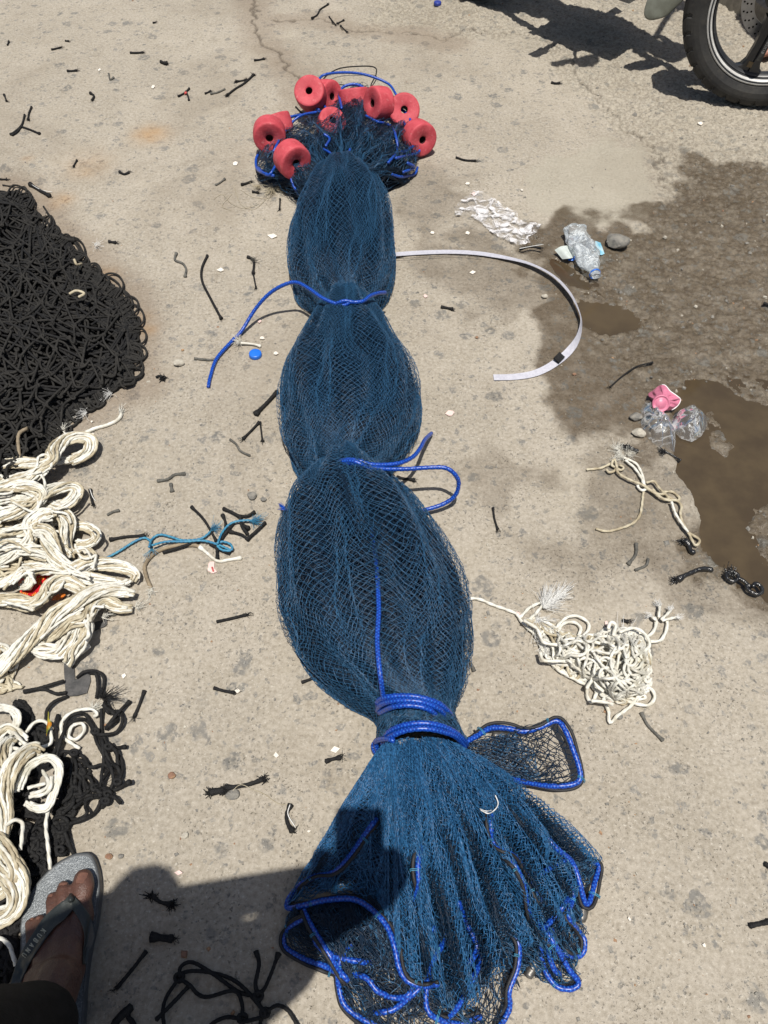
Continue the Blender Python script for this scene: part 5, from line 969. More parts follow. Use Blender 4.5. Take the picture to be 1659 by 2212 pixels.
# ------------------------------------------------------------ bottle caps
def cap(x, y, R, h, m, label):
    mb = MB(); c = np.array(P(x, y, 0.001))
    def rf(R_, Z, th): return R_*(1+.025*(np.sin(th*60) > 0)*(Z > .001)*(Z < h*.8)), Z
    lathe(mb, [(0.0001, h), (R*.8, h), (R*.93, h-.0006), (R, h-.002), (R*1.01, h*.5), (R*1.03, .0012), (R*1.03, 0), (R*.94, 0), (R*.93, h*.7), (.0001, h*.8)], c, (.03, -.02, 1), 120, rfun=rf)
    return tag(mb.build('bottle_cap', m), label, 'bottle cap')
M['capblue'] = mat('blue_plastic', (.012, .14, .62), (.02, .16, .66), .35, 60, spec=.5); M['capdark'] = mat('dark_blue_plastic', (.03, .05, .28), None, .4, 60)
cap(552, 768, .0155, .010, M['capblue'], 'bright blue bottle cap lying left of the middle bundle'); cap(945, 10, .0150, .012, M['capdark'], 'dark blue bottle cap near the top edge')
# ------------------------------------------------------------ flakes of shell and paint
CH = [(588, 511, 24, 10, 'pale flake left of the uppermost bundle, the widest one'), (475, 584, 18, 9, 'white flake right of the long curved cord'), (561, 696, 9, 8, 'small pinkish flake under the blue rope arc'), (567, 732, 11, 7, 'white flake above the blue bottle cap'), (596, 765, 12, 7, 'white flake right of the blue bottle cap'),
 (972, 894, 20, 13, 'pink veined flake right of the middle bundle'), (934, 504, 10, 6, 'white flake between netting and the white film'), (1010, 505, 11, 7, 'square white flake just above the white strap'), (1010, 398, 10, 6, 'white flake above the white film'), (1024, 421, 12, 9, 'pinkish flake at the top of the white film'), (1021, 590, 13, 8, 'white flake under the white strap'), (919, 641, 10, 8, 'pink speckled flake right of the first waist'),
 (723, 1620, 22, 15, 'white pentagon shaped flake left of the lower neck'), (597, 1632, 13, 13, 'cream flake left of the pentagon shaped one'), (514, 1494, 13, 12, 'cream flake touching a black offcut'), (386, 1886, 18, 10, 'pinkish flake on the edge of the shadow'), (668, 1796, 9, 7, 'tiny white flake left of the skirt'), (1187, 2065, 14, 24, 'pinkish flake by the long sinker'), (1203, 2102, 12, 20, 'pale flake under the lowest rope prong'),
 (1117, 1328, 14, 12, 'pinkish flake on the tail of the white rope'), (1310, 1349, 9, 14, 'pink flake at the top of the right rope heap'), (1318, 1512, 16, 12, 'pink flake inside the right rope heap'), (268, 1462, 10, 12, 'pale flake inside the black cord tangle'), (141, 1830, 13, 9, 'pinkish flake just above the sandal'), (150, 1770, 14, 12, 'clear white scrap by the cord tangle'), (223, 1636, 8, 8, 'pale flake within the black cords'), (200, 940, 8, 7, 'white flake above the white heap'), (199, 912, 6, 5, 'little white flake right of the black heap'), (82, 976, 10, 7, 'pinkish flake in front of the black net'), (668, 1320 - 90, 1, 1, None),
 (620, 1022 - 190, 6, 4, 'rusty flake between cap and bundle'), (1512, 268, 12, 6, 'white flake on the worn concrete below the wheel'), (1818 * 0 + 1127, 412, 6, 4, 'tiny white flake on the smooth patch'), (1520, 2042, 8, 9, 'cream flake at the lower right'), (1358, 1985, 7, 10, 'white stone chip at the lower right'), (848 * .3906, 484 * .3906, 9, 7, 'white pebble at the upper left'), (509, 355, 11, 9, 'white pebble left of the leftmost float'), (215, 152, 6, 4, 'white speck at the upper left')]
for x, y, w_, h_, lb in CH:
    if lb is None: continue
    n = RNG.integers(4, 7); a = np.sort(RNG.uniform(0, 6.28, n)+0); a = np.linspace(0, 6.28, n, endpoint=False)+RNG.uniform(-.35, .35, n); c = np.array(P(x, y, 0)); bm = bmesh.new(); k = FPX/(c[1]*CP+H0*SP); sn = (H0/np.hypot(c[1], H0))
    up = [bm.verts.new((c[0]+w_/2/k*math.cos(t)*RNG.uniform(.8, 1.1), c[1]+h_/2/k/sn*math.sin(t)*RNG.uniform(.8, 1.1), .0022+RNG.uniform(0, .002))) for t in a]
    f = bm.faces.new(up); r = bmesh.ops.extrude_face_region(bm, geom=[f]); bmesh.ops.translate(bm, verts=[v for v in r['geom'] if isinstance(v, bmesh.types.BMVert)], vec=(0, 0, -.0015)); bmesh.ops.recalc_face_normals(bm, faces=bm.faces)
    tag(bmobj('flake', bm, M['chip_pink'] if 'pink' in lb else (M['st3'] if 'rusty' in lb else M['chip']), smooth=False), lb, 'flake', 'pale flakes and chips on the concrete')
def sheet(poly, z, m, name, n=26, amp=.002, sc=60, th=.0004, zf=None):
    xs = [p[0] for p in poly]; ys = [p[1] for p in poly]; X, Y = np.meshgrid(np.linspace(min(xs), max(xs), n), np.linspace(min(ys), max(ys), n)); ins = sdf(X, Y, poly)
    Wp = PV(X, Y, np.zeros_like(X)); Wp[..., 2] = z+amp*fbm(Wp[..., 0], Wp[..., 1], sc, 3)*2
    if zf is not None: Wp[..., 2] += zf(X, Y)
    idx = np.arange(n*n).reshape(n, n); keep = (ins[:-1, :-1]+ins[1:, 1:]+ins[:-1, 1:]+ins[1:, :-1])/4 > 0; q = np.stack([idx[:-1, :-1], idx[:-1, 1:], idx[1:, 1:], idx[1:, :-1]], -1)[keep]
    mb = MB(); mb.add(Wp, q); return mb
# pink flake with red print
o = sheet([(452, 1216), (464, 1215), (463, 1228), (470, 1238), (458, 1240), (449, 1234)], .002, None, '', 14, .001).build('flake', M['chip_pink']); tag(o, 'pinkish flake with a red streak under the knotted twine', 'flake', 'pale flakes and chips on the concrete')
mb = MB(); mb.tube(PA([(458, 1225, .0045), (461, 1234, .0045)]), .0018, 6); q = mb.build('red_streak', M['tag_red']); q.parent = o
# small stones with their own look
def stone(x, y, w_, m, lb, sd=1):
    c = np.array(P(x, y, 0)); k = FPX/(c[1]*CP+H0*SP); r = w_/2/k; bm = bmesh.new(); bmesh.ops.create_icosphere(bm, subdivisions=3, radius=1); rg = np.random.default_rng(sd)
    pl = rg.normal(0, 1, (9, 3)); pl /= np.linalg.norm(pl, axis=1)[:, None]
    for v in bm.verts:
        q = np.array(v.co); dd = pl@q; m_ = dd.max(); f = min(1, .74/max(m_, .01)); q = q*f; v.co = (c[0]+q[0]*r*1.2, c[1]+q[1]*r, max(0, r*.55+q[2]*r*.6))
    tag(bmobj('stone', bm, m, smooth=False), lb, 'stone', 'small stones on the concrete')
for k, (x, y, w_, m, lb) in enumerate([(545, 1074, 20, 'st1', 'grey stone left of the largest bundle'), (569, 1080, 13, 'st1', 'smaller grey stone beside it, to the right'), (503, 1718, 26, 'st1', 'flat dark grey stone under the split offcut'), (401, 1806, 14, 'st2', 'pale stone left of the skirt'), (387, 788, 20, 'st2', 'grey veined stone left of the blue rope tip'), (1345, 690, 0, 'st1', None), (1330, 530, 46, 'st1', 'large flat grey stone right of the bottle'), (1372, 905, 24, 'st1', 'dark stone touching the clear bag'), (1378, 940, 26, 'st2', 'grey stone below the clear bag'), (1290 * .9 + 10, 1020 + 245, 0, 'st1', None), (1280, 1566 - 0, 0, 'st1', None), (1337, 1549, 14, 'st1', 'small round stone below the right rope heap'), (236, 1851, 14, 'st3', 'ochre pebble above the shadow by the sandal'), (262, 1850, 11, 'st1', 'grey pebble beside the ochre one'), (385, 1635, 1, 'st3', None), (1030, 730, 7, 'st3', 'yellow pebble right of the first waist'), (1176, 812 - 170, 12, 'st2', 'pale pebble inside the strap curve'), (1240, 810, 8, 'st3', 'orange pebble near the thin cord'), (395, 757, 6, 'st3', 'yellow speck near the rope tip'), (370 * 1.0, 1637, 1, 'st3', None), (588, 1718 - 75, 1, 'st3', None), (586, 1589 + 75, 1, 'st3', None), (371, 1590 + 86, 16, 'st3', 'brown flat pebble above the fuzzy offcuts')]):
    if lb: stone(x, y, w_, M[m], lb, k)
# ------------------------------------------------------------ yellow leaf, red wrapper, rubber scraps
def leaffx(n, tc, col):
    return mixc(n, ramp(n, noise(n, tc.outputs['Object'], 70, 3), .5, .6), col, (.50, .20, .02))
M['leaf'] = mat('yellow_leaf', (.34, .30, .03), (.22, .24, .03), .45, 60, extra=leaffx)
o = sheet(Bc((378, 128), (388, 150), (392, 190), (408, 215), (400, 245), (382, 270), (362, 290), (352, 280), (358, 240), (356, 205), (366, 165)), .028, None, '', 30, .004, 60, zf=lambda X, Y: .01*np.sin((X-115)/6.)).build('leaf', M['leaf']); tag(o, 'small yellow green leaf lying on the white rope coil', 'leaf')
def wrapfx(n, tc, col):
    v = tc.outputs['Object']; s = nd(n, 'ShaderNodeSeparateXYZ'); n.links.new(v, s.inputs[0])
    w_ = mth(n, 'FRACT', mth(n, 'MULTIPLY', s.outputs[0], 260)); f = mth(n, 'MULTIPLY', ramp(n, w_, .55, .7), ramp(n, noise(n, v, 45, 2), .52, .56)); col = mixc(n, f, col, (.62, .42, .05))
    return mixc(n, ramp(n, noise(n, v, 60, 2), .64, .68), col, (.75, .70, .66))
M['wrap'] = mat('red_foil', (.62, .015, .02), (.45, .01, .02), .3, 40, bump=.6, bscale=120, extra=wrapfx); M['wrap2'] = mat('orange_foil', (.65, .20, .03), (.5, .13, .02), .35, 40, bump=.5, bscale=120)
root = empty('food_wrapper', P(80, 1270), 'crumpled red and orange wrapper showing between two white hanks', 'wrapper')
sheet(A((165, 1360), (260, 1340), (420, 1330), (500, 1320), (480, 1400), (400, 1440), (340, 1500), (180, 1495)), .004, None, '', 30, .006, 50).build('red_foil', M['wrap'], root)
sheet(A((430, 1325), (500, 1330), (490, 1360), (420, 1350)), .016, None, '', 16, .004, 50).build('orange_corner', M['wrap2'], root); sheet(A((420, 1530), (450, 1490), (530, 1470), (540, 1490), (520, 1515), (470, 1530)), .004, None, '', 16, .004, 50).build('orange_corner', M['wrap2'], root)
M['rubber'] = mat('dusty_rubber', (.045, .045, .045), (.085, .082, .08), .6, 60, bump=.5, bscale=300)
for poly, lb in ((Cc((528, 100), (612, 100), (622, 246), (660, 215), (742, 182), (752, 255), (722, 355), (640, 378), (560, 382), (542, 340), (532, 200)), 'L-shaped scrap of dusty black rubber sheet above the cord tangle'), (A((740, 1700), (780, 1680), (860, 1660), (860, 1700), (840, 1720), (750, 1755)), 'small dark rubber tab sticking out from the white hanks'), (A((460, 100), (530, 60), (590, 30), (600, 55), (560, 90), (500, 100)), 'brown flat scrap at the lower edge of the black net')):
    xs = np.array(PA(poly, .0035)); bm = bmesh.new(); f = bm.faces.new([bm.verts.new(p) for p in xs]); r = bmesh.ops.extrude_face_region(bm, geom=[f]); bmesh.ops.translate(bm, verts=[v for v in r['geom'] if isinstance(v, bmesh.types.BMVert)], vec=(0, 0, -.0028)); bmesh.ops.recalc_face_normals(bm, faces=bm.faces)
    tag(bmobj('rubber_scrap', bm, M['rubber'] if 'brown' not in lb else M['faded'], smooth=False), lb, 'rubber scrap')
# ------------------------------------------------------------ torn white plastic film
def filmwhite():
    m, n = nt('torn_white_film'); tc = nd(n, 'ShaderNodeTexCoord'); v = tc.outputs['Object']; o = nd(n, 'ShaderNodeOutputMaterial')
    b = nd(n, 'ShaderNodeBsdfPrincipled'); b.inputs['Base Color'].default_value = (.74, .73, .74, 1); b.inputs['Roughness'].default_value = .35
    bp = nd(n, 'ShaderNodeBump'); bp.inputs['Strength'].default_value = .7; bp.inputs['Distance'].default_value = .003; n.links.new(noise(n, v, 120, 4, .6, .5), bp.inputs['Height']); n.links.new(bp.outputs[0], b.inputs['Normal'])
    tr = nd(n, 'ShaderNodeBsdfTransparent'); mx = nd(n, 'ShaderNodeMixShader'); f = mth(n, 'ADD', mth(n, 'MULTIPLY', ramp(n, noise(n, v, 34, 5, .7, .9), .42, .60), .85), .06)
    n.links.new(f, mx.inputs[0]); n.links.new(tr.outputs[0], mx.inputs[1]); n.links.new(b.outputs[0], mx.inputs[2]); n.links.new(mx.outputs[0], o.inputs[0]); return m
o = sheet([(1008, 425), (1022, 415), (1040, 418), (1065, 432), (1090, 450), (1115, 463), (1120, 480), (1140, 485), (1168, 488), (1160, 505), (1140, 515), (1145, 530), (1120, 533), (1085, 522), (1060, 505), (1040, 485), (1012, 468), (985, 470), (980, 455), (992, 440)], .001, None, '', 90, .006, 50).build('plastic_film', filmwhite()); tag(o, 'torn crinkled piece of white plastic film stuck to the concrete', 'plastic film')
# ------------------------------------------------------------ crushed clear bottle
root = empty('plastic_bottle', P(1255, 545), 'crushed clear plastic bottle without its cap, neck toward the viewer', 'bottle')
a = np.array(P(1238, 492, .022)); b = np.array(P(1288, 598, .018)); ax = b-a; Lb = np.linalg.norm(ax); ax /= Lb
s_ = np.array([0, .015, .04, .08, .15, .25, .35, .45, .55, .65, .74, .82, .88, .92, .94, .96, 1.0]); R_ = np.array([.012, .022, .031, .033, .0315, .034, .031, .035, .034, .033, .029, .022, .015, .0135, .016, .0132, .0132])
prf = cr(np.stack([s_*Lb, R_, 0*s_], 1), 5)
def crush(R, Z, th):
    k = R/.034; d = 1+.10*np.sin(3*th+Z*60)*k+.09*np.sin(5*th-Z*95)*k+.02*np.sin(9*th+Z*150)*k+.018*np.sin(Z*600)*k*(Z > .03)*(Z < .12); return R*d, Z
mb = MB(); Mx = np.array(frame(ax)); th = np.linspace(0, 2*np.pi, 64, endpoint=False); Z = prf[:, 0][:, None]+0*th; R, Z = crush(prf[:, 1][:, None]+0*th, Z, th[None]+0*Z)
v = np.stack([R*np.cos(th), R*np.sin(th), Z], -1)@Mx.T+a; v[..., 2] = np.where(v[..., 2] > a[2], a[2]+(v[..., 2]-a[2])*.72, a[2]+(v[..., 2]-a[2])*.62); v[..., 2] = np.maximum(v[..., 2], .001); mb.grid(v, wrap=True)
mb.build('bottle_shell', film('clear_bottle', (.93, .95, .97), .17, .08, 30, .30, (.85, .90, .92)), root)
mb = MB(); nk = a+ax*Lb*.945; lathe(mb, [(.0140, -.003), (.0155, -.003), (.0155, .0015), (.0140, .0015), (.0140, -.003)], nk, ax, 40); mb.build('neck_ring', M['capblue'], root)
M['label'] = mat('bottle_label', (.10, .42, .62), (.45, .62, .68), .4, 60, bump=.3)
M['label_back'] = mat('label_back', (.55, .60, .58), (.48, .53, .50), .5, 60)
mb = MB(); u = np.linspace(0, 1, 16); cc = PA([(1198, 540, .012), (1212, 532, .022), (1230, 530, .012)]); c2 = PA([(1215, 560, .004), (1232, 558, .016), (1240, 556, .006)]); g_ = cr(cc, 8)[:, None]*(1-u[None, :, None])+cr(c2, 8)[:, None]*u[None, :, None]; mb.grid(g_); mb.build('loose_label', M['label_back'], root)
mb = MB(); g_ = np.stack([PA([(1286, 520, .03), (1297, 524, .018), (1301, 534, .01), (1306, 548, .006)]), PA([(1284, 540, .025), (1291, 545, .014), (1296, 550, .008), (1300, 551, .004)])]); mb.grid(g_); mb.build('loose_label', M['label'], root)
mb = MB(); g_ = np.stack([PA([(1226, 555, .006), (1238, 556, .010), (1242, 552, .006)]), PA([(1228, 563, .002), (1240, 563, .004), (1244, 558, .002)])]); mb.grid(g_); mb.build('loose_label', M['capblue'], root)
# ------------------------------------------------------------ crushed pink cup
root = empty('paper_cup', P(1430, 865), 'crushed pink cup with a white rim lying at the puddle edge', 'cup')
M['cup'] = mat('pink_cup', (.62, .20, .30), (.52, .15, .24), .42, 60, bump=.5, bscale=120); M['cupin'] = mat('white_rim', (.8, .78, .78), (.7, .68, .68), .4, 60)
mb = MB(); base_c = np.array(P(1428, 872, .034)); n_ = 72; th = np.linspace(0, 2*np.pi, n_, endpoint=False)
rim = cr(PA([(1412, 842, .020), (1424, 833, .036), (1436, 832, .044), (1448, 845, .042), (1462, 855, .036), (1470, 864, .026), (1462, 878, .014), (1448, 886, .008), (1430, 884, .006), (1410, 868, .006), (1401, 856, .008), (1401, 850, .012), (1412, 842, .020)]), 6)[:-1]; rim = np.stack([np.interp(np.linspace(0, len(rim), n_, endpoint=False), np.arange(len(rim)), rim[:, q], period=len(rim)) for q in range(3)], 1)
ax = np.array([-.10, -.78, .62]); ax /= np.linalg.norm(ax); e1 = np.cross(ax, [0, 0, 1.]); e1 /= np.linalg.norm(e1); e2 = np.cross(e1, ax)
def match(ring, r, off):
    rel = rim-base_c; an = np.arctan2(rel@e2, rel@e1); return base_c+ax*off+r*(np.cos(an)[:, None]*e1+np.sin(an)[:, None]*e2)
rows = [rim]
b0 = match(rim, .0205, -.002)
for t in np.linspace(.12, 1, 12):
    q = rim*(1-t)+b0*t; amp = .0035*math.sin(math.pi*t); q = q+ax*(amp*np.sin(th*11+t*5))[:, None]+e1*(amp*np.cos(th*7))[:, None]; rows.append(q)
rows += [match(rim, .0195, .0005), match(rim, .0175, .001), match(rim, .017, -.001), match(rim, .0120, -.001), match(rim, .0115, .0002), match(rim, .0001, .0002)]
rows = np.array(rows); rows[..., 2] = np.maximum(rows[..., 2], .001); mb.grid(rows, wrap=True); mb.build('cup_wall', M['cup'], root)
mb = MB(); rr_ = rim[(np.arange(n_) > 8) & (np.arange(n_) < 42)]; mb.tube(rr_, .0014, 7); mb.build('cup_rim', M['cupin'], root)
# ------------------------------------------------------------ clear bags in the puddle
Bg = crop(1188, 783, .2838)
def bag(poly, h, lb, seed):
    P2 = Bg(*poly); cxx, cyy = np.mean([p[0] for p in P2]), np.mean([p[1] for p in P2]); rg = np.random.default_rng(seed)
    edge = np.array([P(*p, 0) for p in P2]); edge = resample(np.vstack([edge, edge[:1]]), .004)[:-1]; n = len(edge); ce = edge.mean(0); mb = MB(); rows = []
    for t in np.linspace(1, .02, 22):
        q = ce+(edge-ce)*t; z = h*(1-t**2.2)*(.65+.9*(fbm(q[:, 0]+seed, q[:, 1], 26, 3)))+.005*(1-t)*np.sin(np.arctan2(q[:, 1]-ce[1], q[:, 0]-ce[0])*7+t*6); q[:, 2] = np.maximum(z, .0)+.001; rows.append(q)
    mb.grid(np.array(rows), wrap=True); return tag(mb.build('plastic_bag', film('clear_bag_%d' % seed, (.94, .94, .93), .06, .05, 20, .26)), lb, 'plastic bag')
bag([(735, 285), (760, 330), (790, 370), (860, 385), (910, 430), (950, 500), (955, 600), (945, 685), (895, 665), (860, 640), (835, 655), (780, 615), (700, 530), (690, 440), (700, 340)], .030, 'crumpled clear plastic bag right under the pink cup', 1)
bag([(1090, 322), (1130, 365), (1195, 430), (1200, 480), (1150, 565), (1080, 608), (990, 580), (955, 540), (925, 440), (950, 385), (1010, 350)], .034, 'puffed clear plastic bag half in the puddle, right of the crumpled one', 2)
# ------------------------------------------------------------ people: bodies grown from tapered capsules, fused into one surface
def capsules(name, caps, m, parent, voxel=.004, smooth=6, mats=None, keep=None):
    bm = bmesh.new(); sph = bmesh.new(); bmesh.ops.create_icosphere(sph, subdivisions=2, radius=1); dirs = [v.co.copy() for v in sph.verts]; sph.free()
    for p0, r0, p1, r1 in caps:
        s0 = Vector(r0) if np.ndim(r0) else Vector((r0,)*3); s1 = Vector(r1) if np.ndim(r1) else Vector((r1,)*3); vs = []
        for d in dirs:
            vs.append(bm.verts.new(Vector(p0)+Vector((d.x*s0.x, d.y*s0.y, d.z*s0.z))))
            vs.append(bm.verts.new(Vector(p1)+Vector((d.x*s1.x, d.y*s1.y, d.z*s1.z))))
        r = bmesh.ops.convex_hull(bm, input=vs); 
        bmesh.ops.delete(bm, geom=[g_ for g_ in r['geom_interior'] if isinstance(g_, bmesh.types.BMVert)], context='VERTS')
    me = bpy.data.meshes.new(name); bm.to_mesh(me); bm.free(); o = bpy.data.objects.new(name, me); COL.objects.link(o)
    rm = o.modifiers.new('r', 'REMESH'); rm.mode = 'VOXEL'; rm.voxel_size = voxel; rm.use_smooth_shade = True
    if smooth: sm = o.modifiers.new('s', 'SMOOTH'); sm.iterations = smooth; sm.factor = .5
    dg = bpy.context.evaluated_depsgraph_get(); me2 = bpy.data.meshes.new_from_object(o.evaluated_get(dg)); bpy.data.objects.remove(o)
    me2.name = name; me2.materials.clear(); me2.materials.append(m); me2.polygons.foreach_set('use_smooth', [True]*len(me2.polygons)); return link(name, me2, parent)
def skinfx(n, tc, col):
    v = tc.outputs['Object']; col = mixc(n, mth(n, 'MULTIPLY', ramp(n, noise(n, v, 45, 4, .6), .4, .65), .45), col, (.115, .052, .034))
    return mixc(n, mth(n, 'MULTIPLY', ramp(n, noise(n, v, 160, 4, .7), .52, .7), .45), col, (.10, .078, .066))
M['skin'] = mat('dark_skin', (.115, .055, .040), (.072, .036, .028), .42, 18, bump=.6, bscale=330, spec=.4, extra=skinfx)
M['skin2'] = mat('brown_skin', (.28, .13, .09), (.36, .17, .12), .5, 18, bump=.3, bscale=300)
M['nail'] = mat('toenail', (.22, .105, .072), (.15, .075, .055), .30, 90, bump=.2)
M['trouser'] = mat('black_cloth', (.006, .006, .0065), (.011, .011, .012), .85, 60, bump=.6, bscale=500, spec=.2); M['shirt'] = mat('grey_shirt', (.09, .10, .11), (.06, .07, .08), .85, 40, bump=.4, bscale=300); M['hair'] = mat('black_hair', (.008, .007, .006), None, .9, 200, bump=1, bscale=300)
Q = lambda x, y, z: P(x*.2278, 1780+y*.2278, z)
root = empty('person', P(90, 2060), 'person taking the picture: dark bare foot in a grey flip-flop, black trousers', 'person')
SOLE = .020
def rad(w_, x, y, z):
    c = np.array(Q(x, y, z)); return w_*.2278/2/(FPX/(c[1]*CP+(H0-c[2])*SP))
caps = []
def seg(a, wa, b, wb, fz=.8):
    pa = Q(*a); pb = Q(*b); ra = rad(wa, *a); rb = rad(wb, *b); caps.append((pa, (ra, ra, ra*fz), pb, (rb, rb, rb*fz)))
z0 = SOLE
# big toe, then the four smaller ones, each curling down at the tip
seg((795, 890, z0+.023), 205, (775, 730, z0+.021), 185); seg((775, 730, z0+.021), 190, (788, 600, z0+.020), 222); seg((788, 600, z0+.020), 222, (790, 520, z0+.016), 190)
seg((610, 860, z0+.022), 140, (598, 730, z0+.026), 122); seg((598, 730, z0+.026), 122, (600, 640, z0+.021), 138); seg((600, 640, z0+.021), 138, (601, 595, z0+.014), 122)
seg((500, 940, z0+.021), 125, (487, 830, z0+.025), 104); seg((487, 830, z0+.025), 104, (487, 735, z0+.018), 112); seg((487, 735, z0+.018), 112, (489, 695, z0+.012), 98)
seg((405, 1050, z0+.020), 125, (385, 960, z0+.023), 104); seg((385, 960, z0+.023), 104, (380, 905, z0+.014), 106)
seg((310, 1150, z0+.018), 125, (290, 1040, z0+.020), 102); seg((290, 1040, z0+.020), 102, (286, 945, z0+.012), 104)
# ball, instep, heel and ankle
seg((765, 900, z0+.024), 220, (700, 1150, z0+.030), 240); seg((610, 860, z0+.024), 150, (560, 1150, z0+.033), 240); seg((500, 940, z0+.022), 140, (440, 1200, z0+.032), 220); seg((405, 1050, z0+.020), 130, (360, 1260, z0+.026), 200); seg((310, 1150, z0+.019), 130, (290, 1330, z0+.022), 190)
seg((690, 1100, z0+.030), 230, (600, 1450, z0+.052), 330); seg((440, 1180, z0+.03), 260, (470, 1480, z0+.05), 330); seg((350, 1260, z0+.022), 200, (320, 1560, z0+.022), 220); seg((560, 1150, z0+.034), 220, (540, 1500, z0+.062), 300)
ank = np.array(P(85, 2215, .115)); heel = np.array(P(45, 2290, z0+.03)); 
c5 = Q(540, 1500, z0+.060); caps.append((c5, .034, tuple(ank), .036)); caps.append((Q(430, 1500, z0+.045), .030, tuple(ank), .034)); caps.append((Q(350, 1520, z0+.028), .024, tuple(heel), .028)); caps.append((Q(640, 1380, z0+.035), .026, tuple(heel+[.03, 0, .02]), .028)); caps.append((tuple(heel), .030, tuple(ank), .034))
knee = np.array([-.49, -.02, .50]); hip = np.array([-.42, -.20, .90]); caps.append((tuple(ank), .034, tuple(ank*.55+knee*.45+[0, -.02, 0]), .050)); caps.append((tuple(ank*.55+knee*.45+[0, -.02, 0]), .050, tuple(knee), .052)); caps.append((tuple(knee), .054, tuple(hip), .080))
# the rest of the body, standing behind and to the left of the lens
rh = np.array([-.24, -.22, .90]); rk = np.array([-.22, -.16, .49]); ra_ = np.array([-.22, -.20, .10]); caps += [(tuple(rh), .080, tuple(rk), .054), (tuple(rk), .052, tuple(ra_), .036), (tuple(ra_), .036, (-.20, -.07, .05), .030), ((-.20, -.07, .05), .030, (-.19, -.02, .035), .03), (tuple(ra_), .034, (-.22, -.24, .045), .032)]
caps += [((-.40, -.22, .95), (.10, .09, .09), (-.26, -.22, .95), (.10, .09, .09)), ((-.33, -.22, .95), (.15, .095, .1), (-.33, -.24, 1.12), (.14, .09, .1)), ((-.33, -.24, 1.12), (.14, .09, .1), (-.33, -.26, 1.32), (.17, .095, .08)), ((-.33, -.26, 1.36), .055, (-.33, -.25, 1.48), .052)]
HY = -.245
caps += [((-.33, HY, 1.55), (.072, .090, .098), (-.33, HY+.005, 1.57), (.074, .092, .10)), ((-.33, HY+.085, 1.53), .012, (-.33, HY+.105, 1.50), .012)]
sh, el, wr = (-.16, -.24, 1.33), (-.12, -.12, 1.08), (.03, -.10, 1.25); caps += [(sh, .050, el, .040), (el, .038, wr, .026), (wr, .026, (.045, -.085, 1.31), .030)]
caps.append(((.045, -.085, 1.30), .026, (.048, -.082, 1.36), .022))
for k in range(4): caps.append(((.058, -.078, 1.31+.019*k), .0090, (.030, -.088, 1.32+.019*k), .0080))
caps.append(((.045, -.085, 1.28), .011, (.042, -.07, 1.33), .009))
sl_, ell, wl = (-.50, -.25, 1.33), (-.36, -.11, 1.13), (-.07, -.09, 1.26); caps += [(sl_, .050, ell, .040), (ell, .038, wl, .027), (wl, .026, (-.052, -.085, 1.30), .028)]
caps.append(((-.052, -.085, 1.30), .026, (-.055, -.082, 1.35), .022))
for k in range(4): caps.append(((-.062, -.078, 1.30+.018*k), .0090, (-.030, -.088, 1.31+.018*k), .0080))
caps.append(((-.05, -.085, 1.28), .011, (-.042, -.07, 1.33), .009))
body = capsules('body', caps, M['skin'], root, .0032, 5)
# nails
def nail(x, y, z, w_, l_, tilt):
    c = np.array(Q(x, y, z)); r = rad(w_, x, y, z); rl = rad(l_, x, y, z); M_ = MB(); u = np.linspace(-1, 1, 13); v = np.linspace(-1, 1, 11); U, V = np.meshgrid(u, v)
    X = U*r*(1-.18*np.clip(-V, 0, 1)**3); Y = V*rl*(1-.10*U**4); Z = .0030*(1-U**2*.9)-.0012*np.clip(V, 0, 1)**2; ct, st = math.cos(tilt), math.sin(tilt)
    p = np.stack([X, Y*ct, Z-Y*st], -1)+c; M_.grid(p); q = MB(); q.grid(p); lo = p.copy(); lo[..., 2] -= .003; q.grid(lo[::-1]); return q.build('toenail', M['nail'], body)
def topz(x, y):   # highest body point seen through that pixel
    dg = bpy.context.evaluated_depsgraph_get(); o_ = Vector((0, 0, H0)); t_ = Vector(Q(x, y, 0)); d = (t_-o_).normalized(); 
    inv = body.matrix_world.inverted() if False else Matrix.Translation(-Vector((0, 0, 0))); ok, loc, nn, i = body.ray_cast(o_, d); return (loc.z if ok else .04)
for x, y, w_, l_, t in ((775, 512, 92, 108, .35), (600, 568, 74, 40, .55), (485, 678, 60, 36, .6), (366, 892, 48, 36, .5), (306, 900, 38, 32, .6)): nail(x, y, topz(x, y)+.0002-.0018, w_, l_, t)
# trousers, shirt and hair follow the body
lo = np.array(P(70, 2228, .135)); capsules('trousers', [(tuple(lo), .060, tuple(lo*.5+knee*.5+np.array([0, -.01, 0])), .078), (tuple(lo*.5+knee*.5+np.array([0, -.01, 0])), .078, tuple(knee), .078), (tuple(knee), .080, tuple(hip), .108), (tuple(rh), .108, tuple(rk), .080), (tuple(rk), .078, tuple(ra_+[0, 0, .03]), .062), ((-.40, -.21, .97), (.12, .115, .10), (-.26, -.22, .97), (.12, .115, .10))], M['trouser'], root, .009, 4)
capsules('shirt', [((-.33, -.22, .98), (.168, .115, .07), (-.33, -.24, 1.14), (.158, .11, .1)), ((-.33, -.24, 1.14), (.158, .11, .1), (-.33, -.26, 1.33), (.188, .115, .07)), (sh, .070, (-.125, -.15, 1.11), .066), (sl_, .070, (-.39, -.14, 1.16), .066), ((-.30, -.20, 1.0), .10, (-.24, -.20, 1.2), .09)], M['shirt'], root, .012, 3)
capsules('hair', [((-.33, HY-.018, 1.575), (.080, .086, .092), (-.33, HY-.025, 1.59), (.080, .086, .090))], M['hair'], root, .008, 2)
for s in (-1, 1):
    q = MB(); lathe(q, [(.0001, .004), (.006, .003), (.0085, 0)], (-.33+s*.028, HY+.090, 1.56), (0, 1, 0), 14); q.build('eye', M['white_clean'], root)
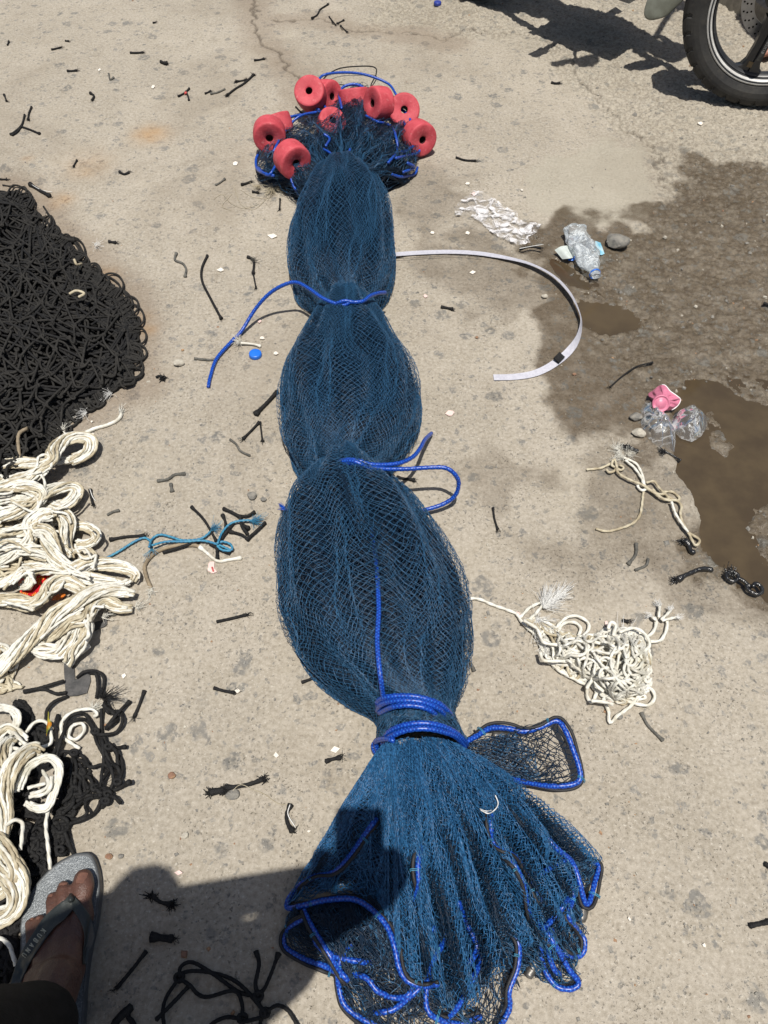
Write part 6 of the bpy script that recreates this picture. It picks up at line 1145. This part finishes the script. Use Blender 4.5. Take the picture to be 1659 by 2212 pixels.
q = MB(); q.tube(cr(np.array([(-.352, HY+.088, 1.492), (-.33, HY+.094, 1.489), (-.308, HY+.088, 1.492)]), 6), .004, 6); q.build('mouth', M['skin2'], root)
for s in (-1, 1):
    q = MB(); lathe(q, [(.0001, .006), (.012, .005), (.017, 0), (.012, -.004)], (-.33+s*.075, HY, 1.55), (s, 0, 0), 16); q.build('ear', M['skin'], root)
mb = MB(); bm = bmesh.new(); bmesh.ops.create_cube(bm, size=1); bmesh.ops.scale(bm, vec=(.076, .009, .15), verts=bm.verts); bmesh.ops.bevel(bm, geom=bm.edges[:], offset=.0044, segments=3, affect='EDGES'); bmesh.ops.rotate(bm, matrix=Matrix.Rotation(-PITCH*.6, 3, 'X'), verts=bm.verts); bmesh.ops.translate(bm, vec=(.0, -.058, 1.352), verts=bm.verts)
tag(bmobj('phone', bm, M['trouser']), 'phone held up in the right hand of the standing person', 'phone')
# ------------------------------------------------------------ flip-flop
root = empty('flip_flop', P(130, 1990), 'silver grey flip-flop with a black Y strap on the bare left foot', 'sandal')
def silverfx(n, tc, col):
    v = tc.outputs['Object']; return mixc(n, mth(n, 'MULTIPLY', ramp(n, noise(n, v, 420, 3, .7, .4), .48, .66), .6), col, (.36, .39, .41))
M['silver'] = mat('silver_footbed', (.13, .145, .155), (.17, .185, .195), .36, 30, bump=.9, bscale=420, metal=.25, spec=.7, extra=silverfx); M['solebk'] = mat('sole_edge', (.06, .065, .07), (.09, .095, .10), .5, 60); M['strap'] = mat('black_rubber_strap', (.022, .026, .026), (.035, .04, .038), .42, 60, bump=.3, bscale=200); M['letter'] = mat('pale_lettering', (.42, .41, .33), None, .6, 60)
SO = [(830, 262), (880, 300), (915, 380), (938, 480), (945, 600), (935, 740), (915, 900), (880, 1060), (850, 1200), (820, 1400), (800, 1600), (790, 1800), (760, 2050), (690, 2250), (560, 2380), (400, 2400), (270, 2330), (180, 2150), (140, 1900), (130, 1700), (150, 1450), (180, 1250), (190, 1100), (192, 950), (225, 780), (300, 620), (400, 490), (540, 360), (680, 285), (760, 262)]
op = resample(cr(np.array([Q(x, y, SOLE) for x, y in SO+SO[:1]]), 6), .003)[:-1]; ce = op.mean(0); mb = MB()
def ring(s, z): q = ce+(op-ce)*s; q[:, 2] = z; return q
dome = [ring(s, SOLE-.0015*(1-(1-s)*8 if s > .9 else 0)+.0) for s in (1.0,)]
rows = [ring(.97, .0005), ring(.995, .002), ring(1.0, .006), ring(.992, .011), ring(.998, .015), ring(.993, SOLE-.001), ring(.975, SOLE+.0008), ring(.955, SOLE)]
mb.grid(np.array(rows), 1, wrap=True); rows = [ring(s, SOLE) for s in (.955, .9, .7, .5, .3, .1, .005)]; mb.grid(np.array(rows), 0, wrap=True); mb.build('sole', [M['silver'], M['solebk']], root)
def band(pts, wds, name, th=.004, lift=.002):
    c = []; 
    dens = cr(np.array([(x, y, 0) for x, y in pts]), 8); w_ = np.interp(np.linspace(0, 1, len(dens)), np.linspace(0, 1, len(wds)), wds); t = np.gradient(dens, axis=0); t /= np.linalg.norm(t, axis=1)[:, None]; a = np.stack([-t[:, 1], t[:, 0]], 1); rows = []
    for k in range(len(dens)):
        row = []
        for s in np.linspace(-1, 1, 9):
            x, y = dens[k, 0]+a[k, 0]*w_[k]/2*s, dens[k, 1]+a[k, 1]*w_[k]/2*s; z = topz(x, y); row.append((x, y, z))
        rows.append(row)
    r = np.array(rows); zz = r[..., 2]; 
    for _ in range(6): zz[1:-1] = (zz[:-2]+zz[1:-1]*2+zz[2:])/4; zz[:, 1:-1] = (zz[:, :-2]+zz[:, 1:-1]*2+zz[:, 2:])/4
    zc = zz.max(1)[:, None]; zz = np.maximum(zz, zc-.010-.0*zz); top = np.array([[Q(r[i, j, 0], r[i, j, 1], zz[i, j]+lift+th*(1-.35*abs(j-4)/4)) for j in range(9)] for i in range(len(r))]); bot = np.array([[Q(r[i, j, 0], r[i, j, 1], zz[i, j]+lift-th) for j in range(9)] for i in range(len(r))])
    mb = MB(); mb.grid(np.concatenate([top, bot[:, ::-1]], 1), wrap=True); mb.build(name, M['strap'], root); return top
tl = band([(672, 690), (640, 770), (560, 850), (460, 940), (360, 1080), (270, 1220), (200, 1360), (150, 1500), (125, 1620)], [50, 130, 150, 140, 130, 125, 115, 90, 70], 'strap')
tr_ = band([(678, 690), (710, 760), (780, 850), (830, 950), (850, 1050), (840, 1130), (815, 1220), (805, 1330)], [50, 100, 110, 110, 105, 85, 55, 40], 'strap')
mb = MB(); mb.tube(cr(np.array([Q(674, 660, SOLE), Q(674, 675, SOLE+.022), Q(672, 720, SOLE+.042)]), 6), .0042, 10); mb.build('toe_post', M['strap'], root)
# lettering pressed into the left strap
FONT = {'K': [((0, 0), (0, 1)), ((.55, 1), (.05, .48)), ((.2, .6), (.6, 0))], 'U': [((0, 1), (0, .25), (.15, 0), (.45, 0), (.6, .25), (.6, 1))], 'B': [((0, 0), (0, 1), (.4, 1), (.52, .78), (.4, .54), (0, .54)), ((.4, .54), (.6, .3), (.45, 0), (0, 0))], 'A': [((0, 0), (.3, 1), (.6, 0)), ((.12, .35), (.48, .35))], 'N': [((0, 0), (0, 1), (.6, 0), (.6, 1))]}
mb = MB(); a = np.array((418., 1005.)); b = np.array((218., 1262.)); d = (b-a)/np.linalg.norm(b-a); upv = np.array([-d[1], d[0]]); upv = -upv if upv[0] < 0 else upv; Ltot = np.linalg.norm(b-a); Hh = 44; a0 = a-upv*Hh*.5
for k, ch in enumerate('KUBANU'):
    o2 = a0+d*(k*Ltot/5.6)
    for st in FONT[ch]:
        pts = []
        for q0, q1 in zip(st[:-1], st[1:]):
            for t in np.linspace(0, 1, 4): pts.append((q0[0]*(1-t)+q1[0]*t, q0[1]*(1-t)+q1[1]*t))
        W3 = []
        for (u, v_) in pts:
            p2 = o2+d*u*38+upv*v_*Hh; 
            # drop onto the strap surface
            X, Y = pix(tl); X = X/.2278; Y = (Y-1780)/.2278; i = np.argmin((X-p2[0])**2+(Y-p2[1])**2); W3.append(Q(p2[0], p2[1], tl.reshape(-1, 3)[i, 2]+.0006))
        mb.tube(np.array(W3)+RNG.normal(0, 1e-6, (len(W3), 3)), .0008, 5)
mb.build('lettering', M['letter'], root)
# ------------------------------------------------------------ motorcycle, front wheel in view at the upper right
M['tyre'] = mat('dusty_tyre', (.014, .014, .015), (.030, .029, .027), .75, 14, bump=.4, bscale=160, extra=lambda n, tc, col: mixc(n, mth(n, 'MULTIPLY', ramp(n, noise(n, tc.outputs['Object'], 22, 5, .7), .5, .75), .4), col, (.075, .068, .055)))
M['rimblk'] = mat('black_alloy', (.020, .022, .026), (.035, .036, .038), .38, 20, spec=.6); M['steel'] = mat('brushed_steel', (.50, .51, .53), (.42, .43, .45), .3, 50, metal=.85); M['pin'] = mat('silver_pinstripe', (.62, .62, .60), (.48, .47, .45), .4, 40); M['redpaint'] = mat('dark_red_paint', (.18, .010, .012), None, .3, 30); M['enginem'] = mat('grey_engine', (.16, .16, .155), (.09, .09, .088), .5, 30, metal=.5); M['seatm'] = mat('black_seat', (.014, .014, .014), None, .6, 40)
M['brass'] = mat('yellowed_inset', (.16, .11, .05), (.1, .07, .04), .5, 90)
root = empty('motorcycle', P(1655, 218), 'parked motorcycle with a black three-spoke cast front wheel, mostly beyond the top edge', 'motorcycle')
yaw = math.radians(12); RW = .300; cw = np.array(P(1614, 219, 0)); cw[2] = RW; AX = np.array([-math.sin(yaw)*1, -math.cos(yaw), .05]); AX /= np.linalg.norm(AX)   # axle, pointing at the viewer
BD = np.array([-math.cos(math.radians(44)), math.sin(math.radians(44)), 0])       # from front wheel toward the tail
BN_ = np.array([-BD[1], BD[0], 0]); BN_ = BN_ if BN_[1] < 0 else -BN_
def wheel(c, ax, parent, roll0=0., name='wheel'):
    w_ = empty(name, tuple(c)); w_.parent = parent; w_.matrix_parent_inverse = Matrix.Translation(parent.location).inverted()
    hw = .043
    def rf(R, Z, th):
        k = (R > .262); ph = (th*34/6.28318) % 1; g1 = ((ph+np.abs(Z)/hw*.45) % 1 < .22) & (R > .280); R = R-g1*.0085; g2 = (np.abs(np.abs(Z)-.012) < .0028) & (R > .29); return R-g2*.006, Z
    pf = [(.222, -.030), (.232, -.036), (.250, -.044), (.265, -.0445), (.274, -.043), (.283, -.040)]+[(.287+.013*math.cos(a), .0375*math.sin(a)) for a in np.linspace(-1.3, 1.3, 25)]+[(.283, .040), (.274, .043), (.265, .0445), (.250, .044), (.232, .036), (.222, .030)]
    mb = MB(); lathe(mb, pf, c, ax, 552, rfun=rf); mb.build('tyre', M['tyre'], w_, smooth=False)
    mb = MB(); lathe(mb, [(.223, -.030), (.226, -.034), (.222, -.036), (.214, -.034), (.208, -.024), (.205, 0), (.208, .024), (.214, .034), (.222, .036), (.226, .034), (.223, .030)], c, ax, 180)
    lathe(mb, [(.205, -.02), (.198, -.012), (.196, 0), (.198, .012), (.205, .02)], c, ax, 180); rim = mb.build('rim', M['rimblk'], w_)
    mb = MB()
    for s in (-1, 1):
        lathe(mb, [(.2265, s*.0345), (.2235, s*.0368), (.2212, s*.0364)], c, ax, 180); lathe(mb, [(.2155, s*.0350), (.2120, s*.0325), (.2098, s*.0285)], c, ax, 180)
    q = mb.build('pinstripe', M['pin']); q.parent = rim; q.matrix_parent_inverse = Matrix.Identity(4)
    F_ = np.array(frame(ax)); 
    for k in range(3):
        a = math.radians(roll0)+k*2.0944; rd = F_@np.array([math.cos(a), math.sin(a), 0]); tn = F_@np.array([-math.sin(a), math.cos(a), 0]); zz = np.array(ax)/np.linalg.norm(ax)
        mb = MB(); rows = []
        for s, wd, dp in ((.035, .034, .020), (.07, .027, .018), (.12, .0225, .015), (.165, .025, .013), (.185, .034, .012), (.197, .056, .011), (.203, .078, .010)):
            cc = c+rd*s; rows.append([cc-tn*wd-zz*dp, cc-tn*wd+zz*dp*.8, cc-tn*wd*.82+zz*dp, cc-tn*.003+zz*dp, cc+zz*(dp-.004), cc+tn*.003+zz*dp, cc+tn*wd*.82+zz*dp, cc+tn*wd+zz*dp*.8, cc+tn*wd-zz*dp])
        mb.grid(np.array(rows), wrap=True); sp = mb.build('spoke', M['rimblk'], w_, smooth=False)
        mb = MB(); rows = []
        for s in (.055, .10, .15, .158):
            cc = c+rd*s+zz*.0178+tn*.010; rows.append([cc-tn*.006, cc+tn*.006])
        rows = np.array(rows)+zz*.0012; mb.grid(rows); q = mb.build('spoke_recess', M['faded'], None, smooth=False); q.parent = sp
        mb = MB(); cc = c+rd*.176-tn*.006+zz*.0150; mb.grid(np.array([[cc-rd*.009-tn*.008, cc-rd*.009+tn*.008], [cc+rd*.009-tn*.008, cc+rd*.009+tn*.008]])); q = mb.build('spoke_inset', M['brass'], None, smooth=False); q.parent = sp
        if k == 0:      # raised casting mark along the spoke
            cu = bpy.data.curves.new('casting_mark', 'FONT'); cu.body = 'MT1.85X18'; cu.size = .013; cu.extrude = .0006; to = bpy.data.objects.new('casting_mark', cu); COL.objects.link(to)
            bpy.context.view_layer.update(); me_ = bpy.data.meshes.new_from_object(to.evaluated_get(bpy.context.evaluated_depsgraph_get())); bpy.data.objects.remove(to); to = bpy.data.objects.new('casting_mark', me_); COL.objects.link(to)
            xx = rd; yy = tn; Mx = Matrix(((xx[0], yy[0], zz[0], 0), (xx[1], yy[1], zz[1], 0), (xx[2], yy[2], zz[2], 0), (0, 0, 0, 1))); cc = c+rd*.072+tn*.0065+zz*.0198; Mx.translation = Vector(cc); to.matrix_world = Mx; to.data.materials.append(M['pin']); to.parent = sp
    mb = MB(); lathe(mb, [(.0001, .034), (.016, .034), (.018, .030), (.034, .028), (.040, .022), (.042, 0), (.040, -.022), (.030, -.03), (.0001, -.032)], c, ax, 60); mb.build('hub', M['rimblk'], w_)
    return w_
sp_roll = None
F_ = np.array(frame(AX)); cpx, cpy = pix(cw)
best = min(range(0, 120), key=lambda a: abs(math.atan2(*(np.array(pix(cw+F_@np.array([math.cos(math.radians(a+q)), math.sin(math.radians(a+q)), 0])*.18))-[cpx, cpy])[::-1])-math.radians(119)) if True else 0) if False else None
best = 0; bd = 9
for a in range(360):
    e = np.array(pix(cw+F_@np.array([math.cos(math.radians(a)), math.sin(math.radians(a)), 0])*.18)).T-np.array([cpx, cpy]); an = math.atan2(e[1], e[0]); dd = abs(an-math.radians(119))
    if dd < bd: bd, best = dd, a
wheel(cw, AX, root, best)
# brake disc on the far side of the spokes, seen between them
mb = MB(); dc = cw-AX*.052
th = np.linspace(0, 2*np.pi, 150, endpoint=False); lathe(mb, [(.078, .002), (.118, .002), (.118, -.002), (.078, -.002), (.078, .002)], dc, AX, 150); o = mb.build('brake_disc', M['steel'], root, smooth=False)
mb = MB()
for k in range(24):
    for rr_ in (.088, .100, .110):
        a = k*.2618+rr_*20; q = dc+F_@np.array([math.cos(a)*rr_, math.sin(a)*rr_, 0])+AX*.0026; lathe(mb, [(.0001, 0), (.0032, 0)], q, AX, 8)
q = mb.build('drilled_holes', M['black_mass']); q.parent = o; q.matrix_parent_inverse = Matrix.Identity(4)
# fork, fender, bars
def box(mb, c, hx, hy, hz, X=BD, Y=BN_, Z=np.array([0, 0, 1.])):
    X, Y, Z = map(np.array, (X, Y, Z)); v = np.array([c+X*a*hx+Y*b*hy+Z*d*hz for a, b, d in cube/.7]); mb.add(v, cf)
head = cw+BD*.30+np.array([0, 0, .62]); tri = head-np.array([0, 0, .08])
mb = MB()
for s in (-1, 1):
    q0 = cw+AX*s*.075; q1 = tri+BN_*s*.085; qm = q0*.55+q1*.45; mb.tube(np.array([q0, qm]), .024, 16); mb.tube(np.array([qm, q1, q1+(q1-qm)*.1]), .017, 16)
mb.build('fork', M['enginem'], root)
mb = MB(); rows = []
Fv = np.cross(AX, [0, 0, 1.]); Fv /= np.linalg.norm(Fv); Fv = Fv if Fv[0] < 0 else -Fv
for a in np.linspace(math.radians(20), math.radians(150), 24):
    d = Fv*math.cos(math.pi-a) + np.array([0, 0, 1.])*math.sin(a); rows.append([cw+d*(.335-.03*abs(s)**2)+AX*s*.062 for s in np.linspace(-1, 1, 9)])
mb.grid(np.array(rows)); mb.build('front_fender', M['seatm'], root)
rc = cw+BD*1.27; rc[2] = RW
wheel(rc, BN_, root, 40, 'wheel')
mb = MB(); box(mb, cw+BD*.64+np.array([0, 0, .06]), .16, .11, .15); box(mb, cw+BD*.60+np.array([0, 0, .24]), .09, .09, .10); box(mb, cw+BD*.72+np.array([0, 0, .02])+BN_*.05, .12, .09, .07)
for k in range(6): box(mb, cw+BD*.60+np.array([0, 0, .17+.028*k]), .11, .10, .004)
mb.build('engine', M['enginem'], root, smooth=False)
mb = MB(); pts = np.array([head+BD*(-.02)+[0, 0, -.10], cw+BD*.45+[0, 0, .52], cw+BD*.62+[0, 0, .56], cw+BD*.80+[0, 0, .50]]); mb.tube(cr(pts, 8), np.concatenate([np.linspace(.06, .13, 12), np.linspace(.13, .08, 13)]), 20); mb.build('fuel_tank', M['redpaint'], root)
mb = MB(); mb.tube(cr(np.array([cw+BD*.80+[0, 0, .49], cw+BD*1.0+[0, 0, .46], cw+BD*1.3+[0, 0, .50], cw+BD*1.5+[0, 0, .55]]), 6), .10, 16); mb.build('seat', M['seatm'], root)
mb = MB()
for s in (-1, 1):
    mb.tube(cr(np.array([head, cw+BD*.62+[0, 0, .30], cw+BD*.78+BN_*s*.1+[0, 0, -.02], rc]), 6), .018, 10); mb.tube(np.array([cw+BD*1.0+BN_*s*.1+[0, 0, .42], rc+BN_*s*.1]), .028, 12)
mb.build('frame', M['seatm'], root)
mb = MB(); bar = cr(np.array([head+BN_*.36+BD*.10+[0, 0, .12], head+BN_*.18+BD*.04+[0, 0, .13], head+[0, 0, .07], head-BN_*.18+BD*.04+[0, 0, .13], head-BN_*.36+BD*.10+[0, 0, .12]]), 8); mb.tube(bar, .012, 10); hb = mb.build('handlebar', M['steel'], root)
for s in (1, -1):
    e = head+BN_*s*.30+BD*.09+np.array([0, 0, .12]); mb = MB(); mb.tube(np.array([e, e+BN_*s*.13+BD*.05]), .018, 12); q = mb.build('grip', M['seatm']); q.parent = hb; q.matrix_parent_inverse = Matrix.Identity(4)
    e2 = head+BN_*s*.24+BD*.06+np.array([0, 0, .13]); mc = e2+BN_*s*.10+np.array([0, 0, .14])-BD*.03; mb = MB(); mb.tube(cr(np.array([e2, e2*.5+mc*.5+BN_*s*.02, mc]), 5), .006, 8); lathe(mb, [(.0001, .02), (.035, .018), (.055, .008), (.057, 0), (.05, -.004), (.0001, -.004)], mc+np.array([0, 0, .03]), -BD*1.0+np.array([0, 0, .5]), 32); q = mb.build('mirror', M['seatm']); q.parent = hb; q.matrix_parent_inverse = Matrix.Identity(4)
mb = MB(); hc = head-BD*.10+np.array([0, 0, -.02]); lathe(mb, [(.0001, .05), (.07, .04), (.085, .02), (.085, -.03), (.06, -.08), (.0001, -.10)], hc, -BD, 40); mb.build('headlight', M['steel'], root)
mb = MB(); mb.tube(cr(np.array([cw+BD*.50-BN_*.08+[0, 0, .10], cw+BD*.50-BN_*.14+[0, 0, -.10], cw+BD*.8-BN_*.16+[0, 0, -.12], cw+BD*1.1-BN_*.17+[0, 0, -.05], cw+BD*1.5-BN_*.17+[0, 0, .02]]), 8), np.concatenate([np.full(20, .02), np.linspace(.02, .045, 13)]), 16); mb.build('exhaust', M['steel'], root)
for s in (-1, 1):
    mb = MB(); e = cw+BD*.70+np.array([0, 0, -.02]); mb.tube(np.array([e+BN_*s*.10, e+BN_*s*.26]), .012, 10); box(mb, e+BN_*s*.25, .02, .045, .010); mb.build('footpeg', M['seatm'], root)
mb = MB(); e = cw+BD*.62+BN_*.12+np.array([0, 0, .0]); mb.tube(cr(np.array([e, e+BN_*.06+BD*-.04, e+BN_*.07+BD*-.09]), 5), .007, 8); mb.build('brake_pedal', M['seatm'], root)
# grey fairing tip that dips into the top of the view
tipc = np.array(P(1398, 30, .20)); mb = MB(); rows = []
for t in np.linspace(0, 1, 16):
    c = tipc*(1-t)+(np.array(P(1475, -45, .30)))*t; w_ = .085*math.sqrt(min(1, t*2.2)+.01); th = np.linspace(0, 6.28, 20, endpoint=False); rows.append(c+np.stack([np.cos(th)*w_*.55, np.sin(th)*w_*.25, np.sin(th)*w_*.62], 1))
mb.grid(np.array(rows), wrap=True); M['greypl'] = mat('grey_plastic', (.17, .18, .15), (.13, .135, .11), .5, 30); mb.build('side_cowl', M['greypl'], root)
# ------------------------------------------------------------ someone standing behind the wheel
root2 = empty('person', P(1668, 130), 'person standing behind the motorcycle wheel, only bare toes showing', 'person')
def simple_person(o, face, root, skin):
    X = np.array(face+[0.]); X = X/np.linalg.norm(X); Y = np.array([-X[1], X[0], 0]); Zv = np.array([0, 0, 1.]); T = lambda f, s, z: tuple(np.array(o)+X*f+Y*s+Zv*z); cp = []
    for s in (-1, 1):
        cp += [(T(0, s*.10, .88), .08, T(.03, s*.10, .48), .055), (T(.03, s*.10, .48), .052, T(0, s*.10, .09), .034), (T(0, s*.10, .09), .034, T(.13, s*.11, .04), .032), (T(0, s*.1, .08), .03, T(-.05, s*.1, .04), .032)]
        for k in range(5): cp.append((T(.13, s*.11+(k-2)*.018, .032), .013, T(.195-.008*abs(k-(0 if s > 0 else 4)), s*.11+(k-2)*.019, .022), .014 if k == (0 if s > 0 else 4) else .010))
        cp += [(T(0, s*.18, 1.35), .05, T(-.02, s*.24, 1.08), .04), (T(-.02, s*.24, 1.08), .038, T(.08, s*.24, .86), .028), (T(.08, s*.24, .86), .028, T(.10, s*.24, .78), .028)]
        for k in range(4): cp.append((T(.085+.014*k, s*.24, .77), .008, T(.09+.014*k, s*.235, .70), .0075))
    cp += [(T(0, -.08, .95), .10, T(0, .08, .95), .10), (T(0, 0, .95), (.12, .12, .1), T(0, 0, 1.32), (.13, .13, .09)), (T(0, -.1, 1.3), .07, T(0, .1, 1.3), .07), (T(0, 0, 1.36), .05, T(.01, 0, 1.47), .05), (T(.01, 0, 1.54), (.085, .08, .10), T(.01, 0, 1.57), (.085, .08, .10)), (T(.09, 0, 1.54), .012, T(.105, 0, 1.52), .012)]
    b = capsules('body', cp, skin, root, .007, 3)
    capsules('trousers', [(T(0, s*.10, .90), .10, T(.03, s*.10, .50), .078) for s in (-1, 1)]+[(T(0, -.08, .96), .115, T(0, .08, .96), .115)], M['trouser'], root, .012, 2)
    capsules('shirt', [(T(0, 0, 1.0), (.14, .14, .06), T(0, 0, 1.30), (.15, .15, .08)), (T(0, -.12, 1.32), .075, T(0, .12, 1.32), .075)]+[(T(0, s*.18, 1.35), .064, T(-.01, s*.22, 1.2), .058) for s in (-1, 1)], M['shirt'], root, .014, 2)
    capsules('hair', [(T(-.015, 0, 1.585), .088, T(-.015, 0, 1.60), .086)], M['hair'], root, .012, 2)
c0 = np.array(P(1638, 146, .02)); simple_person((c0[0]+.235, c0[1]+.05, 0), [-1, -.12], root2, M['skin2'])
